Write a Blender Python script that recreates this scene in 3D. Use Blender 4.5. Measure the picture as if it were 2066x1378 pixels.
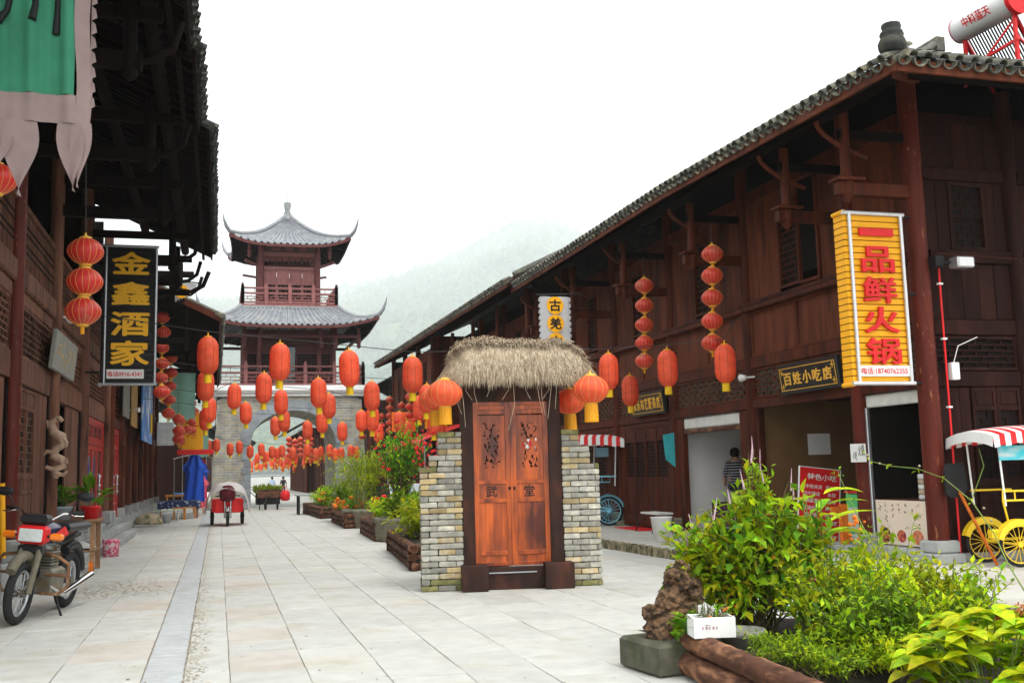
import bpy, bmesh, math, random
from mathutils import Vector, Matrix, noise
R = math.radians; PI = math.pi
random.seed(7)
SC = bpy.context.scene; COL = SC.collection
for o in list(bpy.data.objects): bpy.data.objects.remove(o)

# ---------------------------------------------------------------- camera
H = 1.8; FPX = 2076.0; CX, CY = 1033.0, 689.0
YAW, PIT, ROL = R(15.9978), R(7.0786), 0.0255
_F = Vector((math.sin(YAW)*math.cos(PIT), math.cos(YAW)*math.cos(PIT), math.sin(PIT)))
_R0 = Vector((math.cos(YAW), -math.sin(YAW), 0)); _U0 = _R0.cross(_F)
_R = _R0*math.cos(ROL) - _U0*math.sin(ROL); _U = _U0*math.cos(ROL) + _R0*math.sin(ROL)
cd = bpy.data.cameras.new('camera'); cam = bpy.data.objects.new('camera', cd); COL.objects.link(cam)
cd.sensor_width = 36; cd.lens = FPX/2066*36; cd.clip_start = .1; cd.clip_end = 24000
cam.matrix_world = Matrix(((_R.x, _U.x, -_F.x, 0), (_R.y, _U.y, -_F.y, 0), (_R.z, _U.z, -_F.z, H), (0, 0, 0, 1)))
SC.camera = cam
# ---------------------------------------------------------------- sky, sun, exposure
SUN_EL, SUN_AZ = R(60), R(160)          # azimuth clockwise from +Y
w = bpy.data.worlds.new("World"); SC.world = w; w.use_nodes = True
nt = w.node_tree; nt.nodes.clear()
sky = nt.nodes.new('ShaderNodeTexSky'); sky.sky_type = 'NISHITA'; sky.sun_disc = False
sky.sun_elevation = SUN_EL; sky.sun_rotation = SUN_AZ
mx = nt.nodes.new('ShaderNodeMix'); mx.data_type = 'RGBA'; mx.inputs[0].default_value = .9
mx.inputs[7].default_value = (14.6, 14.9, 15.2, 1)      # even white cloud cover over the clear sky
bg = nt.nodes.new('ShaderNodeBackground'); bg.inputs[1].default_value = .07
wo = nt.nodes.new('ShaderNodeOutputWorld')
nt.links.new(sky.outputs[0], mx.inputs[6]); nt.links.new(mx.outputs[2], bg.inputs[0]); nt.links.new(bg.outputs[0], wo.inputs[0])
sl = bpy.data.lights.new('sun', 'SUN'); sl.energy = 1.5; sl.angle = R(20); sl.color = (1, .97, .92)
so = bpy.data.objects.new('sun', sl); COL.objects.link(so)
_sd = Vector((math.sin(SUN_AZ)*math.cos(SUN_EL), math.cos(SUN_AZ)*math.cos(SUN_EL), math.sin(SUN_EL)))
so.rotation_euler = _sd.to_track_quat('Z', 'Y').to_euler(); so.location = (0, 0, 60)
SC.view_settings.view_transform = 'Standard'; SC.view_settings.look = 'None'
SC.view_settings.exposure = 1.3; SC.view_settings.gamma = 1; SC.view_settings.use_curve_mapping = False
SC.render.engine = 'CYCLES'
SC.cycles.volume_bounces = 2; SC.cycles.max_bounces = 8; SC.cycles.transparent_max_bounces = 12

# ---------------------------------------------------------------- helpers
def ray(px, py): return _F + _R*((px-CX)/FPX) - _U*((py-CY)/FPX)
CAM = Vector((0, 0, H))
def atY(px, py, Y): d = ray(px, py); return CAM + d*(Y/d.y)
def atX(px, py, X): d = ray(px, py); return CAM + d*(X/d.x)
def atZ(px, py, Z=0.): d = ray(px, py); return CAM + d*((Z-H)/d.z)
rnd = random.random
def ru(a, b): return a + (b-a)*random.random()

class MB:
    """collects shapes for ONE mesh object"""
    def __init__(s, M=None): s.v = []; s.f = []; s.M = M or Matrix.Identity(4); s.sm = []
    def add(s, vs, fs, smooth=False):
        n = len(s.v); M = s.M; flip = M.determinant() < 0
        s.v += [tuple(M @ Vector(v)) for v in vs]
        for f in fs:
            f = [n+i for i in f]; s.f.append(f[::-1] if flip else f); s.sm.append(smooth)
        return s
    def box(s, a, b, bev=0):
        x0, y0, z0 = [min(p, q) for p, q in zip(a, b)]; x1, y1, z1 = [max(p, q) for p, q in zip(a, b)]
        if not bev:
            return s.add([(x0,y0,z0),(x1,y0,z0),(x1,y1,z0),(x0,y1,z0),(x0,y0,z1),(x1,y0,z1),(x1,y1,z1),(x0,y1,z1)],
                  [(0,3,2,1),(4,5,6,7),(0,1,5,4),(1,2,6,5),(2,3,7,6),(3,0,4,7)])
        e = min(bev, (x1-x0)/2.01, (y1-y0)/2.01, (z1-z0)/2.01); vs = []
        for z, i in ((z0, e), (z0+e, 0), (z1-e, 0), (z1, e)):
            vs += [(x0+i, y0+i+ (e if i == 0 else 0)*0, z), (x1-i, y0+i, z), (x1-i, y1-i, z), (x0+i, y1-i, z)]
        fs = [(0,3,2,1), (12,13,14,15)]
        for k in range(3):
            for j in range(4): fs.append((4*k+j, 4*k+(j+1)%4, 4*k+4+(j+1)%4, 4*k+4+j))
        return s.add(vs, fs)
    def beam(s, p, q, w, h, up=(0, 0, 1)):
        p, q = Vector(p), Vector(q); d = (q-p); L = d.length; d.normalize()
        sd = d.cross(Vector(up)); sd = sd.normalized() if sd.length > 1e-4 else Vector((1, 0, 0)); u = sd.cross(d)
        vs = []
        for b in (p, q):
            for i, j in ((-1,-1),(1,-1),(1,1),(-1,1)): vs.append(b + sd*(i*w/2) + u*(j*h/2))
        return s.add(vs, [(0,1,2,3),(7,6,5,4),(0,4,5,1),(1,5,6,2),(2,6,7,3),(3,7,4,0)])
    def cyl(s, p, q, r0, r1=None, n=10, cap=True, smooth=True):
        r1 = r0 if r1 is None else r1
        return s.tube([p, q], [r0, r1], n, cap, smooth)
    def tube(s, pts, r, n=8, cap=True, smooth=True):
        pts = [Vector(p) for p in pts]; m = len(pts)
        rs = r if isinstance(r, (list, tuple)) else [r]*m
        vs = []; fs = []; prev = None
        for i, p in enumerate(pts):
            d = (pts[min(i+1, m-1)] - pts[max(i-1, 0)]).normalized()
            if prev is None:
                a = d.orthogonal().normalized()
            else:
                a = prev - d*prev.dot(d); a = a.normalized() if a.length > 1e-5 else d.orthogonal().normalized()
            prev = a; b = d.cross(a)
            for k in range(n):
                t = 2*PI*k/n; vs.append(p + (a*math.cos(t) + b*math.sin(t))*rs[i])
        for i in range(m-1):
            for k in range(n): fs.append((i*n+k, i*n+(k+1)%n, (i+1)*n+(k+1)%n, (i+1)*n+k))
        s.add(vs, fs, smooth)
        if cap: s.add(vs[:n], [tuple(range(n))[::-1]]); s.add(vs[-n:], [tuple(range(n))])
        return s
    def lathe(s, prof, n=16, c=(0, 0, 0), smooth=True, amp=0, lobes=0, cap=True):
        vs = []; fs = []
        for r, z in prof:
            for k in range(n):
                t = 2*PI*k/n; rr = r*(1 + (amp*abs(math.sin(lobes*t/2)) - amp if lobes else 0))
                vs.append((c[0]+rr*math.cos(t), c[1]+rr*math.sin(t), c[2]+z))
        for i in range(len(prof)-1):
            for k in range(n): fs.append((i*n+k, i*n+(k+1)%n, (i+1)*n+(k+1)%n, (i+1)*n+k))
        s.add(vs, fs, smooth)
        if cap: s.add(vs[:n], [tuple(range(n))[::-1]]); s.add(vs[-n:], [tuple(range(n))])
        return s
    def prism(s, poly, d0, d1, ax='y'):
        """poly of (a,b) pairs extruded from d0 to d1 along ax; a,b are the two other axes"""
        def P(a, b, d): return (a, d, b) if ax == 'y' else ((d, a, b) if ax == 'x' else (a, b, d))
        n = len(poly)
        return s.add([P(a, b, d0) for a, b in poly] + [P(a, b, d1) for a, b in poly],
            [tuple(range(n)), tuple(range(2*n-1, n-1, -1))] + [(i, n+i, n+(i+1)%n, (i+1)%n) for i in range(n)])
    def grid(s, fn, nu, nv, smooth=True):
        vs = [fn(i/nu, j/nv) for j in range(nv+1) for i in range(nu+1)]
        return s.add(vs, [(j*(nu+1)+i, j*(nu+1)+i+1, (j+1)*(nu+1)+i+1, (j+1)*(nu+1)+i) for j in range(nv) for i in range(nu)], smooth)
    def mesh(s, name, m):
        me = bpy.data.meshes.new(name); me.from_pydata(s.v, [], s.f)
        if any(s.sm): me.polygons.foreach_set('use_smooth', s.sm)
        if m: me.materials.append(m)
        return me
    def build(s, name, m, parent=None, label=None, kind=None, org=None):
        """org: world point subtracted (the thing's base)"""
        if org is None: org = WORG.get(parent.name) if parent else None
        if org is not None: s.v = [(x-org[0], y-org[1], z-org[2]) for x, y, z in s.v]
        return mobj(name, s.mesh(name, m), parent, label, kind)
WORG = {}
def mobj(name, me, parent=None, label=None, kind=None, loc=None, rot=None, scl=None):
    o = bpy.data.objects.new(name, me); COL.objects.link(o)
    if parent: o.parent = parent
    if label: o['label'] = label
    if kind: o['kind'] = kind
    if loc is not None: o.location = loc
    if rot is not None: o.rotation_euler = rot
    if scl is not None: o.scale = scl
    return o
def thing(name, label, cat, loc=(0, 0, 0), rz=0, group=None, world=False):
    o = bpy.data.objects.new(name, None); COL.objects.link(o); o.empty_display_size = .2
    o.location = loc; o.rotation_euler = (0, 0, rz); o['label'] = label; o['category'] = cat
    if group: o['group'] = group
    if world: WORG[o.name] = tuple(loc)      # parts are then given in world coordinates
    return o
def sub(o): WORG[o.name] = WORG.get(o.parent.name) if o.parent else None; return o
def tag(o, label, cat, group=None):
    o['label'] = label; o['category'] = cat
    if group: o['group'] = group
    return o
def structure(name, mb, m, parent=None):
    o = mb.build(name, m, parent)
    if not parent: o['kind'] = 'structure'
    return o
KIDS = {}
def dup(root, loc, rz=None, label=None, scl=None, group=None):
    r = root.copy(); COL.objects.link(r); r.location = loc
    if rz is not None: r.rotation_euler = (0, 0, rz)
    if scl: r.scale = (scl,)*3 if not isinstance(scl, tuple) else scl
    if label: r['label'] = label
    if group: r['group'] = group
    kids = KIDS.get(root.name)
    if kids is None: kids = KIDS[root.name] = [(c, list(c.children)) for c in root.children]
    for c, gs in kids:
        k = c.copy(); COL.objects.link(k); k.parent = r
        for g in gs: d = g.copy(); COL.objects.link(d); d.parent = k
    return r

# ---------------------------------------------------------------- materials
def mat(name, col, rough=.8, var=.2, scale=(4, 4, 4), rnd_=.12, bump=0, metal=0, col2=None, s2=None, lo2=.5, hi2=.7, trans=0, spec=.2, hue=0, bscale=None):
    m = bpy.data.materials.new(name); m.use_nodes = True; nt = m.node_tree; N = nt.nodes; L = nt.links
    b = N['Principled BSDF']; b.inputs['Roughness'].default_value = rough; b.inputs['Metallic'].default_value = metal
    b.inputs['Specular IOR Level'].default_value = spec
    tc = N.new('ShaderNodeTexCoord'); mp = N.new('ShaderNodeMapping'); mp.inputs['Scale'].default_value = scale
    oi = N.new('ShaderNodeObjectInfo')
    ad = N.new('ShaderNodeVectorMath'); ad.operation = 'ADD'
    mu0 = N.new('ShaderNodeMath'); mu0.operation = 'MULTIPLY'; mu0.inputs[1].default_value = 37.
    L.new(oi.outputs['Random'], mu0.inputs[0]); L.new(mp.outputs[0], ad.inputs[0]); L.new(mu0.outputs[0], ad.inputs[1])
    L.new(tc.outputs['Object'], mp.inputs[0])
    nz = N.new('ShaderNodeTexNoise'); nz.inputs['Scale'].default_value = 1; nz.inputs['Detail'].default_value = 5
    L.new(ad.outputs[0], nz.inputs['Vector'])
    mr = N.new('ShaderNodeMapRange'); mr.inputs[1].default_value = .25; mr.inputs[2].default_value = .75
    mr.inputs[3].default_value = 1-var; mr.inputs[4].default_value = 1+var; L.new(nz.outputs[0], mr.inputs[0])
    mo = N.new('ShaderNodeMapRange'); mo.inputs[3].default_value = 1-rnd_; mo.inputs[4].default_value = 1+rnd_; L.new(oi.outputs['Random'], mo.inputs[0])
    mu = N.new('ShaderNodeMath'); mu.operation = 'MULTIPLY'; L.new(mr.outputs[0], mu.inputs[0]); L.new(mo.outputs[0], mu.inputs[1])
    hs = N.new('ShaderNodeHueSaturation'); L.new(mu.outputs[0], hs.inputs['Value']); hs.inputs['Color'].default_value = (*col, 1)
    if hue:
        mh = N.new('ShaderNodeMapRange'); mh.inputs[3].default_value = .5-hue; mh.inputs[4].default_value = .5+hue
        L.new(oi.outputs['Random'], mh.inputs[0]); L.new(mh.outputs[0], hs.inputs['Hue'])
    if col2:
        n2 = N.new('ShaderNodeTexNoise'); n2.inputs['Scale'].default_value = 1; n2.inputs['Detail'].default_value = 6
        m2 = N.new('ShaderNodeMapping'); m2.inputs['Scale'].default_value = s2 or scale; L.new(tc.outputs['Object'], m2.inputs[0])
        a2 = N.new('ShaderNodeVectorMath'); a2.operation = 'ADD'; L.new(m2.outputs[0], a2.inputs[0]); L.new(mu0.outputs[0], a2.inputs[1])
        L.new(a2.outputs[0], n2.inputs['Vector'])
        r2 = N.new('ShaderNodeMapRange'); r2.inputs[1].default_value = lo2; r2.inputs[2].default_value = hi2; L.new(n2.outputs[0], r2.inputs[0])
        mm = N.new('ShaderNodeMix'); mm.data_type = 'RGBA'; mm.inputs[6].default_value = (*col, 1); mm.inputs[7].default_value = (*col2, 1)
        L.new(r2.outputs[0], mm.inputs[0]); L.new(mm.outputs[2], hs.inputs['Color'])
    L.new(hs.outputs[0], b.inputs['Base Color'])
    if bump:
        bp = N.new('ShaderNodeBump'); bp.inputs['Strength'].default_value = bump; bp.inputs['Distance'].default_value = .02
        if bscale:
            nb = N.new('ShaderNodeTexNoise'); nb.inputs['Scale'].default_value = bscale; nb.inputs['Detail'].default_value = 6
            L.new(tc.outputs['Object'], nb.inputs['Vector']); L.new(nb.outputs[0], bp.inputs['Height'])
        else: L.new(nz.outputs[0], bp.inputs['Height'])
        L.new(bp.outputs[0], b.inputs['Normal'])
    if trans:
        tr = N.new('ShaderNodeBsdfTranslucent'); ms = N.new('ShaderNodeMixShader'); ms.inputs[0].default_value = trans
        L.new(hs.outputs[0], tr.inputs[0]); L.new(b.outputs[0], ms.inputs[1]); L.new(tr.outputs[0], ms.inputs[2])
        L.new(ms.outputs[0], N['Material Output'].inputs[0])
    return m
GR = (14, 14, 1.2)      # grain stretched along z
M = {}
M['slab'] = mat('paving_stone', (.47,.465,.43), .8, .10, (4,4,4), .06, .3, col2=(.41,.375,.30), s2=(1.3,1.3,1.3), lo2=.52, hi2=.8, bscale=40)
M['slabpink'] = mat('paving_stone_warm', (.47,.435,.39), .8, .10, (4,4,4), .05, .3, col2=(.40,.35,.28), s2=(1.3,1.3,1.3), lo2=.5, hi2=.8, bscale=40)
M['joint'] = mat('paving_joint', (.24,.215,.17), .95, .5, (6,6,6), 0)
M['channel'] = mat('drain_stone', (.385,.395,.395), .8, .12, (5,5,5), .1, .2, bscale=40)
M['ground'] = mat('ground_far', (.30,.30,.27), .9, .2, (.3,.3,.3), 0)
M['pave'] = mat('pavement_stone', (.46,.445,.40), .8, .08, (1.5,1.5,1.5), .05, .2, col2=(.36,.33,.27), s2=(.7,.7,.7), bscale=30)
M['kerb'] = mat('kerb_brick', (.30,.25,.16), .9, .3, (12,12,12), .35, .4, col2=(.06,.07,.03), s2=(7,7,7), lo2=.45, hi2=.65)
M['wood'] = mat('red_brown_timber', (.078,.017,.0065), .6, .4, (9,9,1.1), .18, .25, col2=(.024,.006,.0035), s2=(3,3,.8), spec=.12)
M['woodlt'] = mat('red_brown_board', (.112,.030,.013), .65, .35, (7,7,.9), .22, .3, col2=(.045,.012,.006), s2=(3,3,.5), spec=.1)
M['wooddk'] = mat('shade_dark_timber', (.0035,.0017,.0015), .8, .35, (9,9,1.1), .16, .2, spec=.08)  # timber copy with the deep shade under the eaves put into its colour
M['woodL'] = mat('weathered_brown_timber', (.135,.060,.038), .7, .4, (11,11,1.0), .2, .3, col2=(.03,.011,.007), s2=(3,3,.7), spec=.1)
M['woodLdk'] = mat('weathered_shade_timber', (.006,.003,.0025), .8, .3, (9,9,1.0), .2, .3, spec=.08)  # weathered timber darkened in colour to give the left eaves their black shade
M['pillar'] = mat('worn_red_pillar', (.085,.013,.007), .5, .35, (10,10,1), .1, .25, col2=(.26,.10,.04), s2=(14,14,5), lo2=.64, hi2=.72, spec=.15)
M['endwood'] = mat('dark_red_timber', (.018,.005,.0035), .7, .45, (9,9,1.1), .2, .25, col2=(.033,.010,.006), s2=(3,3,.6), spec=.1)
M['wbk'] = mat('grey_green_backing', (.13,.13,.095), .8, .2, (3,3,3), .1)
M['black'] = mat('black_paint', (.012,.012,.013), .5, .2, (6,6,6), .1)
M['void'] = mat('interior_shade', (.008,.006,.005), .95, .2, (2,2,2), 0)  # near-black colour paints the shade of rooms behind openings and lattices
M['tile'] = mat('grey_roof_tile', (.10,.10,.085), .85, .35, (9,9,9), .3, .3, col2=(.20,.18,.12), s2=(6,6,6))
M['tiledk'] = mat('dark_roof_tile', (.035,.037,.035), .85, .35, (9,9,9), .3, .3, col2=(.09,.085,.06), s2=(6,6,6))
M['towtile'] = mat('blue_grey_tile', (.24,.25,.268), .8, .25, (3,3,3), .1, .2, col2=(.32,.32,.31), s2=(2,2,2))
M['towwood'] = mat('maroon_timber', (.105,.030,.028), .6, .25, (8,8,1.5), .1, .1)
M['towpink'] = mat('rose_painted_timber', (.235,.092,.085), .6, .2, (8,8,2), .08, .1)
M['white'] = mat('white_paint', (.80,.80,.78), .6, .05, (5,5,5), .03)
M['offwhite'] = mat('worn_white', (.62,.62,.58), .7, .15, (5,5,5), .05)
M['lant'] = mat('red_lantern_silk', (.92,.150,.062), .5, .14, (5,5,9), .12, trans=.45, spec=.35)
M['lantin'] = mat('round_lantern_red', (.66,.030,.026), .4, .08, (8,8,8), .1, trans=.3, spec=.5, col2=(.42,.20,.15), s2=(3,3,3), lo2=.6, hi2=.85)
M['seam'] = mat('lantern_rib', (.42,.05,.02), .5, .1, (8,8,8), 0)
M['goldrib'] = mat('gold_thread', (.75,.42,.10), .4, .1, (8,8,8), 0)
M['yellow'] = mat('yellow_fringe', (.85,.56,.02), .6, .15, (20,20,4), .06, trans=.2)
M['goldtas'] = mat('orange_gold_fringe', (.80,.36,.02), .6, .2, (40,40,4), .06, trans=.2)
M['gold'] = mat('gold_lettering', (.75,.42,.06), .45, .15, (8,8,8), 0)
M['red'] = mat('bright_red_paint', (.68,.018,.020), .4, .1, (6,6,6), .05)
M['signyel'] = mat('orange_yellow_slat', (.86,.40,.010), .45, .06, (6,6,6), .03)
M['alu'] = mat('aluminium', (.62,.62,.62), .35, .08, (6,6,6), .05, metal=.6)
M['steel'] = mat('galvanised_steel', (.5,.52,.54), .35, .1, (6,6,6), .05, metal=.8)
M['tyre'] = mat('rubber', (.018,.018,.018), .8, .3, (9,9,9), .1, .2)
M['wire'] = mat('thin_wire', (.04,.04,.04), .6, .1, (6,6,6), 0)
M['glass'] = mat('dark_glass', (.03,.035,.035), .08, .1, (2,2,2), 0, spec=.6)
M['paper'] = mat('white_paper', (.78,.78,.76), .8, .05, (9,9,9), 0)
M['soil'] = mat('dark_soil', (.03,.024,.018), .95, .4, (20,20,20), 0, .5)
M['log'] = mat('brown_log_bark', (.075,.032,.018), .9, .5, (12,5,12), .25, .8, col2=(.20,.095,.05), s2=(9,3,9), lo2=.5, hi2=.62)
M['logend'] = mat('log_end_grain', (.30,.17,.09), .85, .3, (9,9,9), .2, .3)
M['conc'] = mat('mossy_concrete', (.22,.21,.155), .9, .25, (6,6,6), .08, .4, col2=(.10,.11,.05), s2=(4,4,4))
M['stone'] = mat('grey_step_stone', (.36,.375,.36), .8, .15, (6,6,6), .08, .3, col2=(.22,.23,.22), s2=(3,3,3))
M['rock'] = mat('ochre_garden_rock', (.135,.078,.042), .95, .5, (22,22,22), .1, 1., col2=(.035,.024,.016), s2=(13,13,13), lo2=.46, hi2=.6)
M['stem'] = mat('plant_stem', (.09,.075,.03), .8, .3, (9,9,9), .2)
M['stemgr'] = mat('green_stem', (.16,.22,.05), .7, .2, (9,9,9), .2)
def leafm(n, c, hue=.03, c2=None, tr=.42): return mat(n, c, .55, .35, (5,5,5), .35, trans=tr, spec=.18, hue=hue, col2=c2, s2=(6,6,6), lo2=.45, hi2=.65)
M['leaf'] = leafm('fresh_green_leaf', (.22,.41,.010), c2=(.38,.52,.012))
M['leafdk'] = leafm('deep_green_leaf', (.07,.20,.010), c2=(.15,.31,.010))
M['leafyl'] = leafm('yellow_green_leaf', (.44,.56,.008), c2=(.62,.56,.010))
M['leafmix'] = leafm('small_shrub_leaf', (.23,.38,.010), c2=(.46,.54,.012))
M['orange'] = mat('orange_petals', (.80,.20,.02), .6, .25, (9,9,9), .2, trans=.2)
M['rust'] = mat('faded_rust_blossom', (.40,.14,.04), .8, .4, (20,20,20), .2)
M['pink'] = mat('magenta_petals', (.70,.02,.30), .5, .2, (9,9,9), .2, trans=.2)
M['mauve'] = mat('pale_mauve_flowers', (.50,.32,.38), .7, .3, (20,20,20), .2)
M['straw'] = mat('dry_straw', (.30,.22,.145), .9, .35, (12,12,12), .2, .4, col2=(.18,.12,.07), s2=(7,7,7))
M['strawlt'] = mat('pale_straw_tips', (.46,.37,.26), .85, .4, (30,30,3), .2)

# ---------------------------------------------------------------- text
_txt = {}
def text_mesh(s, bold=0.0, depth=0.0):
    k = (s, bold, depth)
    if k in _txt: return _txt[k]
    c = bpy.data.curves.new('lettering', 'FONT'); c.body = s; c.offset = bold; c.resolution_u = 3
    o = bpy.data.objects.new('lettering', c); COL.objects.link(o)
    me = bpy.data.meshes.new_from_object(o); bpy.data.objects.remove(o); bpy.data.curves.remove(c)
    vs = [v.co.copy() for v in me.vertices]; fs = [tuple(p.vertices) for p in me.polygons]
    if depth:   # thicken: front face at z=depth, side walls along the boundary edges
        cnt = {}
        for f in fs:
            for i in range(len(f)):
                e = (f[i], f[(i+1) % len(f)]); cnt[e] = 1
        n = len(vs); walls = [(a, b, b+n, a+n) for (a, b) in cnt if (b, a) not in cnt]
        vs = vs + [v + Vector((0, 0, depth)) for v in vs]; fs = [tuple(i+n for i in f) for f in fs] + walls
    bpy.data.meshes.remove(me)
    _txt[k] = (vs, fs); return _txt[k]
def put_text(mb, s, cx, cy, w, h, Mx, bold=0., depth=0., lift=.004, fat=0.):
    """text s fitted to w x h, centred on (cx,cy) of the plane Mx (local x right, y up, z out)"""
    vs, fs = text_mesh(s, bold, depth)
    if not vs: return mb
    x0 = min(v.x for v in vs); x1 = max(v.x for v in vs); y0 = min(v.y for v in vs); y1 = max(v.y for v in vs)
    sx = w/max(x1-x0, 1e-3); sy = h/max(y1-y0, 1e-3)
    old = mb.M; mb.M = old @ Mx
    for i in range(9 if fat else 1):      # fat: brush-like weight from slightly shifted layers
        ox, oy = (fat*math.cos(i*PI/4), fat*.8*math.sin(i*PI/4)) if i else (0, 0)
        mb.add([(cx+ox+(v.x-(x0+x1)/2)*sx, cy+oy+(v.y-(y0+y1)/2)*sy, lift + v.z + i*.0006) for v in vs], fs)
    mb.M = old; return mb
def plane(o, x, y, z):
    """matrix from origin and three axes"""
    o, x, y, z = Vector(o), Vector(x).normalized(), Vector(y).normalized(), Vector(z).normalized()
    return Matrix(((x.x,y.x,z.x,o.x),(x.y,y.y,z.y,o.y),(x.z,y.z,z.z,o.z),(0,0,0,1)))
PL_S = lambda x, y, z: plane((x, y, z), (1,0,0), (0,0,1), (0,-1,0))     # facing the camera (-Y)
PL_W = lambda x, y, z: plane((x, y, z), (0,-1,0), (0,0,1), (-1,0,0))    # facing -X (right-hand facades)
PL_E = lambda x, y, z: plane((x, y, z), (0,1,0), (0,0,1), (1,0,0))      # facing +X (left-hand facades)

def lattice(mb, x0, y0, x1, y1, nx, ny, t=.016, d=.02, z=0., stag=True, seed=0):
    """Chinese lattice of staggered bars in a rectangle of the current plane"""
    rr = random.Random(seed)
    dx = (x1-x0)/nx; dy = (y1-y0)/ny
    for j in range(ny+1): mb.box((x0, y0+j*dy-t/2, z-d/2), (x1, y0+j*dy+t/2, z+d/2))
    for j in range(ny):
        for i in range(nx+1):
            if stag and (i + j) % 2 and 0 < i < nx: continue
            xx = x0+i*dx; mb.box((xx-t/2, y0+j*dy+t/2, z-d/2+.002), (xx+t/2, y0+(j+1)*dy-t/2, z+d/2-.002))
    return mb
def frame(mb, x0, y0, x1, y1, t, d0, d1):
    mb.box((x0, y0, d0), (x0+t, y1, d1)); mb.box((x1-t, y0, d0), (x1, y1, d1))
    mb.box((x0+t, y0, d0), (x1-t, y0+t, d1)); mb.box((x0+t, y1-t, d0), (x1-t, y1, d1)); return mb

# ---------------------------------------------------------------- leaves
def leaf_mesh(n, L=1., W=.45, curl=.25, fold=.18, seg=4, m=None):
    mb = MB(); vs = []; fs = []
    for i in range(seg+1):
        t = i/seg; w_ = W/2*math.sin(PI*min(1, t**.75)) if 0 < t < 1 else .0
        y = L*t; z = -curl*L*t*t
        vs += [(-w_, y, z+fold*w_*1.6), (0, y, z), (w_, y, z+fold*w_*1.6)]
    for i in range(seg):
        a = 3*i; fs += [(a, a+1, a+4, a+3), (a+1, a+2, a+5, a+4)]
    mb.add(vs, fs, True); return mb.mesh(n, m)
def leaf_mat(p, d, up, s):
    d = Vector(d).normalized(); x = d.cross(Vector(up)); x = x.normalized() if x.length > 1e-3 else Vector((1,0,0)); z = x.cross(d)
    return plane(p, x, d, z) @ Matrix.Scale(s, 4)
def add_leaf(mb, p, d, up, L, W=.45):
    p = Vector(p); d = Vector(d).normalized(); x = d.cross(Vector(up)); x = x.normalized() if x.length > 1e-3 else Vector((1,0,0)); n = x.cross(d)
    w_ = L*W/2; c = p + d*(L*.5) - n*(L*.04)
    mb.add([p, p+d*(L*.42)-x*w_+n*(w_*.35), p+d*L-n*(L*.15), p+d*(L*.42)+x*w_+n*(w_*.35), c], [(0,4,1),(1,4,2),(2,4,3),(3,4,0)])
def rv():
    while True:
        v = Vector((ru(-1,1), ru(-1,1), ru(-1,1)))
        if .05 < v.length < 1: return v.normalized()
def vnoise(p, s): return noise.noise(Vector(p)*s)

# ---------------------------------------------------------------- people (bodies grown from joints with the Skin modifier, made while the scene is small)
M['skin'] = mat('skin', (.50,.27,.18), .6, .05, (8,8,8), .02)
M['hair'] = mat('black_hair', (.012,.010,.009), .5, .2, (30,30,30), 0)
M['trouser'] = mat('dark_trousers', (.03,.035,.05), .85, .1, (8,8,8), .2)
def stripes(name, a, b, sc):
    m = mat(name, a, .85, .1, (9,9,9), 0); N = m.node_tree.nodes; L = m.node_tree.links; tc = N.new('ShaderNodeTexCoord'); w_ = N.new('ShaderNodeTexWave'); w_.bands_direction = 'Z'; w_.inputs['Scale'].default_value = sc
    r_ = N.new('ShaderNodeValToRGB'); r_.color_ramp.interpolation = 'CONSTANT'; r_.color_ramp.elements[0].color = (*a, 1); r_.color_ramp.elements[1].color = (*b, 1); r_.color_ramp.elements[1].position = .72
    L.new(tc.outputs['Object'], w_.inputs['Vector']); L.new(w_.outputs[0], r_.inputs[0]); L.new(r_.outputs[0], N['Principled BSDF'].inputs['Base Color']); return m
M['striped'] = stripes('navy_striped_shirt', (.018,.02,.04), (.5,.5,.52), 5.5)
def body_mesh(name, J, mats, shirt_z, waist_z):
    """J: joint -> (pos, radius); chains of edges; returns a mesh with skin / shirt / trousers faces"""
    names = list(J); bm = bmesh.new(); vs = {}; ly = bm.verts.layers.skin.verify()
    for n in names: v = bm.verts.new(J[n][0]); v[ly].radius = (J[n][1], J[n][1]*(.8 if n in ('pelvis', 'belly', 'chest') else 1)); vs[n] = v
    vs['pelvis'][ly].use_root = True
    E = [('pelvis','belly'),('belly','chest'),('chest','neck'),('neck','head'),('head','crown')]
    for s in 'LR': E += [('chest','sh'+s),('sh'+s,'el'+s),('el'+s,'wr'+s),('wr'+s,'hand'+s),('pelvis','hip'+s),('hip'+s,'kn'+s),('kn'+s,'an'+s),('an'+s,'toe'+s)]
    for a, b in E: bm.edges.new((vs[a], vs[b]))
    me = bpy.data.meshes.new(name); bm.to_mesh(me); bm.free(); o = bpy.data.objects.new(name, me); COL.objects.link(o)
    o.modifiers.new('s', 'SKIN'); md = o.modifiers.new('u', 'SUBSURF'); md.levels = 2; md.render_levels = 2
    dg = bpy.context.evaluated_depsgraph_get(); dg.update(); out = bpy.data.meshes.new_from_object(o.evaluated_get(dg)); bpy.data.objects.remove(o); out.name = name
    out.materials.clear(); [out.materials.append(m) for m in mats]
    segs = [(Vector(J[a][0]), Vector(J[b][0]), a, b) for a, b in E]
    for p in out.polygons:
        c = p.center; best = min(segs, key=lambda s_: (c - (s_[0]+(s_[1]-s_[0])*max(0, min(1, (c-s_[0]).dot(s_[1]-s_[0])/max(1e-6, (s_[1]-s_[0]).length_squared))))).length)
        k = best[2]+best[3]; p.use_smooth = True
        p.material_index = 0 if ('head' in k or 'neck' in k and c.z > shirt_z or 'wr' in k and 'el' in k or 'hand' in k) else (2 if ('hip' in k or 'kn' in k or 'an' in k or c.z < waist_z) else 1)
        if 'toe' in k: p.material_index = 3 if len(mats) > 3 else 2
    return out
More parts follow.
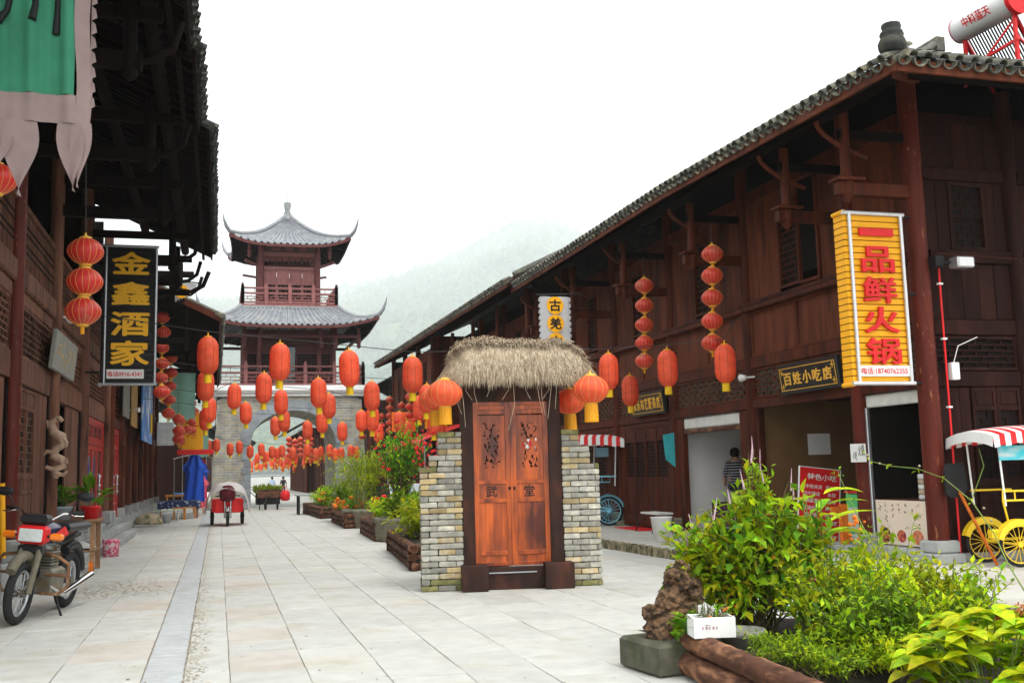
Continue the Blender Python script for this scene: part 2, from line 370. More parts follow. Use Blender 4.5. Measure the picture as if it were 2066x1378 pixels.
def person_joints(stride=.0, arm=.0, seated=False):
    J = dict(pelvis=((0,0,.94),.14), belly=((0,0,1.10),.135), chest=((0,0,1.32),.155), neck=((0,.01,1.50),.06), head=((0,-.015,1.61),.092), crown=((0,0,1.70),.075))
    for s, q in (('L', -1), ('R', 1)):
        st = stride*q; J['sh'+s] = ((.17*q,0,1.42),.065); J['el'+s] = ((.23*q,.05-st*.4,1.15),.045); J['wr'+s] = ((.24*q,-.06-st*.7-arm,.93+arm*.6),.033); J['hand'+s] = ((.24*q,-.10-st*.8-arm,.85+arm*.7),.038)
        if seated:
            J['hip'+s] = ((.10*q,-.02,.92),.09); J['kn'+s] = ((.14*q,-.42,.90),.065); J['an'+s] = ((.14*q,-.42,.50),.045); J['toe'+s] = ((.14*q,-.58,.46),.04)
        else:
            J['hip'+s] = ((.10*q,0,.86),.09); J['kn'+s] = ((.11*q,-.03+st*.5,.50),.062); J['an'+s] = ((.11*q,.04+st*1.1,.09),.042); J['toe'+s] = ((.11*q,-.14+st*1.0,.04),.04)
    return J
def hair_mesh(name):
    mb = MB(); mb.lathe([(.0, .125), (.05, .118), (.085, .09), (.102, .045), (.105, .0), (.10, -.04), (.07, -.075)], 14, (0, .022, 1.63), cap=False); return mb.mesh(name, M['hair'])
def face_mesh():
    mb = MB(); mb.lathe([(0, .02), (.012, .01), (.016, -.012), (0, -.02)], 8, (0, -.108, 1.60))
    for q in (-1, 1): mb.lathe([(0, .03), (.014, .015), (.014, -.015), (0, -.03)], 8, (.095*q, .0, 1.61))
    return mb.mesh('face', M['skin'])
BODY = {k: body_mesh('body', person_joints(*a), ms, 1.46, wz) for k, (a, ms, wz) in dict(
    seated=((0, .12, True), [M['skin'], M['striped'], M['trouser'], M['black']], .98),
    walker=((.16, 0), [M['skin'], mat('dark_jacket', (.02,.022,.03), .85), mat('dark_jeans', (.04,.05,.09), .85), M['black']], 1.0),
    walker2=((-.14, .05), [M['skin'], mat('pale_blue_shirt', (.35,.45,.60), .85), mat('grey_trousers', (.15,.14,.14), .85), M['black']], 1.0)).items()}
HAIR = hair_mesh('hair'); FACE = face_mesh()
def person(label, kind, loc, rz, sc=1., group=None):
    t = thing('person', label, 'person', loc, rz, group); t.scale = (sc,)*3; mobj('body', BODY[kind], t); mobj('hair', HAIR, t); mobj('face', FACE, t); return t
# ================================================================ ground, street, hills, haze
structure('ground', MB().box((-10250, -1350, -.5), (10250, 10250, -.06)), M['ground'])
street = structure('street', MB().box((-7, -2, -.058), (9.5, 150, -.012)), M['joint'])
def slab_mesh(L, W, k):
    rr = random.Random(k); mb = MB(); j = lambda: rr.uniform(-.003, .004)
    top = [(-W/2+.003+j(), -L/2+.005+j()), (W/2-.003+j(), -L/2+.005+j()), (W/2-.003+j(), L/2-.005+j()), (-W/2+.003+j(), L/2-.005+j())]
    e = .004; tz = [rr.uniform(-.0018, .0018) for _ in range(4)]
    vs = [(x, y, -.05) for x, y in top] + [(x, y, -e) for x, y in top] + [(x - math.copysign(e, x), y - math.copysign(e, y), z) for (x, y), z in zip(top, tz)]
    fs = [(8, 9, 10, 11)]
    for a in (0, 4): fs += [(a+i, a+(i+1) % 4, a+4+(i+1) % 4, a+4+i) for i in range(4)]
    mb.add(vs, fs); return mb
cols = [(-.28, .12), (.12, .81), (.81, 1.48), (1.48, 2.16), (2.16, 2.83), (2.83, 3.5), (3.5, 4.2), (4.2, 4.9), (4.9, 5.6), (5.6, 6.3), (6.3, 7.0), (7.0, 7.7), (7.7, 8.45)]
cols += [(-1.45, -.66), (-2.25, -1.45), (-3.05, -2.25), (-3.9, -3.05)]
lens = [.78, 1.02, 1.26]; slabs = []
for ci, (a, b) in enumerate(cols):
    y = 7.2 + ru(0, 1); rr = random.Random(ci)
    while y < 140:
        L = rr.choice(lens); slabs.append(((a+b)/2, y+L/2, b-a, L)); y += L
def slab_key(s):
    x, y = s[0], s[1]; d = math.hypot(x, y)
    vis = (x/y > -.262 and x/y < .60 and y > 8.3) and not (x > 3.9 and y < 9.6) and not (2.9 < x < 5.8 and 15.3 < y < 23)
    return d + (0 if vis else 500)
slabs.sort(key=slab_key)
smesh = {}
rest = {'slab': MB()}
for i, (x, y, W, L) in enumerate(slabs):
    dz = ru(-.003, .003)
    if i < 300:
        k = (round(W, 2), L, i % 3)
        if k not in smesh: smesh[k] = slab_mesh(L, W, hash(k) % 999).mesh('paving_slab', M['slabpink'] if (x < -.6 and i % 5 == 0) or i % 17 == 0 else M['slab'])
        mobj('paving_slab', smesh[k], street, loc=(x, y, dz), rot=(ru(-.0022, .0022), ru(-.003, .003), ru(-.004, .004)))
    else:
        mb = rest['slab']; mb.M = Matrix.Translation((x, y, dz)) @ Matrix.Rotation(ru(-.003, .003), 4, 'Y'); 
        mb.v += [tuple(mb.M @ Vector(v)) for v in ()]
        sm_ = slab_mesh(L, W, i % 7); mb.add(sm_.v, sm_.f)
rest['slab'].M = Matrix.Identity(4); rest['slab'].build('far_paving_slabs', M['slab'], street, kind='stuff')
mb = MB(); y = 7.3
while y < 60:
    L = .115; j = ru(-.006, .006); z = ru(-.006, -.001)
    mb.box((-.648, y+.004, -.05), (-.295+j, y+L-.004, z), .006); y += L
mb.build('channel_stones', M['channel'], street, kind='stuff')
# raised pavement on the right with its brick kerb
edge = [(8.2, 58), (8.22, 30), (8.30, 21.8), (8.42, 18.8), (8.46, 14), (8.48, 10.4), (8.05, 9.1), (7.6, 7.0), (7.2, 5)]
mb = MB(); poly = [(x+.11, y) for x, y in edge] + [(22, 5), (22, 58)]
mb.prism(poly, -.05, .165, 'z')
pave = structure('pavement', mb, M['pave'])
kb = 0; kmesh = [MB().box((-.06, -.055, -.1), (.06, .055, .10 + .01*k), .008).mesh('kerb_brick', M['kerb']) for k in range(3)]
for (x0, y0), (x1, y1) in zip(edge[1:], edge[2:]):
    d = Vector((x1-x0, y1-y0, 0)); n = int(d.length/.118)
    for i in range(n):
        p = Vector((x0, y0, 0)) + d*((i+.5)/n)
        if p.y > 8 and kb < 240: kb += 1; mobj('kerb_brick', kmesh[i % 3], pave, loc=(p.x+.05, p.y, .075+ru(-.006, .006)), rot=(ru(-.03,.03), ru(-.03,.03), math.atan2(d.y, d.x)+PI/2+ru(-.05,.05)))
mb = MB()
for i in range(0): pass
# left plinth (raised terrace in front of the left shops), steps
mb = MB(); mb.box((-9, 17, -.05), (-3.06, 60, .58), .01)
structure('terrace', mb, M['stone'])
t = thing('stone_steps', 'three worn grey stone steps leading up to the red glass doors on the left', 'steps', (-2.6, 30, 0), world=True)
for k, (x0, y0, y1) in enumerate(((-2.50, 26.9, 35.2), (-2.80, 26.1, 37.0), (-3.03, 25.4, 39.0))):
    mb = MB(); mb.box((-3.3, y0, .0 if k == 0 else .2*k+.004), (x0, y1, .2*(k+1)-.003 if k < 2 else .59), .015); mb.build('step', M['stone'], t)
t = thing('stone_block_step', 'single long grey stone kerb block under the plank table beside the motorcycle', 'step', (-2.8, 22, 0), world=True)
MB().box((-3.25, 20.2, 0), (-2.72, 25.2, .2), .02).build('block', M['stone'], t)

# hills
def ridge(px):
    pts = [(-600, 600), (200, 610), (400, 625), (560, 640), (690, 598), (760, 572), (830, 548), (900, 522), (960, 488), (1030, 450), (1100, 446), (1200, 470), (1400, 420), (1900, 400), (2600, 420)]
    for (a, ya), (b, yb) in zip(pts, pts[1:]):
        if a <= px <= b: t_ = (px-a)/(b-a); return ya + (yb-ya)*t_
    return 600
def sm(t_): t_ = max(0, min(1, t_)); return t_*t_*(3-2*t_)
hills = []
def hill(name, Y0, Y1, fn, n=130, m=60, bump=5):
    mb = MB()
    def P(u, v):
        px = -700 + 3400*u; Y = Y0 + (Y1-Y0)*v
        s = (px-440)/2076*1.05; X = s*Y
        zr = max(0, (955-fn(px)))/2076*Y1*.93
        z = -1 + zr*sm(.02+v*.98)**.8 + bump*18*vnoise((X, Y, 0), .0021) * min(1, v*4) + bump*5*vnoise((X, Y, 5), .007)*min(1, v*4)
        return (X, Y, z)
    hills.append(P)
    mb.grid(P, n, m); return structure(name, mb, M['hill'])
M['hill'] = mat('wooded_hillside', (.03,.085,.035), .95, .5, (.012,.012,.012), 0, col2=(.07,.12,.04), s2=(.004,.004,.004))
M['wood_far'] = mat('far_tree_crowns', (.025,.08,.032), .95, .5, (.03,.03,.03), 0, col2=(.10,.15,.04), s2=(.006,.006,.006))
hill('hill', 1500, 7500, ridge, 200, 90)
hill('far_hill', 7600, 9600, lambda px: {0: 600}.get(0) - 85*math.exp(-((px-755)/95)**2) - 60*sm((px-800)/300) - 20, 90, 20, 6)
mb = MB()
for i in range(15000):
    u = ru(.20, .72); v = rnd()**1.3
    x, y, z = hills[0](u, v); r = ru(9, 20); h = r*ru(.9, 1.5)
    k = mb; n = 6; off = ru(0, 6); vs = []; rows = [(.35, .1), (1, .45), (.95, .95), (.6, 1.45), (.12, 1.8)]
    for q, (rr, zz) in enumerate(rows):
        for a in range(n):
            t_ = 2*PI*a/n + off + q*.4; f = ru(.7, 1.2); vs.append((x+rr*r*f*math.cos(t_), y+rr*r*f*math.sin(t_), z-1+zz*h*ru(.9, 1.1)))
    mb.add(vs, [(q*n+a, q*n+(a+1) % n, (q+1)*n+(a+1) % n, (q+1)*n+a) for q in range(4) for a in range(n)])
o = mb.build('hill_forest', M['wood_far'], kind='stuff'); o['label'] = 'misty woodland covering the hillside behind the gate tower'
# haze
hz = MB().box((-10300, -1400, -1.5), (10300, 10300, 2450)).build('haze', None, kind='stuff')
m = bpy.data.materials.new('mist'); m.use_nodes = True; n_ = m.node_tree; n_.nodes.remove(n_.nodes['Principled BSDF'])
pv = n_.nodes.new('ShaderNodeVolumePrincipled'); pv.inputs['Color'].default_value = (.955, .985, .99, 1); pv.inputs['Density'].default_value = .00024; pv.inputs['Anisotropy'].default_value = .0
n_.links.new(pv.outputs[0], n_.nodes['Material Output'].inputs['Volume']); hz.data.materials.append(m)

# ================================================================ roof helpers
def roof_slope(mb, A, B, C, D, pitch=.24, amp=.06, courses=7, sag=0.):
    """corrugated tile field: eave A-B, ridge C-D (C above A)"""
    A, B, C, D = map(Vector, (A, B, C, D)); n = max(2, int((B-A).length/pitch))
    nrm = (B-A).cross(C-A).normalized(); nrm = -nrm if nrm.z < 0 else nrm
    prof = [(0, 0), (.22, .15), (.36, .85), (.5, 1), (.64, .85), (.78, .15)]
    us = [(i+a)/n for i in range(n) for a, _ in prof] + [1.]; hs = [h for i in range(n) for _, h in prof] + [0]
    vs = []; fs = []; nu = len(us)
    for j in range(courses+1):
        v = j/courses
        for u, h in zip(us, hs):
            p = (A+(B-A)*u)*(1-v) + (C+(D-C)*u)*v + nrm*(h*amp) + Vector((0, 0, -sag*math.sin(PI*v)))
            vs.append(p)
    for j in range(courses):
        for i in range(nu-1): fs.append((j*nu+i, j*nu+i+1, (j+1)*nu+i+1, (j+1)*nu+i))
    return mb.add(vs, fs)
def tile_mesh(name, m, r=.085, L=.30, up=True):
    mb = MB(); vs = []; n = 7
    for y in (0, L):
        for k in range(n):
            t_ = PI*k/(n-1); rr = r*(1 if y == 0 else .86)
            for q in (rr, rr-.018): vs.append((-q*math.cos(t_), y, (q*math.sin(t_))*(1 if up else -1) + (.012 if y else 0)*0))
    m_ = 2*n; fs = []
    for k in range(n-1):
        a = 2*k; fs += [(a, a+2, m_+a+2, m_+a), (a+1, m_+a+1, m_+a+3, a+3), (a, a+1, a+3, a+2), (m_+a, m_+a+2, m_+a+3, m_+a+1)]
    mb.add(vs, fs, False); return mb.mesh(name, m)
def eave_tiles(th, A, B, updir, m, pitch=.24, rows=2, lift=.03, org=(0, 0, 0), jit=.02):
    """single curved tiles along an eave, cover tiles over pan tiles"""
    A, B = Vector(A), Vector(B); n = int((B-A).length/pitch); ax = (B-A).normalized(); up = Vector(updir).normalized(); nz = ax.cross(up)
    if nz.z < 0: nz = -nz
    cov = tile_mesh('roof_tile', m, .088, .30, True); pan = tile_mesh('roof_tile', m, .115, .30, False)
    O = Vector(org)
    for i in range(n):
        for r_ in range(rows):
            for me, off, ex in ((cov, .5, .075), (pan, 0., .085)):
                if r_ and me is pan: continue
                p = A + ax*((i+off)*pitch) + up*(r_*.24-.09+ru(-jit, jit)) + nz*(lift + ex - (.03 if me is pan else .0) + r_*.012) - O
                Mx = plane(p, ax if ax.cross(up).dot(nz) > 0 else -ax, up, nz) @ Matrix.Rotation(ru(-.06, .06), 4, 'Z')
                o = mobj('roof_tile', me, th); o.matrix_local = Mx

# ================================================================ timber house bays
def door_leaf(th, Mx, x0, x1, z0, z1, m, ny=9, mid=.42, carve=False, glass=False, seed=0):
    w_ = x1-x0; t_ = .055; zs = z0+(z1-z0)*mid
    mb = MB(Mx); frame(mb, x0, z0, x1, z1, t_, -.03, .03)
    mb.box((x0+t_, zs-.045, -.028), (x1-t_, zs+.045, .028)); za = z1-(z1-z0)*.13
    mb.box((x0+t_, za-.03, -.028), (x1-t_, za+.03, .028))
    zb = zs-.05-(zs-z0)*.2
    mb.box((x0+t_, zb-.03, -.028), (x1-t_, zb+.03, .028))
    for a, b in ((za+.03, z1-t_), (zb+.03, zs-.045), (z0+t_, zb-.03)):
        mb.box((x0+t_, a, -.012), (x1-t_, b, .006))
        mb.box((x0+t_+.03, a+.03, .007), (x1-t_-.03, b-.03, .018), .006)
    lf = mb.build('door_leaf', m, th); sub(lf)
    if glass: MB(Mx).box((x0+t_, zs+.045, -.006), (x1-t_, za-.03, .002)).build('pane', M['glass'], lf)
    else:
        mb = MB(Mx); lattice(mb, x0+t_+.01, zs+.05, x1-t_-.01, za-.035, 3, ny, .014, .022, seed=seed); mb.build('lattice', m, lf)
        MB(Mx).box((x0+t_, zs+.045, -.022), (x1-t_, za-.03, -.016)).build('backing', M['void'], lf)
    return lf
def boards(th, Mx, x0, x1, z0, z1, m, n, name='wall_board', d0=-.03, d1=.012):
    for i in range(n):
        a = x0+(x1-x0)*i/n; b = x0+(x1-x0)*(i+1)/n
        MB(Mx).box((a+.003, z0, d0), (b-.003, z1, d1+ru(-.004, .006)), .005).build(name, m, th)
def panel(th, Mx, x0, x1, z0, z1, m, d=.0):
    mb = MB(Mx); frame(mb, x0, z0, x1, z1, .055, d-.03, d+.025); mb.box((x0+.055, z0+.055, d-.03), (x1-.055, z1-.055, d-.008)); return mb.build('wall_panel', m, th)
def window(th, Mx, x0, x1, z0, z1, m, nx=4, ny=9, dark=True, seed=0):
    mb = MB(Mx); frame(mb, x0, z0, x1, z1, .06, -.03, .035); wdw = mb.build('window', m, th); sub(wdw)
    mb = MB(Mx); lattice(mb, x0+.06, z0+.06, x1-.06, z1-.06, nx, ny, .014, .02, seed=seed); mb.build('lattice', m, wdw)
    MB(Mx).box((x0+.05, z0+.05, -.05), (x1-.05, z1-.05, -.04)).build('backing', M['void'], wdw)
def transom(th, Mx, x0, x1, z0, z1, m, nx, ny, back='void', seed=0):
    mb = MB(Mx); frame(mb, x0, z0, x1, z1, .04, -.03, .03); tr = mb.build('transom', m, th); sub(tr)
    mb = MB(Mx); lattice(mb, x0+.04, z0+.04, x1-.04, z1-.04, nx, ny, .026, .03, seed=seed); mb.build('lattice', M['woodlt'] if back == 'wbk' else m, tr)
    MB(Mx).box((x0+.02, z0+.02, -.055), (x1-.02, z1-.02, -.045)).build('backing', M[back], tr)
def bar(th, Mx, x0, x1, z0, z1, m, d0=-.08, d1=.06, name='beam', bev=.012):
    return MB(Mx).box((x0, z0, d0), (x1, z1, d1), bev).build(name, m, th)
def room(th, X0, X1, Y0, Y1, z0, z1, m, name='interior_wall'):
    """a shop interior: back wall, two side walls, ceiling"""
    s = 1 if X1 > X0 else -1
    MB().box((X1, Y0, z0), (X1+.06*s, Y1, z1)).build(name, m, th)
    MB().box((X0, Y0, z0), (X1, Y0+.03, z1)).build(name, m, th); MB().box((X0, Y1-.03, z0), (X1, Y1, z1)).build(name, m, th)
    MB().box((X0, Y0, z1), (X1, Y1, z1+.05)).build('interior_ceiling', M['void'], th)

# ---------------------------------------------------------------- right-hand corner house
HR = thing('timber_house', 'two storey red brown timber corner house on the right with open shopfronts and deep eaves', 'house', (13, 20, 0), world=True)
cy = [14.1, 15.95, 19.8, 23.7, 27.55, 31.1]; XF = 11.0
W_, WL, WD, PI_ = M['wood'], M['woodlt'], M['wooddk'], M['pillar']
M['tanwall'] = mat('tan_interior_wall', (.17,.095,.040), .9, .15, (3,3,3), 0)
M['whitewall'] = mat('white_interior_wall', (.78,.76,.74), .9, .06, (2,2,2), 0)
for i, y in enumerate(cy):
    r = .17 if i == 0 else .14
    MB().cyl((XF, y, .50), (XF, y, 8.3), r, r*.92, 14, True).build('column', PI_ if i < 2 else W_, HR)
    mb = MB(); mb.box((XF-.26, y-.26, .16), (XF+.26, y+.26, .32), .02); mb.box((XF-.21, y-.21, .32), (XF+.21, y+.21, .52), .03); mb.build('column_base', M['conc'] if i > 1 else M['stone'], HR)
for i in range(5):
    y0, y1 = cy[i], cy[i+1]; w_ = y1-y0-.26; Mx = PL_W(XF, y1-.13, 0)
    bar(HR, Mx, 0, w_, 2.95, 3.15, W_); bar(HR, Mx, 0, w_, 3.80, 4.04, W_); bar(HR, Mx, -.13, w_+.13, 5.02, 5.12, W_, -.1, .17, 'rail'); bar(HR, Mx, 0, w_, 5.14, 5.22, W_, -.1, .10, 'rail')
    transom(HR, Mx, .0, w_, 3.16, 3.79, W_, max(6, int(w_/.16)), 6, 'wbk', seed=i) if 'wbk' in M else transom(HR, Mx, .0, w_, 3.16, 3.79, W_, max(6, int(w_/.14)), 5, 'void', seed=i)
    np_ = 2 if w_ > 2 else 1
    for k in range(np_): panel(HR, Mx, w_*k/np_+.01, w_*(k+1)/np_-.01, 4.05, 5.01, WL)
    # upper storey
    bar(HR, Mx, 0, w_, 7.35, 7.6, W_)
    if i == 0: boards(HR, Mx, 0, w_, 5.23, 7.34, WL, 4, d1=0)
    else:
        xa, xb = w_*.36, w_*.36+.78
        boards(HR, Mx, .0, xa-.02, 5.23, 7.34, WL, 3, d1=0); 
        window(HR, Mx, xa, xb, 5.3, 7.0, W_, 5, 12, seed=i); boards(HR, Mx, xa, xb, 7.02, 7.34, WL, 1, d1=0)
        if i == 1:
            bar(HR, Mx, xb+.62, xb+.7, 5.23, 7.34, W_, -.05, .04, 'stile'); MB(Mx).box((xb+.02, 5.23, -.6), (xb+.61, 7.3, -.58)).build('opening_shade', M['void'], HR)  # black sheet paints the shade seen through the open window
            boards(HR, Mx, xb+.72, w_, 5.23, 7.34, WL, 2, d1=0); bar(HR, Mx, xb, xb+.62, 5.25, 5.33, W_, -.08, .05, 'sill')
        else: boards(HR, Mx, xb+.02, w_, 5.23, 7.34, WL, 3, d1=0)
# ground floor bays, near to far
y0, y1 = cy[0], cy[1]; Mx = PL_W(XF, y1-.13, 0); w_ = y1-y0-.26
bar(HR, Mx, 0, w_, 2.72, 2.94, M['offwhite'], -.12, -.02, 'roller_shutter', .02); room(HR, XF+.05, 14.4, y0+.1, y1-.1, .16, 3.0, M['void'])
bar(HR, Mx, 0.0, .06, .5, 2.72, M['steel'], -.05, .02, 'door_frame'); bar(HR, Mx, 0, w_, .16, .36, M['stone'], -.3, .25, 'threshold', .02)
y0, y1 = cy[1], cy[2]; Mx = PL_W(XF, y1-.13, 0); w_ = y1-y0-.26
room(HR, XF+.05, 14.2, y0+.1, y1-.1, .16, 3.1, M['tanwall'])
bar(HR, Mx, .02, .17, .2, 2.94, W_, -.1, .04, 'jamb'); bar(HR, Mx, w_-.10, w_, .2, 2.94, W_, -.1, .04, 'jamb'); bar(HR, Mx, 0, w_, .16, .30, M['stone'], -.3, .2, 'threshold', .02)
y0, y1 = cy[2], cy[3]; Mx = PL_W(XF, y1-.13, 0); w_ = y1-y0-.26
room(HR, XF+.05, 14.0, y0+.1, y1-.1, .16, 3.1, M['whitewall'])
bar(HR, Mx, .02, .32, .2, 2.94, W_, -.1, .04, 'jamb'); bar(HR, Mx, w_-.42, w_, .2, 2.94, W_, -.1, .04, 'jamb'); bar(HR, Mx, .33, w_-.43, 2.66, 2.93, M['offwhite'], -.14, .0, 'roller_shutter', .03)
bar(HR, Mx, .33, w_-.43, 2.55, 2.65, M['log'], -.1, .01, 'shutter_rail')
y0, y1 = cy[3], cy[4]; Mx = PL_W(XF, y1-.13, 0); w_ = y1-y0-.26
bar(HR, Mx, .02, .36, .2, 2.94, W_, -.06, .03, 'jamb'); bar(HR, Mx, w_-.36, w_, .2, 2.94, W_, -.06, .03, 'jamb'); bar(HR, Mx, .36, w_-.36, .2, .48, W_, -.06, .05, 'door_sill')
bar(HR, Mx, .36, w_-.36, 2.8, 2.94, W_, -.06, .03, 'door_head')
for k in range(4):
    a = .37+(w_-.74)*k/4; b = .37+(w_-.74)*(k+1)/4; door_leaf(HR, Mx, a+.004, b-.004, .49, 2.79, W_, 10, seed=k)
y0, y1 = cy[4], cy[5]; Mx = PL_W(XF, y1-.13, 0); w_ = y1-y0-.26
bar(HR, Mx, 0, w_, .2, .48, W_, -.06, .05, 'door_sill'); bar(HR, Mx, 0, w_, 2.8, 2.94, W_, -.06, .03, 'door_head')
boards(HR, Mx, 0, w_*.27, .49, 2.79, WL, 2); boards(HR, Mx, w_*.73, w_, .49, 2.79, WL, 2)
for k in range(2): door_leaf(HR, Mx, w_*.275+w_*.225*k, w_*.272+w_*.225*(k+1), .49, 2.79, W_, 10, seed=k+9)
# end wall facing the camera
EW_ = M['endwood']; EX = [11.0, 12.9, 15.2, 17.4]; YE = 14.1
MB().box((11.05, 14.2, 5.2), (17.4, 14.3, 7.6)).build('end_wall_core', EW_, HR)
for i in range(3):
    Mx = PL_S(EX[i]+.17, YE, 0); w_ = EX[i+1]-EX[i]-.3
    bar(HR, Mx, 0, w_, 2.95, 3.2, EW_); bar(HR, Mx, 0, w_, 3.8, 4.05, EW_); bar(HR, Mx, 0, w_, 5.0, 5.2, EW_, -.1, .1, 'rail'); bar(HR, Mx, 0, w_, 6.4, 6.6, EW_)
    transom(HR, Mx, 0, w_, 3.22, 3.78, EW_, 12, 5, seed=i+40)
    boards(HR, Mx, 0, w_, 4.06, 4.99, EW_, 5); boards(HR, Mx, 0, w_*.3, 5.21, 6.39, EW_, 2); boards(HR, Mx, w_*.75, w_, 5.21, 6.39, EW_, 2); window(HR, Mx, w_*.3, w_*.75, 5.22, 6.38, EW_, 6, 8, seed=i)
    boards(HR, Mx, 0, w_, 6.61, 7.4, EW_, 5)
    if i == 0:
        boards(HR, Mx, 0, w_*.38, .3, 2.94, EW_, 3)
        for k in range(2): door_leaf(HR, Mx, w_*(.40+.3*k), w_*(.40+.3*(k+1))-.01, .3, 2.94, EW_, 9, seed=k+20)
    else:
        for k in range(4): door_leaf(HR, Mx, w_*.25*k, w_*.25*(k+1)-.01, .3, 2.94, EW_, 9, seed=k+30)
    if i: MB().cyl((EX[i], YE, .5), (EX[i], YE, 8), .15, .14, 12).build('column', EW_, HR)
mb = MB(); mb.box((11.2, 14.0, .16), (17.4, 14.25, .30), .02); mb.build('threshold', M['stone'], HR)
# closing walls and floor of the body
mb = MB(); mb.box((17.3, 14.1, .1), (17.4, 31.2, 7.6)); mb.box((11, 31.15, .1), (17.4, 31.25, 7.6)); mb.build('rear_wall', WD, HR)
MB().box((11.06, 14.2, 4.0), (17.3, 31.1, 4.06)).build('upper_floor', WD, HR)
MB().box((11.1, 16.2, 5.2), (11.14, 31.0, 7.5)).build('upper_wall_core', WD, HR) if 0 else None
# roof
EZ = lambda y: 7.32 + .26*sm((y-11.7)/8.)
eA, eB = (9.0, 11.7, EZ(11.7)), (9.0, 31.3, EZ(31)); r0, r1 = (14.2, 17.2, 10.1), (14.2, 31.3, 10.1)
mb = MB(); roof_slope(mb, eA, (9, 19.5, 7.58), r0, (14.2, 19.5, 10.1)); roof_slope(mb, (9, 19.5, 7.58), eB, (14.2, 19.5, 10.1), r1)
roof_slope(mb, eA, (19.4, 11.7, 7.32), r0, (14.25, 17.2, 10.1)); roof_slope(mb, (19.4, 11.7, 7.32), (19.4, 31.3, 7.5), (14.2, 17.2, 10.1), r1)
mb.build('roof', M['tiledk'], HR)
mb = MB(); off = Vector((0, 0, -.05)); q = lambda *p: [Vector(a)+off for a in p]
mb.add(q(eA, (9, 19.5, 7.58), eB, r1, r0), [(0, 1, 2, 3, 4)]); mb.add(q(eA, (19.4, 11.7, 7.32), r0), [(0, 1, 2)]); mb.add(q((19.4,11.7,7.32), (19.4,31.3,7.5), r1, r0), [(0,1,2,3)])
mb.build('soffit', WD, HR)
O = (13, 20, 0)
eave_tiles(HR, (9, 11.75, 7.33), (9, 19.5, 7.57), (5.2, 0, 2.55), M['tile'], .25, 2, -.01, O)
eave_tiles(HR, (9, 19.5, 7.57), (9, 31.2, 7.58), (5.2, 0, 2.55), M['tile'], .25, 1, -.01, O)
eave_tiles(HR, (9.1, 11.7, 7.32), (13.2, 11.7, 7.32), (0, 5.5, 2.7), M['tile'], .25, 2, -.01, O)
mb = MB(); mb.beam((9.0, 11.7, 7.24), (9.0, 19.5, 7.48), .05, .17); mb.build('fascia', M['woodlt'], HR); mb = MB(); mb.beam((9.0, 19.5, 7.48), (9.0, 31.3, 7.49), .05, .17); mb.build('fascia', M['woodlt'], HR)
mb = MB(); mb.beam((9.03, 11.72, 7.24), (19.3, 11.72, 7.24), .05, .17); mb.build('fascia', M['woodlt'], HR)
y = 12.1
while y < 31.2:
    z = EZ(y); xe = min(11.6, 9.1+(y-11.7)*.93); MB().beam((9.05, y, z-.09), (xe, y, z-.09+.49*(xe-9.05)), .08, .08).build('rafter', WD, HR); y += .42
x = 9.6
while x < 17:
    ye = min(14.4, 11.75+(x-9)*1.0); MB().beam((x, 11.76, 7.24), (x, ye, 7.24+(ye-11.76)*.49), .08, .08).build('rafter', WD, HR); x += .45
MB().cyl((9.75, 11.9, 7.52), (9.75, 31.2, 7.72), .10, .10, 8).build('purlin', WD, HR); MB().cyl((9.3, 12.35, 7.42), (17.4, 12.35, 7.42), .09, .09, 8).build('purlin', WD, HR)
MB().beam((9.05, 11.75, 7.18), (11.0, 13.85, 8.05), .14, .2).build('hip_rafter', W_, HR)
for i, y in enumerate(cy):       # outrigger arms, hanging posts with carved ends, curved struts
    MB().box((9.55, y-.07, 6.05), (11, y+.07, 6.27), .015).build('bracket_arm', W_, HR)
    MB().box((9.65, y-.05, 7.0), (11, y+.05, 7.15), .012).build('tie_beam', WD, HR)
    mb = MB(); mb.lathe([(.03, -.42), (.10, -.34), (.085, -.28), (.11, -.22), (.12, -.1), (.08, -.04), (.085, .0), (.10, .06), (.085, .12), (.085, 1.05)], 12, (9.75, y, 6.35)); mb.build('hanging_post', W_, HR)
    mb = MB(); mb.box((9.5, y-.16, 6.28), (10.0, y+.16, 6.33), .01); mb.build('post_collar', W_, HR)
    mb = MB(); pts = [Vector((9.25+.10*t_*t_*0 + .9*sm(t_)*1.0, y+.0, 7.25 - .55*math.sin(PI/2*t_))) for t_ in [k/8 for k in range(9)]]; mb.tube(pts, .045, 6); mb.build('curved_strut', W_, HR)
# corner ridge with stacked tile ornament
mb = MB(); n_ = 12
for k in range(n_+1): pass
hp = [Vector((9.0, 11.7, 7.40))*(1-t_) + Vector((14.2, 17.2, 10.22))*t_ + Vector((0, 0, .1-.35*math.sin(PI*t_)*.4)) for t_ in [k/10 for k in range(11)]]
mb.tube(hp[1:], .07, 8); mb.build('hip_ridge', M['tile'], HR)
mb = MB(); mb.beam((14.2, 17, 10.25), (14.2, 31.3, 10.25), .2, .3); mb.build('ridge', M['tile'], HR)
mb = MB(); c = (9.12, 11.9, 7.50); mb.lathe([(.15, 0), (.19, .05), (.20, .13), (.17, .2), (.15, .22), (.17, .26), (.15, .31), (.12, .33), (.14, .38), (.13, .42), (.05, .44)], 12, c); mb.build('ridge_end_ornament', M['tiledk'], HR)

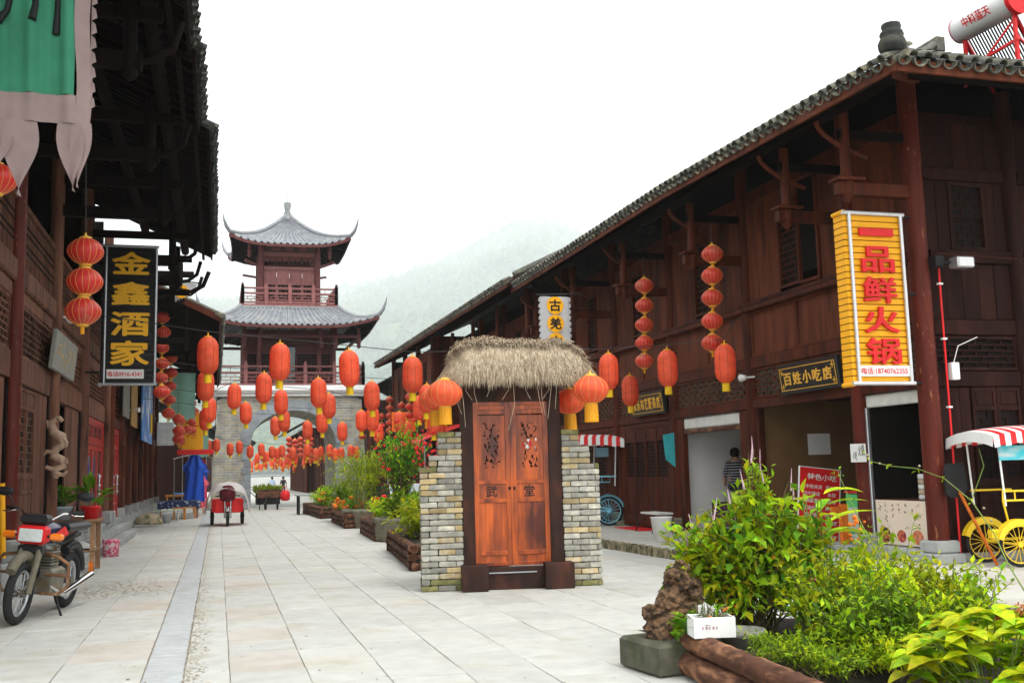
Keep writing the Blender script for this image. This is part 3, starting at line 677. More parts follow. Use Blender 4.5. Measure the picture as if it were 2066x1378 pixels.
# ---------------------------------------------------------------- second house on the right, down to the tower
H2 = thing('timber_house', 'dark timber house on the right between the corner house and the gate tower', 'house', (12, 44, 0), world=True)
c2 = [31.6, 35.3, 39, 42.7, 46.4, 50.1, 53.8, 57.5]; X2_ = lambda i: 10.9 if i < 4 else 9.5
for i, y in enumerate(c2):
    X2 = X2_(i); MB().cyl((X2, y, .4), (X2, y, 8.3), .14, .13, 10).build('column', W_, H2); MB().box((X2-.22, y-.22, .16), (X2+.22, y+.22, .42), .02).build('column_base', M['conc'], H2)
for i in range(7):
    y0, y1 = c2[i], c2[i+1]; w_ = y1-y0-.26; X2 = X2_(i); Mx = PL_W(X2, y1-.13, 0)
    bar(H2, Mx, 0, w_, 2.95, 3.15, W_); bar(H2, Mx, 0, w_, 3.8, 4.04, W_); bar(H2, Mx, 0, w_, 5.0, 5.2, W_, -.1, .12, 'rail')
    transom(H2, Mx, 0, w_, 3.16, 3.79, W_, 18, 5, seed=i)
    for k in range(2): panel(H2, Mx, w_*k/2+.01, w_*(k+1)/2-.01, 4.05, 5.0, WL)
    boards(H2, Mx, 0, w_*.38, 5.21, 7.5, WL, 2); window(H2, Mx, w_*.38, w_*.62, 5.25, 7.0, W_, 4, 9, seed=i); boards(H2, Mx, w_*.62, w_, 5.21, 7.5, WL, 2)
    MB(Mx).box((w_*.38, 7.02, -.03), (w_*.62, 7.5, .01)).build('wall_board', WL, H2)
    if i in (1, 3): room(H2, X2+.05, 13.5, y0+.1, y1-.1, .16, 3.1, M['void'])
    else:
        for k in range(4): door_leaf(H2, Mx, w_*.25*k+.01, w_*.25*(k+1)-.01, .3, 2.94, W_, 8, seed=k)
mb = MB(); mb.box((16.4, 31.4, .1), (16.5, 57.8, 7.6)); mb.box((9.5, 57.7, .1), (16.5, 57.8, 8)); mb.build('rear_wall', WD, H2); MB().box((9.55, 46.3, .16), (11.2, 46.38, 8)).build('return_wall', W_, H2)
MB().box((11.2, 31.5, 3.9), (16.4, 57.7, 3.97)).build('upper_floor', WD, H2); MB().box((11.0, 31.5, 5.2), (11.03, 57.7, 8)).build('wall_core', WD, H2); X2 = 10.9
a, b, c, d = (8.78, 31.0, 7.72), (8.50, 58.0, 7.85), (14, 31.0, 10.3), (14, 58, 10.3)
mb = MB(); roof_slope(mb, a, b, c, d); roof_slope(mb, (19, 31, 7.8), (19, 58, 7.8), c, d); mb.build('roof', M['tiledk'], H2)
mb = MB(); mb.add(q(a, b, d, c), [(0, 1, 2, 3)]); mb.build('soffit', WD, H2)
eave_tiles(H2, a, b, (5.2, 0, 2.5), M['tile'], .26, 1, -.01, (12, 44, 0))
mb = MB(); mb.beam((8.78, 31.0, 7.63), (8.5, 58, 7.76), .05, .17); mb.build('fascia', M['woodlt'], H2)
mb = MB(); mb.beam((8.78, 31.0, 7.68), (14, 31, 10.2), .06, .22); mb.build('bargeboard', W_, H2)
mb = MB(); mb.cyl((9.0, 31.0, 7.95), (14, 31.0, 10.38), .1, .1, 8); mb.build('verge_tiles', M['tile'], H2)
y = 31.4
while y < 57.9: MB().beam((8.8-.01*(y-31), y, 7.66), (11.4, y, 8.92), .08, .08).build('rafter', WD, H2); y += .5
for y in c2:
    MB().box((9.5, y-.06, 6.1), (X2, y+.06, 6.28), .01).build('bracket_arm', W_, H2)
    mb = MB(); mb.lathe([(.03, -.4), (.1, -.3), (.08, -.2), (.11, -.1), (.08, 0), (.08, 1.3)], 10, (9.6, y, 6.35)); mb.build('hanging_post', W_, H2)
# ---------------------------------------------------------------- left-hand house with the balcony
HL = thing('timber_house', 'tall weathered timber house on the left with slatted balcony and dark overhanging eaves', 'house', (-5, 24, 0), world=True)
cl = [13.6, 17.7, 21.8, 26.6, 31.7]; XL = -3.2
LW, LD = M['woodL'], M['woodLdk']
M['redgloss'] = mat('glossy_red_door', (.36,.016,.014), .3, .15, (6,6,2), .1, spec=.5)
for i, y in enumerate(cl):
    MB().cyl((XL+.06, y, .9), (XL+.06, y, 8.9), .15, .13, 14).build('column', M['pillar'] if i == 1 else LW, HL)
    MB().box((XL-.14, y-.2, .57), (XL+.27, y+.2, .92), .025).build('column_base', M['stone'], HL)
for i in range(4):
    y0, y1 = cl[i], cl[i+1]; w_ = y1-y0-.28; Mx = PL_E(XL, y0+.14, 0)
    bar(HL, Mx, 0, w_, 3.42, 3.86, LW); transom(HL, Mx, 0, w_, 3.87, 4.72, LW, int(w_/.15), 7, seed=i)
    bar(HL, Mx, 0, w_, 4.73, 4.95, LW, -.08, .05); bar(HL, Mx, 0, w_, 4.96, 5.32, LW, -.12, .12, 'balcony_beam', .03)
    # slatted balustrade
    bar(HL, Mx, 0, w_, 6.30, 6.40, LW, -.03, .10, 'hand_rail', .02)
    n = int(w_/.125)
    for z in (5.62, 5.74, 5.94, 6.06): bar(HL, Mx, 0, w_, z, z+.035, LD, .0, .05, 'rail_bar', 0)
    for k in range(n):
        x = (k+.5)*w_/n; MB(Mx).box((x-.022, 5.33, .005), (x+.022, 6.29, .045)).build('baluster', LW, HL)
    if i != 2: window(HL, Mx @ Matrix.Translation((0, 0, -1.6)), w_*.3, w_*.7, 5.5, 7.4, LD, 6, 9, seed=i)
MB().box((-9, 13.6, 5.2), (-3.3, 31.7, 5.3)).build('balcony_floor', LD, HL); MB().box((-4.95, 6, 5.3), (-4.88, 31.7, 10.05)).build('balcony_wall', M['wooddk'], HL); MB().box((-4.88, 31.6, 5.3), (-3.3, 31.7, 9.3)).build('balcony_wall', M['wooddk'], HL)
# ground floor bays
for i in (0, 1):
    y0, y1 = cl[i], cl[i+1]; w_ = y1-y0-.28; Mx = PL_E(XL, y0+.14, 0)
    bar(HL, Mx, 0, .16, .6, 3.4, LD, -.08, .04, 'jamb'); bar(HL, Mx, w_-.16, w_, .6, 3.4, LD, -.08, .04, 'jamb'); bar(HL, Mx, .17, w_-.17, .6, .8, LW, -.06, .06, 'door_sill')
    boards(HL, Mx, .18, .66, .81, 3.41, LW, 1); boards(HL, Mx, w_-1.5, w_-.18, .81, 3.41, LW, 3)
    for k in range(2): door_leaf(HL, Mx, .70+k*.78, .70+(k+1)*.78-.01, .82, 3.38, LW, 9, seed=k+i)
y0, y1 = cl[2], cl[3]; w_ = y1-y0-.28; Mx = PL_E(XL, y0+.14, 0)
bar(HL, Mx, 0, .2, .6, 3.4, LD, -.08, .04, 'jamb'); bar(HL, Mx, w_-.2, w_, .6, 3.4, LD, -.08, .04, 'jamb')
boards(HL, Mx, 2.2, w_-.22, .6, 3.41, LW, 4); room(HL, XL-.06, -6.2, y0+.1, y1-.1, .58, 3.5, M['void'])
def red_doors(th, X, y0, y1, z0=.6, zt=3.4):
    w_ = y1-y0; Mx = PL_E(X, y0, 0); RM = M['redgloss']
    bar(th, Mx, 0, .10, z0, zt, RM, -.06, .05, 'jamb'); bar(th, Mx, w_-.10, w_, z0, zt, RM, -.06, .05, 'jamb'); bar(th, Mx, .1, w_-.1, 2.72, 2.84, RM, -.06, .05, 'door_head'); bar(th, Mx, .1, w_-.1, zt-.1, zt, RM, -.06, .05, 'door_head')
    n = 4
    for k in range(n):
        a, b = .11+(w_-.22)*k/n, .11+(w_-.22)*(k+1)/n-.01
        mb = MB(Mx); frame(mb, a, z0+.02, b, 2.70, .11, -.03, .03); mb.box((a+.11, z0+.4, -.03), (b-.11, z0+.5, .03)); d = mb.build('door_leaf', RM, th); sub(d)
        MB(Mx).box((a+.1, z0+.1, -.008), (b-.1, 2.62, .0)).build('pane', M['glass'], d)
        xh = b-.05 if k % 2 == 0 else a+.05
        mb = MB(Mx); mb.tube([(xh, 1.35, .03), (xh, 1.35, .09), (xh, 1.95, .09), (xh, 1.95, .03)], .016, 6); [mb.lathe([(.0, -.04), (.035, -.02), (.035, .02), (0, .04)], 8, (xh, z_, .09)) for z_ in (1.42, 1.65, 1.88)]; mb.build('handle', M['steel'], d)
        mb = MB(Mx); frame(mb, a, 2.85, b, zt-.11, .06, -.03, .03); tl = mb.build('top_light', RM, th); sub(tl); MB(Mx).box((a+.05, 2.9, -.008), (b-.05, zt-.16, 0)).build('pane', M['glass'], tl)
red_doors(HL, XL, cl[3]+.16, cl[4]-.16)
mb = MB(); mb.box((-9.1, 13.6, .5), (-9, 31.7, 9)); mb.box((-9, 13.5, .5), (-3.3, 13.6, 9)); mb.box((-9, 31.7, .5), (-3.3, 31.8, 9)); mb.build('rear_wall', LD, HL)
MB().box((-9, 13.6, 3.6), (-3.28, 31.7, 3.66)).build('upper_floor', LD, HL)
OL = (-5, 24, 0)
for k, (x, ya, yb, z) in enumerate(((-.43, 6.0, 14.95, 8.0), (-.37, 15.0, 18.5, 8.02), (-.2, 18.56, 29.6, 8.02))):
    a, b, c, d = (x, ya, z), (x, yb, z), (-8, ya, z+3.6), (-8, yb, z+3.6)
    mb = MB(); roof_slope(mb, b, a, d, c, .26); mb.build('roof', M['tiledk'], HL)
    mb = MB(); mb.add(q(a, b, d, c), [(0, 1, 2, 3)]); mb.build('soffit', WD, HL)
    eave_tiles(HL, (x, ya+(4 if k == 0 else .02), z), (x, yb, z), (-7.6, 0, 3.6), M['tiledk'], .26, 2, -.01, OL)
    mb = MB(); mb.beam((x-.03, ya, z-.10), (x-.03, yb, z-.10), .05, .16); mb.build('fascia', LD, HL)
    mb = MB(); mb.beam((x-.25, ya, z-.16), (x-.25, yb, z-.16), .07, .05); mb.build('gutter_board', M['woodLdk'], HL)
    mb = MB(); mb.beam((x, yb, z-.03), (-8, yb, z+3.57), .06, .2); mb.build('bargeboard', LD, HL)
    y = max(ya, 8)+.2
    while y < yb: MB().beam((x-.05, y, z-.10), (-3.4, y, z-.10+1.42), .08, .1).build('rafter', LD, HL); y += .42
MB().cyl((-.95, 7, 8.12), (-.95, 29.9, 8.12), .11, .11, 8).build('purlin', LD, HL); MB().cyl((-2.0, 7, 8.6), (-2.0, 29.9, 8.6), .11, .11, 8).build('purlin', LD, HL)
for y in cl + [29.4]:
    MB().box((-3.2, y-.08, 7.05), (-1.0, y+.08, 7.28), .015).build('bracket_arm', LD, HL); MB().box((-3.2, y-.06, 7.72), (-.75, y+.06, 7.9), .015).build('tie_beam', LD, HL)
    mb = MB(); mb.lathe([(.03, -.4), (.11, -.32), (.09, -.22), (.12, -.1), (.09, 0), (.09, .85)], 10, (-1.15, y, 7.3)); mb.build('hanging_post', LD, HL)
    mb = MB(); mb.tube([(-1.15, y, 7.15), (-.85, y, 7.2), (-.62, y, 7.38), (-.52, y, 7.75)], .05, 6); mb.build('curved_strut', LD, HL)
mb = MB(); mb.prism([(-3.3, 5.3), (-9, 5.3), (-9, 12), (-8, 11.55), (-3.3, 9.3)], 29.4, 29.5); mb.build('gable_wall', LD, HL)
mb = MB(); roof_slope(mb, (-2.7, 32.6, 6.9), (-2.7, 29.7, 6.9), (-8.5, 32.6, 9.6), (-8.5, 29.7, 9.6), .26); mb.build('lean_roof', M['tiledk'], HL)
# end of the eaves: lower outrigger with upturned tip
mb = MB(); mb.box((-3.2, 29.5, 6.35), (-.95, 29.66, 6.5), .015); mb.box((-3.2, 29.5, 6.82), (-.8, 29.66, 6.98), .015); mb.box((-1.35, 29.5, 6.2), (-1.2, 29.66, 7.9)); mb.box((-2.0, 29.5, 6.3), (-1.85, 29.66, 8)); mb.tube([(-.8, 29.58, 6.9), (-.45, 29.58, 7.1), (-.3, 29.58, 7.5)], .06, 6); mb.build('end_bracket', LD, HL)

# ---------------------------------------------------------------- second left house, lower, to the tower
HB = thing('timber_house', 'lower timber shop row on the left beyond the black sign, with brown doors', 'house', (-5, 46, 0), world=True)
cb = [33.2, 36.4, 39.5, 42.6, 45.7, 49, 52.5, 57]
for y in cb: MB().cyl((XL+.05, y, .85), (XL+.05, y, 7.6), .14, .13, 10).build('column', W_, HB); MB().box((XL-.12, y-.2, .57), (XL+.25, y+.2, .88), .02).build('column_base', M['stone'], HB)
M['gold_panel'] = mat('ochre_signboard', (.42,.26,.08), .6, .15, (5,5,5), .05)
for i in range(7):
    y0, y1 = cb[i], cb[i+1]; w_ = y1-y0-.28; Mx = PL_E(XL, y0+.14, 0)
    bar(HB, Mx, 0, w_, 3.42, 3.7, W_); bar(HB, Mx, 0, w_, 4.72, 4.95, W_); transom(HB, Mx, 0, w_, 3.72, 4.7, W_, int(w_/.17), 6, seed=i); boards(HB, Mx, 0, w_, 4.96, 7.4, WL, 4)
    if i == 0: red_doors(HB, XL, y0+.15, y1-.15)
    elif i in (1, 4, 6):
        for k in range(4): door_leaf(HB, Mx, w_*.25*k+.01, w_*.25*(k+1)-.01, .62, 3.4, WL, 9, seed=k)
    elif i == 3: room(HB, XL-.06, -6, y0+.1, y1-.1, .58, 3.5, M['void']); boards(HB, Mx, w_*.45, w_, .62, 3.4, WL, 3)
    else: boards(HB, Mx, 0, w_, .62, 3.4, WL, 5)
mb = MB(); mb.box((-8, 33.1, .5), (-3.26, 33.2, 7.6)); mb.box((-8, 56.9, .5), (-3.26, 57.1, 7.6)); mb.box((-8.1, 33, .5), (-8, 57, 7.5)); mb.build('end_wall', WL, HB)
MB().box((-8, 33.2, 3.6), (-3.28, 57, 3.66)).build('upper_floor', LD, HB)
a, b, c, d = (.05, 33.0, 6.75), (-.05, 57.6, 6.75), (-5.2, 33.0, 9.25), (-5.2, 57.6, 9.25)
mb = MB(); roof_slope(mb, b, a, d, c, .26); roof_slope(mb, (-10, 33, 6.9), (-10, 57.6, 6.9), c, d, .26); mb.build('roof', M['tile'], HB)
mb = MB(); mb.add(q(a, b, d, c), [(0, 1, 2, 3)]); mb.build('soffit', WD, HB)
eave_tiles(HB, a, b, (-5.2, 0, 2.6), M['tile'], .26, 1, -.01, (-5, 46, 0))
mb = MB(); mb.beam((.05, 33.0, 6.68), (-5.2, 33.0, 9.16), .08, .18); mb.build('bargeboard', W_, HB); mb = MB(); mb.beam((.02, 33, 6.66), (-.08, 57.6, 6.66), .05, .16); mb.build('fascia', W_, HB)
mb = MB(); mb.cyl((.10, 33.05, 6.80), (-5.2, 33.05, 9.32), .06, .06, 8); mb.build('verge_tiles', M['tile'], HB)
y = 33.4
while y < 57: MB().beam((0, y, 6.63), (-3.3, y, 8.2), .08, .08).build('rafter', WD, HB); y += .5
for y in cb: MB().box((-3.2, y-.06, 5.9), (-.9, y+.06, 6.1), .01).build('bracket_arm', WD, HB); MB().cyl((-1, y, 5.7), (-1, y, 7.2), .08, .08, 8).build('hanging_post', WD, HB)

# ================================================================ gate tower
TX, TY = 3.85, 61.5
TW = thing('gate_tower', 'grey brick gate tower with an arch and two upturned tiled pagoda roofs closing the street', 'tower', (TX, TY, 0), world=True)
def brickmat(name, c1, c2, mortar, sc, bw=.5, rh=.25, msz=.02, bump=.5):
    m = bpy.data.materials.new(name); m.use_nodes = True; nt = m.node_tree; N = nt.nodes; L = nt.links; b = N['Principled BSDF']; b.inputs['Roughness'].default_value = .9
    tc = N.new('ShaderNodeTexCoord'); sp = N.new('ShaderNodeSeparateXYZ'); cb_ = N.new('ShaderNodeCombineXYZ'); L.new(tc.outputs['Object'], sp.inputs[0])
    ad = N.new('ShaderNodeMath'); ad.operation = 'ADD'; L.new(sp.outputs[0], ad.inputs[0]); L.new(sp.outputs[1], ad.inputs[1]); L.new(ad.outputs[0], cb_.inputs[0]); L.new(sp.outputs[2], cb_.inputs[1])
    br = N.new('ShaderNodeTexBrick'); br.inputs['Scale'].default_value = sc; br.inputs['Brick Width'].default_value = bw; br.inputs['Row Height'].default_value = rh; br.inputs['Mortar Size'].default_value = msz
    br.inputs['Color1'].default_value = (*c1, 1); br.inputs['Color2'].default_value = (*c2, 1); br.inputs['Mortar'].default_value = (*mortar, 1); L.new(cb_.outputs[0], br.inputs['Vector'])
    nz = N.new('ShaderNodeTexNoise'); nz.inputs['Scale'].default_value = 2.2; nz.inputs['Detail'].default_value = 6; L.new(tc.outputs['Object'], nz.inputs['Vector'])
    mr = N.new('ShaderNodeMapRange'); mr.inputs[1].default_value = .3; mr.inputs[2].default_value = .7; mr.inputs[3].default_value = .7; mr.inputs[4].default_value = 1.3; L.new(nz.outputs[0], mr.inputs[0])
    hs = N.new('ShaderNodeHueSaturation'); L.new(br.outputs[0], hs.inputs['Color']); L.new(mr.outputs[0], hs.inputs['Value']); L.new(hs.outputs[0], b.inputs['Base Color'])
    bp = N.new('ShaderNodeBump'); bp.inputs['Strength'].default_value = bump; bp.inputs['Distance'].default_value = .02; L.new(br.outputs['Fac'], bp.inputs['Height']); bp.invert = True; L.new(bp.outputs[0], b.inputs['Normal'])
    return m
M['towbrick'] = brickmat('grey_ochre_brickwork', (.40,.35,.24), (.27,.275,.26), (.42,.42,.38), 1, .46, .15, .014)
M['bluestone'] = mat('blue_grey_stone', (.24,.265,.28), .85, .2, (3,3,3), .15, .3)
# wall with arched opening: front and back faces, tunnel
AX, AW, ASP, ATOP = 3.85+.05, 2.3, 3.55, 5.35     # arch centre, half width, spring, crown
aL, aR = 1.72+.0, 6.32     # opening edges on the ground
acx = (aL+aR)/2; aw = (aR-aL)/2
arch = [(acx-aw, 0)] + [(acx - aw*math.cos(PI*k/18), ASP + (ATOP-ASP)*math.sin(PI*k/18)) for k in range(19)] + [(acx+aw, 0)]
yf, yb = 58.5, 64.5
bl, br_, tl, tr = -.42, 8.12, -.10, 7.80
def wall_face(y):
    mb = MB(); n = len(arch); outer = []
    for x, z in arch:      # project to outline
        outer.append((tl-(tl-bl)*0 if 0 else None))
    vs = [(x, y, z) for x, z in arch]; fs = []
    top = 6.15; ol = []
    for i, (x, z) in enumerate(arch):
        u = i/(n-1)
        if i == 0: ol.append((bl, 0))
        elif i == n-1: ol.append((br_, 0))
        elif i == 1: ol.append((bl+(tl-bl)*ASP/top, ASP))
        elif i == n-2: ol.append((br_+(tr-br_)*ASP/top, ASP))
        else:
            k = (i-1)/18.; ol.append((tl+(tr-tl)*min(1, max(0, (k-.12)/.76)), top if .12 <= k <= .88 else ASP+(top-ASP)*(k/.12 if k < .12 else (1-k)/.12)))
    vs += [(x, y, z) for x, z in ol]
    fs = [(i, i+1, n+i+1, n+i) for i in range(n-1)]
    mb.add(vs, fs); return mb
mb = wall_face(yf); b2 = wall_face(yb); mb.add(b2.v, b2.f)
for (xa, za), (xb, zb) in zip(arch, arch[1:]): mb.add([(xa, yf, za), (xb, yf, zb), (xb, yb, zb), (xa, yb, za)], [(0, 1, 2, 3)])
mb.add([(bl, yf, 0), (tl, yf, 6.15), (tl, yb, 6.15), (bl, yb, 0)], [(0,1,2,3)]); mb.add([(br_, yf, 0), (tr, yf, 6.15), (tr, yb, 6.15), (br_, yb, 0)], [(0,1,2,3)])
mb.build('base_wall', M['towbrick'], TW)
vm = MB().box((-.16, -.06, -.3), (.16, .06, .3), .02).mesh('arch_stone', M['bluestone'])
for k in range(27):
    t_ = PI*(k+.5)/27; x = acx - (aw+.30)*math.cos(t_); z = ASP + (ATOP-ASP+.30)*math.sin(t_); ang = math.atan2((ATOP-ASP)*math.cos(t_)*-1*-1, aw*math.sin(t_))
    nx, nz_ = -math.cos(t_)/aw, math.sin(t_)/(ATOP-ASP)
    o = mobj('arch_stone', vm, TW, loc=(x-TX, yf-.03-TY, z), rot=(0, math.atan2(nx, nz_), 0))
for s in (-1, 1):
    z = .0; k = 0
    while z < ASP-.05:
        h = .38; wq = .5 if k % 2 else .36; x0 = acx+s*(aw+.005); MB().box((x0, yf-.05, z+.005), (x0+s*wq, yf+.2, z+h-.005), .015).build('jamb_stone', M['bluestone'], TW); z += h; k += 1
mb = MB(); mb.box((tl-.12, 58.32, 6.15), (tr+.12, 64.7, 6.34), .02); mb.box((tl-.28, 58.16, 6.342), (tr+.28, 64.86, 6.44), .02); mb.box((tl-.36, 58.08, 6.442), (tr+.36, 64.94, 6.74), .02); mb.build('cornice', M['white'], TW)
TWd, TP = M['towwood'], M['towpink']
def balustrade(x0, x1, y, z, h, npan, side=0):
    """railing along x (side=0) at y, or along y when side is an x position"""
    def bx(a, b, zz0, zz1, d=.05): return ((a, y-d, zz0), (b, y+d, zz1)) if not side else ((side-d, a, zz0), (side+d, b, zz1))
    for k in range(npan+1):
        c_ = x0+(x1-x0)*k/npan; mb = MB(); mb.box(*bx(c_-.09, c_+.09, z, z+h+.14, .09), .02); mb.box(*bx(c_-.06, c_+.06, z+h+.142, z+h+.26, .06), .02); mb.build('rail_post', TP, TW)
    for zz in (z+.06, z+h*.62, z+h-.06): mb = MB(); mb.box(*bx(x0+.0, x1, zz, zz+.08, .045)); mb.build('rail', TP, TW)
    for k in range(npan):
        a, b = x0+(x1-x0)*k/npan+.09, x0+(x1-x0)*(k+1)/npan-.09; mb = MB(plane((0, y, 0), (1,0,0), (0,0,1), (0,-1,0)) if not side else plane((side, 0, 0), (0,1,0), (0,0,1), (1,0,0)))
        lattice(mb, a, z+.14, b, z+h*.62, 6, 3, .035, .05, seed=k); lattice(mb, a, z+h*.62+.08, b, z+h-.06, 4, 1, .03, .05, seed=k); mb.build('lattice', TP, TW)
balustrade(TX-4.05, TX+4.05, 58.55, 6.74, 1.12, 5); balustrade(58.55, 64.5, 0, 6.74, 1.12, 4, TX-4.05); balustrade(58.55, 64.5, 0, 6.74, 1.12, 4, TX+4.05)
balustrade(TX-2.62, TX+2.62, 59.1, 11.42, .95, 4); balustrade(59.1, 64, 0, 11.42, .95, 4, TX-2.62); balustrade(59.1, 64, 0, 11.42, .95, 4, TX+2.62)
MB().box((TX-2.7, 59.0, 11.28), (TX+2.7, 64.1, 11.42), .02).build('upper_deck', TP, TW)
for y in (59.6, 63.4):
    for x in (-2.5, -1.68, 1.68, 2.5): MB().cyl((TX+x, y, 6.74), (TX+x, y, 10.3), .14, .13, 12).build('column', TWd, TW)
    for x in (-1.6, 1.6): MB().cyl((TX+x, y+(.2 if y < 61 else -.2), 11.42), (TX+x, y+(.2 if y < 61 else -.2), 15.0), .19, .17, 12).build('column', TWd, TW)
# lower storey walls
for y, s in ((60.0, 1), (63.0, -1)):
    Mx = PL_S(TX-2.5, y, 0)
    for a, b, kind in ((.12, .75, 'w'), (.9, 2.1, 'w'), (2.15, 2.85, 'v'), (2.9, 4.1, 'w'), (4.25, 4.88, 'w')):
        if kind == 'v': MB(Mx).box((a, 6.74, -.1), (b, 9.1, -.05)).build('doorway', M['glass'], TW)
        else:
            panel(TW, Mx, a, b, 6.74, 7.5, TWd); window(TW, Mx, a, b, 7.5, 8.75, TWd, 4, 7); panel(TW, Mx, a, b, 8.76, 9.2, TWd)
    bar(TW, Mx, 0, 5, 9.22, 9.5, TWd); bar(TW, Mx, 0, 5, 9.52, 10.1, TWd, -.1, .02)
for x in (-2.5, 2.5): MB().box((TX+x-.05, 60, 6.74), (TX+x+.05, 63, 10.2)).build('side_wall', TWd, TW)
MB().box((TX-3.9, 58.35, 9.45), (TX+3.9, 58.5, 9.62), .01).build('eave_beam', TWd, TW); MB().box((TX-3.9, 64.5, 9.45), (TX+3.9, 64.65, 9.62), .01).build('eave_beam', TWd, TW)
for x in (-3.8, 3.8): MB().box((TX+x-.07, 58.5, 9.45), (TX+x+.07, 64.5, 9.62), .01).build('eave_beam', TWd, TW)
for x in (-3.8, -2.5, -1.68, 1.68, 2.5, 3.8):
    mb = MB(); mb.lathe([(.04, -.5), (.13, -.4), (.1, -.25), (.14, -.12), (.1, 0), (.1, .7)], 10, (TX+x, 58.42, 9.35)); mb.build('hanging_post', TWd, TW)
    if abs(x) < 3: MB().box((TX+x-.06, 58.42, 9.0), (TX+x+.06, 60, 9.2), .01).build('bracket_arm', TWd, TW)
# upper storey: open frieze, panels, brackets
for y in (59.85, 63.15):
    Mx = PL_S(TX-1.45, y, 0)
    for k in range(4):
        a, b = .03+.72*k, .03+.72*(k+1)-.02
        panel(TW, Mx, a, b, 11.42, 11.75, TP); window(TW, Mx, a, b, 11.76, 12.75, TP, 4, 6); panel(TW, Mx, a, b, 12.76, 13.55, TP)
    bar(TW, Mx, -.1, 3.0, 13.57, 13.75, TP); bar(TW, Mx, -.1, 3.0, 14.35, 14.6, TP, -.1, .1)
    for k in range(4):
        a, b = .72*k, .72*(k+1); mb = MB(Mx); mb.prism([(a+.04, 14.34), (a+.02, 13.95), (a+.14, 14.12), (a+.26, 13.98), (a+.36, 14.22), (b-.26, 13.98), (b-.14, 14.12), (b-.02, 13.95), (b-.04, 14.34)], -.03, .03, 'z'); mb.build('carved_frieze', TWd, TW)
for x in (-1.45, 1.45):
    Mx = plane((TX+x, 61.5-1.65, 0), (0,1,0), (0,0,1), (1,0,0))
    for k in range(3): panel(TW, Mx, 1.1*k, 1.1*(k+1)-.02, 11.42, 13.5, TP)
    bar(TW, Mx, 0, 3.3, 13.57, 13.75, TP); bar(TW, Mx, 0, 3.3, 14.35, 14.6, TP)
for x in (-.75, 0, .75):
    mb = MB(); mb.prism([(TX+x-.3, 14.95), (TX+x-.22, 14.7), (TX+x, 14.62), (TX+x+.22, 14.7), (TX+x+.3, 14.95), (TX+x+.12, 14.88), (TX+x-.12, 14.88)], 59.35, 59.75); mb.build('bracket_set', TP, TW)
for x in (-2.25, -1.6, 1.6, 2.25):
    mb = MB(); mb.lathe([(.03, -.45), (.12, -.35), (.09, -.2), (.13, -.1), (.1, 0), (.1, .6)], 10, (TX+x, 59.2, 14.55)); mb.build('hanging_post', TWd, TW)
for sx in (-1, 1):
    for k in (0, 1): MB().beam((TX+sx*1.6, 59.8+k*3.4, 13.7), (TX+sx*2.5, 59.2+k*4.6, 13.95), .1, .14).build('corner_strut', TWd, TW)
MB().box((TX-1.6, 59.8, 14.95), (TX+1.6, 63.2, 15.05)).build('ceiling', TWd, TW)
def pagoda_roof(ax, ay, bx_, by_, z0, z1, lift, tip, pitch=.34):
    def S(side, u, v, dz=0):    # u -1..1 along eave, v 0 eave .. 1 top
        e = ax if side % 2 == 0 else ay; f_ = bx_ if side % 2 == 0 else by_; o_ = ay if side % 2 == 0 else ax; p_ = by_ if side % 2 == 0 else bx_
        fl = 1+.06*abs(u)**5*(1-v)**2
        x = u*(e*(1-v)+f_*v)*fl; y = -(o_*(1-v)+p_*v)*(1+.05*abs(u)**5*(1-v)**2)
        z = z0 + (z1-z0)*(.42*v+.58*v**2.0) + lift*abs(u)**4*(1-v)**2.2 + dz
        c, s = [(1, 0), (0, 1), (-1, 0), (0, -1)][side]
        return Vector((TX + x*c - y*s, TY + x*s + y*c, z))
    for side in range(4):
        e = ax if side % 2 == 0 else ay; n = int(2*e/pitch)
        prof = [(0, 0), (.2, .1), (.34, .85), (.5, 1), (.66, .85), (.8, .1)]; us = [(-1+2*(i+a)/n, h) for i in range(n) for a, h in prof] + [(1, 0)]
        mb = MB(); nv = 7; vs = [S(side, u, v/nv, .12*h) for v in range(nv+1) for u, h in us]; nu = len(us)
        mb.add(vs, [(j*nu+i, j*nu+i+1, (j+1)*nu+i+1, (j+1)*nu+i) for j in range(nv) for i in range(nu-1)]); mb.build('roof', M['towtile'], TW)
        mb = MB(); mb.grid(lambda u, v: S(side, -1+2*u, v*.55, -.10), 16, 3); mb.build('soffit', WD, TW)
        mb = MB(); pts = [S(side, -1+2*k/16, 0, -.06) for k in range(17)]
        for p, q_ in zip(pts, pts[1:]): mb.beam(p, q_, .06, .16)
        mb.build('fascia', TWd, TW)
        mb = MB(); pts = [S(side, 1, k/10, .12) for k in range(11)]
        d = (pts[0]-pts[2]).normalized(); ext = [pts[0] + d*(.25) + Vector((0, 0, tip*.25)), pts[0] + d*.42 + Vector((0, 0, tip*.62)), pts[0] + d*.52 + Vector((0, 0, tip))]
        mb.tube(ext[::-1] + pts, [.02, .06, .10, .12] + [.12]*10, 8); mb.build('hip_ridge', M['towtile'], TW)
        for k in range(-6, 7):    # rafters
            u = k/6.5; MB().beam(S(side, u, .02, -.16), S(side, u, .5, -.2), .08, .09).build('rafter', WD, TW)
    if bx_ > 1:
        mb = MB(); mb.box((TX-bx_-.1, TY-by_-.1, z1-.05), (TX+bx_+.1, TY+by_+.1, z1+.1), .03); mb.build('top_ridge', M['towtile'], TW)
pagoda_roof(4.5, 4.4, 2.72, 2.55, 9.95, 11.2, .55, .85)
pagoda_roof(3.2, 3.0, .12, .12, 14.78, 17.05, .5, .95)
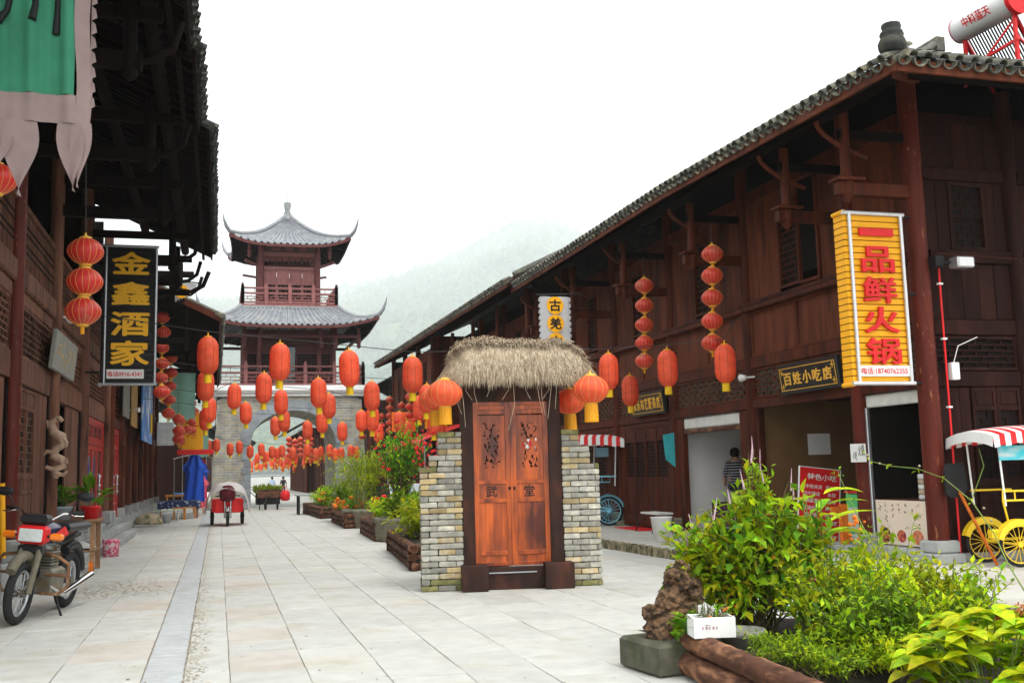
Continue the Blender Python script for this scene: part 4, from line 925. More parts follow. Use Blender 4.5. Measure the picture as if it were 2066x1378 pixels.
mb = MB(); mb.lathe([(.3, 16.9), (.3, 17.1), (.18, 17.15), (.24, 17.3), (.16, 17.42), (.17, 17.5), (.2, 17.75), (.22, 17.95), (.18, 18.0), (.02, 18.0), (.015, 18.7), (0, 18.72)], 14, (TX, TY, 0)); mb.build('finial', M['towtile'], TW)

# ---------------------------------------------------------------- far street beyond the arch
def far_house(x, y0, y1, side, hz, lab):
    th = thing('far_timber_house', lab, 'house', (x, (y0+y1)/2, 0), world=True); s = side
    MB().box((x, y0, 0), (x+s*5, y1, hz)).build('wall', M['endwood'], th)
    a, b = (x-s*1.9, y0-.3, hz-.3), (x-s*1.9, y1+.3, hz-.3); c, d = (x+s*2.5, y0-.3, hz+2.1), (x+s*2.5, y1+.3, hz+2.1)
    mb = MB(); roof_slope(mb, a, b, c, d, .35); roof_slope(mb, (x+s*7, y0-.3, hz-.3), (x+s*7, y1+.3, hz-.3), c, d, .35); mb.build('roof', M['tiledk'], th)
    mb = MB(); mb.add([Vector(p)+Vector((0, 0, -.1)) for p in (a, b, d, c)], [(0, 1, 2, 3)]); mb.build('soffit', WD, th)
    n = int((y1-y0)/3)
    for k in range(n+1): MB().cyl((x-s*.05, y0+k*(y1-y0)/n, 0), (x-s*.05, y0+k*(y1-y0)/n, hz), .16, .15, 8).build('column', W_, th)
    for k in range(n):
        ya = y0+k*(y1-y0)/n+.3; yb_ = ya+(y1-y0)/n-.6; Mx = PL_W(x-.03, yb_, 0) if s > 0 else PL_E(x+.03, ya, 0)
        mb = MB(Mx); frame(mb, 0, .2, yb_-ya, 2.9, .12, -.02, .06); dd = mb.build('shop_door', W_, th); sub(dd); MB(Mx).box((.12, .3, .0), (yb_-ya-.12, 2.8, .02)).build('pane', M['void'], dd)
        mb = MB(Mx); frame(mb, 0, 4.3, yb_-ya, 5.6, .1, -.02, .06); lattice(mb, .1, 4.4, yb_-ya-.1, 5.5, 6, 4, .04, .03); mb.build('window', W_, th)
    return th
far_house(9.6, 68, 84, 1, 6.6, 'nearest timber house beyond the arch, dark eaves on the right of the far street')
far_house(9.4, 86, 104, 1, 6.3, 'second far timber house down the far street, past the nearest one through the arch')
far_house(8.6, 106, 128, 1, 6.5, 'farthest timber house on the right side of the far street under the arch')
far_house(-1.7, 66, 82, -1, 4.7, 'low dark timber house left of the gate tower beyond the stalls')
far_house(2.6, 132, 146, -1, 6.2, 'distant timber house with curved grey roof closing the far street under the arch')
# ================================================================ thatched doorway standing in the street
GX = Matrix.Translation((2.96, 15.6, 0)) @ Matrix.Rotation(math.atan2(-.41, 2.76), 4, 'Z')
def gate_thing(name, label, cat, lx, group=None):
    p = GX @ Vector((lx, .2, 0)); t = thing(name, label, cat, p, 0, group); t.rotation_euler = (0, 0, math.atan2(-.41, 2.76)); WORG[t.name] = (lx, .2, 0); return t
M['gdoor'] = mat('varnished_orange_door', (.42,.075,.006), .33, .5, (18,18,1.1), .10, .3, col2=(.075,.011,.004), s2=(3.2,3.2,1.0), lo2=.42, hi2=.66, spec=.5)
M['gdark'] = mat('sooty_dark_post', (.030,.012,.008), .6, .6, (6,6,2), .1, .3, col2=(.075,.022,.010), s2=(4,4,1.5))
M['brickA'] = mat('grey_old_brick', (.31,.30,.255), .9, .25, (9,9,9), .32, .4, col2=(.42,.39,.30), s2=(7,7,7))
M['brickB'] = mat('ochre_old_brick', (.40,.305,.155), .9, .25, (9,9,9), .3, .4, col2=(.38,.35,.28), s2=(7,7,7))
M['brickC'] = mat('mossy_brick', (.16,.155,.06), .95, .3, (9,9,9), .3, .4, col2=(.24,.20,.10), s2=(7,7,7))
M['mortar'] = mat('dark_mortar', (.15,.135,.11), .95, .3, (12,12,12), 0)
bmesh_v = {}
def brick_piece(w_, d, h, k, m):
    key = (round(w_, 3), k, m.name)
    if key in bmesh_v: return bmesh_v[key]
    rr = random.Random(k*7+int(w_*1000)); mb = MB(); mb.box((-w_/2, -d/2, -h/2), (w_/2, d/2, h/2), .009)
    mb.v = [(x+rr.uniform(-.005, .005), y+rr.uniform(-.005, .005), z+rr.uniform(-.003, .003)) for x, y, z in mb.v]
    bmesh_v[key] = mb.mesh('brick', m); return bmesh_v[key]
def pier(x0, x1, steps, lab):
    """steps: list of (xa, xb, height)"""
    th = gate_thing('brick_pier', lab, 'brick pier', (x0+x1)/2, 'brick piers either side of the thatched doorway'); ch = .089; D = .44; k = 0; z = 0; n = 0
    hmax = max(s[2] for s in steps)
    while z < hmax-.03:
        xa = min(s[0] for s in steps if s[2] > z+.04); xb = max(s[1] for s in steps if s[2] > z+.04)
        x = xa; first = .13 if k % 2 else .26
        while x < xb-.03:
            w_ = min(first if x == xa else .26, xb-x)
            if xb-(x+w_) < .07: w_ = xb-x
            for yy in (.11, .33):
                q = rnd(); top = any(abs(s[2]-z) < .13 and s[0]-.02 < x+w_/2 < s[1]+.02 for s in steps)
                m = M['brickC'] if (top and q < .7) or (z < .1 and q < .6) else (M['brickB'] if q < .30 else M['brickA'])
                o = mobj('brick', brick_piece(round(w_, 2)-.012, .205, ch-.013, n % 5, m), th, loc=(x+w_/2-(x0+x1)/2+ru(-.006, .006), yy-.2+ru(-.007, .007), z+ch/2), rot=(ru(-.02, .02), ru(-.02, .02), ru(-.03, .03))); n += 1
            x += w_
        z += ch; k += 1
    mb = MB()
    for a, b, h in steps: mb.box((a+.026, .028, 0), (b-.026, D-.028, h-.06))
    mb.build('mortar_core', M['mortar'], th)
pier(0, .645, [(.0, .14, 1.86), (.141, .28, 2.04), (.281, .645, 2.40)], 'stepped brick pier on the left side of the thatched doorway, by the log planter')
pier(2.2, 2.79, [(2.2, 2.49, 2.40), (2.491, 2.65, 2.13), (2.651, 2.79, 1.86)], 'stepped brick pier on the right side of the thatched doorway, before the blue pedal cart')
DG = gate_thing('thatched_doorway', 'free standing old wooden doorway with closed orange double doors under a shaggy thatch roof', 'doorway', 1.4)
GD, GO = M['gdark'], M['gdoor']
for a, b in ((.648, .83), (2.005, 2.197)): MB().box((a, .04, .0), (b, .36, 3.25), .012).build('door_post', GD, DG)
MB().box((.83, .08, 2.86), (2.005, .34, 3.25), .01).build('lintel', GD, DG); MB().box((.5, .0, 3.25), (2.35, .40, 3.38), .01).build('roof_plate', GD, DG)
for a, b in ((.60, .99), (1.86, 2.30)): MB().box((a, -.26, 0), (b, .03, .39), .014).build('door_block', GD, DG)
MB().box((.992, -.06, 0), (1.858, .06, .337), .012).build('threshold_board', GD, DG); MB().box((1.02, -.085, .245), (1.75, -.065, .262)).build('iron_strip', M['steel'], DG)
MB().box((1.403, .055, .345), (1.431, .07, 2.86), .004).build('meeting_strip', GO, DG)
rr = random.Random(3)
for k, (a, b) in enumerate(((.835, 1.408), (1.425, 2.0))):
    z0, z1 = .34, 2.85; s = .075
    mb = MB(); y0, y1 = .07, .13
    mb.box((a, y0, z0), (a+s, y1, z1), .008); mb.box((b-s, y0, z0), (b, y1, z1), .008)
    for zz, hh in ((z0, .06), (z0+.16, .07), (1.30, .06), (1.58, .06), (2.66, .07), (z1-.06, .06)): mb.box((a+s, y0+.004, zz), (b-s, y1-.004, zz+hh), .006)
    lf = mb.build('door_leaf', GO, DG); sub(lf)
    for zz, z2 in ((z0+.06, z0+.16), (z0+.23, 1.30), (1.36, 1.58), (2.73, z1-.06)): MB().box((a+s, y0+.022, zz), (b-s, y1-.015, z2)).build('door_panel', GO, lf)
    # carved openwork panel: pierced scroll cells
    mb = MB(); xa, xb, za, zb = a+s, b-s, 1.64, 2.66; ux, uz = .022, .027; nx, nz_ = int((xb-xa)/ux), int((zb-za)/uz)
    for j in range(nz_):
        i = 0
        while i < nx:
            inside = 3 < i < nx-4 and 6 < j < nz_-4
            hole = inside and vnoise((i*.9+j*.35, j*.55, k*9), .62) > .10 and (i+j//2) % 3 != 0
            if hole: i += 1; continue
            i2 = i
            while i2 < nx and not (3 < i2 < nx-4 and 6 < j < nz_-4 and vnoise((i2*.9+j*.35, j*.55, k*9), .62) > .10 and (i2+j//2) % 3 != 0): i2 += 1
            sh = .006*math.sin(j*1.7+i); d_ = .012*vnoise((i, j, 3), .5) if inside else 0
            mb.box((xa+i*ux+(sh if i > 4 else 0), y0+.02+d_, za+j*uz), (xa+i2*ux+(sh if i2 < nx-4 else 0), y0+.042+d_, za+(j+1)*uz+.0005)); i = i2
    mb.build('carved_panel', GO, lf)
    mb = MB(); put_text(mb, '武堂'[k], (a+b)/2-.02, 1.47, .17, .17, PL_S(0, y0+.022, 0), .012, 0, .004); mb.build('lettering', M['black'], lf)
    mb = MB(); mb.tube([((b-.03) if k == 0 else (a+.03), y0-.004, 1.50), ((b-.03) if k == 0 else (a+.03), y0-.02, 1.53)], .018, 8); mb.build('bolt', M['black'], lf)
# thatch: lumpy bed plus hanging straw
def thatch_pt(u, v):    # u across, v around from front lip over the top to the back
    x = .46 + 2.14*u; a = PI*(v*1.0); bump = .05*vnoise((x*2.3+4, v*3, 7), 1.6) + .05*vnoise((x*6, v*8, 2), 1.0)
    endt = 1-(abs(2*u-1))**10
    yy = .18 - (.62*math.cos(a))*(.85+.15*endt); zz = 3.27 + (.16+.36*endt)*math.sin(a)**.8*(1+.6*bump) + bump*.6 + .05*math.exp(-((u-.25)/.16)**2)*math.sin(a) - .07*sm((u-.75)/.25)*math.sin(a)
    return Vector((x + .04*bump, yy, zz))
mb = MB(); mb.grid(thatch_pt, 60, 22, True)
mb.add([thatch_pt(0, k/22) for k in range(23)], [tuple(range(23))]); mb.add([thatch_pt(1, k/22) for k in range(23)], [tuple(range(23))[::-1]])
mb.add([(.5, -.40, 3.3), (2.57, -.40, 3.3), (2.57, .78, 3.3), (.5, .78, 3.3)], [(0, 1, 2, 3)])
mb.build('thatch_bed', M['straw'], DG)
def straw(mb, n, lo, hi, l0, l1, wd, us=(0, 1)):
    for _ in range(n):
        u = ru(*us); v = ru(lo, hi)
        if rnd() < .5: v = lo + (hi-lo)*rnd()**2
        p = thatch_pt(u, v) ; c_ = Vector((thatch_pt(u, v).x, .18, 3.1)); out = (p-c_).normalized(); L = ru(l0, l1)
        side = 1 if v < .5 else -1
        dn = Vector((ru(-.28, .28) + (u-.5)*.35, -side*ru(.05, .5)*(1-abs(v-.5)), -1)).normalized()
        if abs(u-.5) > .46: dn.x += (1 if u > .5 else -1)*.25
        if abs(v-.5) < .22: dn = Vector((ru(-.6, .6), -side*1.0, ru(-.5, .1))).normalized()
        p = p + out*ru(-.01, .02); e = p + dn*L; mid = p + dn*(L*.55) + out*.035 + Vector((ru(-.02, .02), 0, 0)); w_ = wd*ru(.6, 1.3); sd = Vector((w_, ru(-.3, .3)*w_, 0))
        mb.add([p-sd, p+sd, mid+sd, mid-sd, e], [(0, 1, 2, 3), (3, 2, 4)])
mb = MB(); straw(mb, 4600, .0, .20, .15, .30, .0045); straw(mb, 2600, .15, .40, .15, .28, .005); mb.build('straw', M['strawlt'], DG, kind='stuff')
mb = MB(); straw(mb, 2400, .02, .30, .15, .36, .004); straw(mb, 1500, .3, .7, .1, .22, .005); straw(mb, 900, .75, 1., .2, .4, .005); straw(mb, 900, 0, .3, .25, .55, .0045, (0, .06)); straw(mb, 700, 0, .3, .25, .5, .0045, (.94, 1)); mb.build('straw', M['straw'], DG, kind='stuff')
mb = MB()
for x, L in ((.55, .5), (.62, .7), (.86, .35), (1.1, .25), (1.33, .3), (1.42, .75), (1.6, .3), (1.78, .5), (1.84, .55), (2.02, .6), (2.1, .45), (.72, .3), (1.95, .3)): mb.tube([(x, -.38, 3.15), (x+ru(-.05, .05), -.36, 3.15-L*.5), (x+ru(-.09, .09), -.34, 3.15-L)], .004, 4)
mb.build('loose_straw', M['strawlt'], DG, kind='stuff')

# ================================================================ lanterns
def fringe(mb, r, z0, z1, n=14, c=(0, 0)):
    for k in range(n):
        t_ = 2*PI*k/n; x, y = c[0]+r*math.cos(t_), c[1]+r*math.sin(t_); w_ = PI*r/n*1.05; dx, dy = -math.sin(t_)*w_, math.cos(t_)*w_; j = ru(-.012, .012)
        mb.add([(x-dx, y-dy, z0), (x+dx, y+dy, z0), (x*1.06+dx, y*1.06+dy, z1+j), (x*1.06-dx, y*1.06-dy, z1-j)], [(0, 1, 2, 3)])
def long_lantern():
    t = thing('long_lantern', 'long red lantern', 'lantern')
    prof = [(.07, -.10)] ; nr = 26
    for k in range(nr+1):
        v = k/nr; z = -.10-.74*v; r = .210*(1-abs(2*v-1)**4.6*.55) + (.005 if k % 2 else -.004); prof.append((r, z))
    prof.append((.07, -.85)); mb = MB(); mb.lathe(prof, 24, smooth=True, amp=.02, lobes=8); mb.build('lantern_body', M['lant'], t)
    mb = MB()
    for q in range(8):
        t_ = 2*PI*q/8; mb.tube([((r*.985)*math.cos(t_), (r*.985)*math.sin(t_), z) for r, z in prof[1::3]], .0052, 4)
    mb.build('lantern_ribs', M['seam'], t)
    mb = MB(); mb.lathe([(.075, -.11), (.08, -.085), (.06, -.07), (.015, -.065), (.012, 0)], 12); mb.build('top_cap', M['goldtas'], t); mb = MB(); mb.lathe([(.075, -.84), (.082, -.865), (.06, -.875)], 12); mb.build('bottom_cap', M['goldtas'], t)
    mb = MB(); fringe(mb, .072, -.87, -1.02); fringe(mb, .045, -.87, -1.01, 8); mb.build('tassel', M['yellow'], t)
    return t
def round_lantern(r=.24, h=.36, small=True, ribs=16):
    t = thing('round_lantern', 'round red lantern', 'lantern')
    prof = [(.3*r, -.03)] + [(r*max(.3, math.cos((v-.5)*PI*.86)**.62), -.03-h*v) for v in [k/14 for k in range(1, 14)]] + [(.3*r, -.03-h)]
    mb = MB(); mb.lathe(prof, ribs*2, smooth=True, amp=.05, lobes=ribs); mb.build('lantern_body', M['lantin'] if small else M['lant'], t)
    mb = MB()
    for q_ in range(ribs):
        t_ = 2*PI*q_/ribs; mb.tube([((rr_*.955)*math.cos(t_), (rr_*.955)*math.sin(t_), z) for rr_, z in prof], .0035, 4)
    mb.build('lantern_ribs', M['goldrib'], t)
    mb = MB(); mb.lathe([(.33*r, -.04), (.34*r, -.015), (.2*r, 0), (.02, .005), (.012, .05)], 12); mb.build('top_cap', M['gold'], t); mb = MB(); mb.lathe([(.32*r, -.02-h), (.35*r, -.045-h), (.28*r, -.055-h)], 12); mb.build('bottom_cap', M['gold'], t)
    mb = MB()
    if small: mb.tube([(0, 0, -.05-h), (0, 0, -.16-h)], .028, 8)
    else: fringe(mb, r*.36, -.05-h, -.30-h, 30); fringe(mb, r*.25, -.05-h, -.29-h, 18)
    mb.build('tassel', M['goldtas'], t)
    return t
LP = long_lantern(); RP = round_lantern(); GP = round_lantern(.27, .40, False, 14); used = {}
def hang(proto, loc, label, group, scl=1., rz=None):
    rz = ru(0, 6.28) if rz is None else rz
    if proto.name not in used:
        KIDS[proto.name] = [(c, list(c.children)) for c in proto.children]; used[proto.name] = 1
        proto.location = loc; proto.rotation_euler = (0, 0, rz); proto.scale = (scl,)*3; proto['label'] = label; proto['group'] = group; return proto
    o = dup(proto, loc, rz, label, scl, group); o.rotation_euler = (ru(-.03, .03), ru(-.03, .03), rz); return o
ORD = ['first', 'second', 'third', 'fourth', 'fifth', 'sixth', 'seventh', 'eighth', 'ninth', 'tenth', 'eleventh', 'twelfth', 'thirteenth', 'fourteenth', 'fifteenth', 'sixteenth', 'seventeenth']
rows = [('nearest', 21.5, 1.0, [(420, 671), (565, 685), (703, 699), (832, 712), (1227, 706, 20.5), (1345, 698, 19.8), (1461, 686, 18.3)]),
        ('second', 27.3, 1.0, [(416, 742), (533, 747), (642, 757), (749, 764), (861, 770), (1270, 751, 24.0)]),
        ('third', 32.5, 1.0, [(422, 796), (474, 769), (567, 781), (663, 789), (752, 815), (846, 793), (876, 824)]),
        ('fourth', 38.0, 1.0, [(414, 820), (495, 807), (573, 823), (649, 826), (729, 823), (805, 826), (887, 845)]),
        ('fifth', 43.5, 1.0, [(555, 837), (620, 845), (690, 848), (763, 851), (822, 847)]),
        ('sixth', 53.0, .80, [(421, 885), (437, 883), (464, 891), (483, 887), (505, 896), (527, 892), (549, 897), (569, 895), (591, 902), (620, 894), (637, 902), (665, 894), (676, 902), (688, 900), (708, 895), (719, 898)])]
M['lwire'] = M['wire']
for nm, Y, sc, pts in rows:
    ps = [atY(q_[0], q_[1], (q_[2] if len(q_) > 2 else Y) + ru(-.15, .15)) for q_ in pts]; n = len(ps)
    for k, p in enumerate(ps):
        hang(LP, p, 'long red lantern, %s from the left in the %s row over the street' % (ORD[k], nm), 'long lanterns on the %s wire' % nm, sc)
    mb = MB(); path = [Vector((-2.2 if Y < 33 else -2.6, Y, ps[0].z+.3))] + [p + Vector((0, 0, .02)) for p in ps] + [Vector((max(9.6, ps[-1].x+.3) if Y < 57 else 9, ps[-1].y, ps[-1].z+.45))]; mb.tube(path, .011, 4)
    tag(mb.build('lantern_wire', M['wire'], org=None), 'thin dark wire across the street carrying the %s row of long lanterns' % nm, 'wire', 'lantern wires over the street')
for q_, (Y, z, x0, x1, n) in enumerate(((72, 3.7, 3.0, 8.6, 7), (82, 3.6, 2.8, 8.8, 9), (93, 3.5, 3.2, 8.6, 9), (106, 3.4, 3.2, 8.2, 9), (120, 3.2, 3.5, 8.2, 9))):
    for k in range(n):
        hang(LP, (x0+(x1-x0)*k/(n-1)+ru(-.1, .1), Y, z + ru(-.2, .15)), 'long red lantern, %s from the left in the %s row beyond the arch' % (ORD[k], ORD[q_]), 'long lanterns in the far street', .95)
def string(px, pys, X=None, Y=None, sc=1., where='', cord=1.5):
    n = len(pys)
    for k, py in enumerate(pys):
        p = atX(px[k] if isinstance(px, list) else px, py, X) if X is not None else atY(px[k] if isinstance(px, list) else px, py, Y)
        o = hang(RP, p + Vector((0, 0, .2*sc)), ('%s round lantern from the top of the string %s' % (ORD[k], where)) if n > 1 else 'single round lantern ' + where, 'round lanterns on the string ' + where, sc)
        if k == 0: mb = MB(); mb.cyl((0, 0, .0), (0, 0, cord), .008, n=5); mb.build('cord', M['wire'], o)
string(1300, [576, 616, 655, 691, 728], X=9.6, sc=.92, where='left of the dark plaque', cord=.55)
string(1437, [512, 556, 600, 647, 691], X=9.6, sc=.93, where='before the white walled shop', cord=.55)
string([172, 170, 167], [506, 567, 627], Y=15.2, sc=1.02, where='beside the black sign on the left', cord=2.)
string([2, -8], [258, 360], Y=13.2, sc=1., where='behind the green banner', cord=1.6)
string([328, 330, 327, 327, 324], [640, 670, 701, 733, 762], Y=34, sc=.95, where='just behind the black sign', cord=1.)
string([326], [790], Y=33.5, sc=1.1, where='low behind the black sign', cord=.2)
string([345, 345, 342, 341, 340], [722, 752, 779, 806, 833], Y=39, sc=1., where='beside the pale green banner', cord=1.)
for k, (px, ys, Y) in enumerate(((362, (815, 850, 872, 890), 43), (378, (806, 838, 866), 45.5), (386, (812, 835, 852, 868), 48), (360, (845, 868, 885), 40.5), (392, (830, 850, 870, 890), 51), (380, (845, 862, 880, 893), 54), (394, (855, 872, 886), 56))):
    string(px, list(ys), Y=Y, sc=.95, where='%s in the left cluster' % ORD[k], cord=.8)
for k, (px, ys, Y) in enumerate(((786, (806, 823, 838, 853, 868), 52), (826, (800, 820, 837), 47), (810, (818, 850, 872), 50), (731, (880,), 57), (770, (840, 858, 875), 55.5))):
    string(px, list(ys), Y=Y, sc=.85, where='%s right of the tower' % ORD[k], cord=.9)
for k, px in enumerate((583, 595, 606, 618, 628)): string(px, [886+(k % 2)*4, 896+(k % 2)*3, 907, 918], Y=76+k*1.5, sc=.95, where='%s within the arch' % ORD[k], cord=1.)
gl = [((.37, -.42), 3.19, 1., 'front left corner'), ((.28, .62), 3.15, .9, 'back left corner'), ((2.60, -.45), 3.22, 1.05, 'front right corner'), ((2.46, .62), 3.10, 1., 'back right corner')]
for (x, y), z, sc, nm in gl:
    p = GX @ Vector((x, y, z)); hang(GP, p, 'large round red lantern with gold fringe at the %s of the thatch roof' % nm, 'fringed lanterns on the thatched doorway', sc)
# ================================================================ signs
def sign_box(name, label, x0, x1, z0, z1, y, dep, slat, framem, chars, cm, phone, zc, arms):
    t = thing(name, label, 'sign', ((x0+x1)/2, y, z0), world=True); w_ = x1-x0; h = z1-z0
    MB().box((x0+.02, y+.03, z0+.02), (x1-.02, y+dep-.03, z1-.02)).build('core', M['black'], t)
    n = 26
    for k in range(n):
        a = z0+.03+(h-.06)*k/n; MB().box((x0+.004, y, a+.006), (x1-.004, y+dep, a+(h-.06)/n-.007), .006).build('slat', slat, t)
    r = .035
    for xx in (x0+.10, x1-.03): MB().cyl((xx, y-.03, z0+.01), (xx, y-.03, z1-.01), r*.9, n=10).build('frame_tube', framem, t)
    for zz in (z0+.01, z1-.01): MB().cyl((x0-.03, y-.03, zz), (x1+.03, y-.03, zz), r, n=10).build('frame_tube', framem, t)
    for zz in (z0, z1): MB().cyl((x0, y-.03, zz), (x0, y+dep, zz), r*1.1, n=8).build('side_tube', slat if framem is M['alu'] else framem, t)
    Mx = PL_S(0, y-.008, 0)
    for c_, z, wc, hc in zip(chars, zc[0], zc[1], zc[2]):
        mb = MB(); put_text(mb, c_, (x0+x1)/2+.03, z, wc, hc, Mx, .018 if cm is M['red'] else 0, .05 if cm is M['red'] else 0, .004, 0 if cm is M['red'] else .024); mb.build('lettering', cm, t)
    if phone:
        pz, pw, ph, px_ = phone[1:]; MB(Mx).box((px_-pw/2, pz-ph/2, .0), (px_+pw/2, pz+ph/2, .03), .004).build('phone_plate', M['white'], t)
        mb = MB(); put_text(mb, phone[0], px_-.01, pz, pw*.9, ph*.62, PL_S(0, y-.04, 0), .012, 0, .003); mb.build('phone_lettering', M['red'], t)
    for zz, xa in arms: MB().cyl((x1 if xa > x1 else x0, y+.05, zz), (xa, y+.05, zz), .022, n=8).build('bracket', M['black'], t)
    return t
a, b, c, d = atY(206, 494, 26.4), atY(321, 500, 26.4), atY(201, 774, 26.4), atY(312, 778, 26.4)
x0, x1, z0, z1 = (a.x+c.x)/2, (b.x+d.x)/2, (c.z+d.z)/2, (a.z+b.z)/2; hh = z1-z0
M['blackslat'] = mat('black_slat', (.010,.009,.009), .35, .2, (6,6,6), .1, spec=.3)
M['charyel'] = mat('golden_yellow_lettering', (.95,.50,.03), .5, .05, (6,6,6), 0)
sign_box('shop_sign', 'tall black slatted sign with four golden characters hanging on the left', x0, x1, z0, z1, 26.4, .22, M['blackslat'], M['steel'], '金鑫酒家', M['charyel'],
         ('电话0916-4341', z0+hh*.075, (x1-x0)*.66, hh*.065, (x0+x1)/2-.06), ([z0+hh*q for q in (.875, .655, .435, .225)], [hh*.25]*4, [hh*.155, hh*.16, hh*.165, hh*.17]), [(z0+.3, -3.1), (z1-.3, -3.1)])
a, b, c, d = atY(1702, 428, 14.0), atY(1822, 435, 14.0), atY(1718, 775, 14.0), atY(1835, 775, 14.0)
x0, x1, z0, z1 = (a.x+c.x)/2, (b.x+d.x)/2, (c.z+d.z)/2, (a.z+b.z)/2; hh = z1-z0
sign_box('shop_sign', 'tall orange yellow slatted sign with red characters fixed to the corner pillar', x0, x1, z0, z1, 14.0, .26, M['signyel'], M['alu'], '一品鲜火锅', M['red'],
         ('电话:18740762355', z0+hh*.075, (x1-x0)*.86, hh*.062, (x0+x1)/2+.03), ([z0+hh*q for q in (.885, .725, .545, .37, .19)], [.62, .60, .62, .64, .62], [.12, .42, .42, .42, .42]), [(z1-.02, 10.95), (z0+hh*.53, 10.95), (z0+.02, 10.95)])
def plaque(name, label, X, px0, px1, pyt, pyb, m, txt, cmat, strokes=False, east=False, tilt=-.12, border=True, hscale=.5):
    pm = atX((px0+px1)/2, (pyt+pyb)/2, X); a = atX(px0, (pyt+pyb)/2, X); b = atX(px1, (pyt+pyb)/2, X); w_ = abs(a.y-b.y); zt = atX((px0+px1)/2, pyt, X).z; zb = atX((px0+px1)/2, pyb, X).z; h = zt-zb
    t = thing(name, label, 'plaque', (X, pm.y, zb), world=True)
    Mx = (PL_E if east else PL_W)(X, pm.y, (zt+zb)/2) @ Matrix.Rotation(-tilt, 4, 'X')
    MB(Mx).box((-w_/2, -h/2, -.09), (w_/2, h/2, 0), .015).build('board', m, t)
    if border: mb = MB(Mx); frame(mb, -w_/2+.07, -h/2+.07, w_/2-.07, h/2-.07, .014, .001, .008); mb.build('border', cmat, t)
    if border:
        for sx in (-1, 1):
            for sy in (-1, 1):
                mb = MB(Mx); cx_, cy_ = sx*(w_/2-.15), sy*(h/2-.15); mb.box((cx_-.06, cy_-.008, .001), (cx_+.06, cy_+.008, .007)); mb.box((cx_-.008, cy_+.009, .001), (cx_+.008, cy_+.06, .007)); mb.box((cx_-.008, cy_-.06, .001), (cx_+.008, cy_-.009, .007)); mb.build('corner_ornament', cmat, t)
    n = len(txt)
    for i, ch in enumerate(txt):
        cw = w_*.84/n; mb = MB(); put_text(mb, ch, -w_*.42+cw*(i+.5), 0, cw*.84, h*hscale, Mx, .02, .012, .002); mb.build('lettering', cmat, t)
    if strokes:
        rr = random.Random(5)
        for i in range(5):
            mb = MB(Mx); cx_ = -w_*.33+w_*.165*i
            for k in range(5): q1 = Vector((cx_+rr.uniform(-.07, .07), rr.uniform(-.14, .14), .004)); mb.beam(q1, q1+Vector((rr.uniform(-.12, .12), rr.uniform(-.12, .12), 0)), .022, .004, (0, 0, 1))
            mb.build('worn_gilding', cmat, t)
    return t
M['plq'] = mat('dark_green_black_lacquer', (.012,.017,.017), .35, .1, (4,4,4), .05, spec=.4)
plaque('shop_plaque', 'black shop plaque with five gold characters over the dark open shopfront', 10.78, 1568, 1688, 728, 790, M['plq'], '百姓小吃店', M['gold'], hscale=.42)
plaque('shop_plaque', 'smaller black shop plaque with gilded characters over the four leaf lattice door', 10.78, 1271, 1337, 792, 838, M['plq'], '家乐布艺服装店', M['gold'], hscale=.5)
M['plqgrey'] = mat('dusty_grey_board', (.22,.22,.19), .6, .15, (4,4,4), .05)
plaque('shop_plaque', 'dusty grey plaque with faded gilding above the dark doorway on the left', -2.95, 113, 155, 682, 758, M['plqgrey'], '', M['gold'], True, True, -.10, False)
# further small signboards on the left row
M['blue'] = mat('blue_poster', (.06,.25,.62), .5, .1, (2,2,2), 0, col2=(.70,.75,.80), s2=(1.2,1.2,1.2), lo2=.5, hi2=.6)
def flat_board(name, label, cat, Mx, w_, h, m, d=.05):
    t = thing(name, label, cat, Mx.translation, world=True); mb = MB(Mx); mb.box((-w_/2, -h/2, -d), (w_/2, h/2, 0), .008); mb.build('board', m, t); return t
p = atX(325, 850, -2.9); t = flat_board('poster_board', 'blue and white poster board on the left shop wall under the lanterns', 'poster', PL_E(-2.75, 44, 4.55), 6.0, 2.6, M['blue'])
MB(PL_E(-2.74, 45.9, 4.1)).box((-.5, -.4, .0), (.5, .4, .03)).build('yellow_corner', M['yellow'], t)
flat_board('shop_signboard', 'ochre wooden signboard beside the blue poster on the left', 'signboard', PL_E(-2.9, 39.3, 4.5), 2.4, 1.7, M['gold_panel'])
flat_board('shop_signboard', 'dusty framed grey signboard over the left lattice doors', 'signboard', PL_E(-2.95, 36.6, 4.55), 2.2, 1.4, M['plqgrey'])
flat_board('shop_signboard', 'small cream signboard with red edge hung low beyond the blue poster', 'signboard', PL_S(-2.2, 47, 3.7), .7, 1.0, M['offwhite'])
t = flat_board('shop_signboard', 'yellow projecting signboard among the round lanterns far on the left', 'signboard', PL_S(-1.15, 49.5, 3.9), .95, 1.7, M['signyel']); mb = MB(); put_text(mb, '酒', -1.15, 3.9, .5, .6, PL_S(0, 49.5, 0), .02, 0, .005); mb.build('lettering', M['red'], t)
flat_board('awning_board', 'red board under the yellow projecting signboard on the left', 'board', PL_S(-1.0, 49.3, 2.95), 1.6, .22, M['red'])
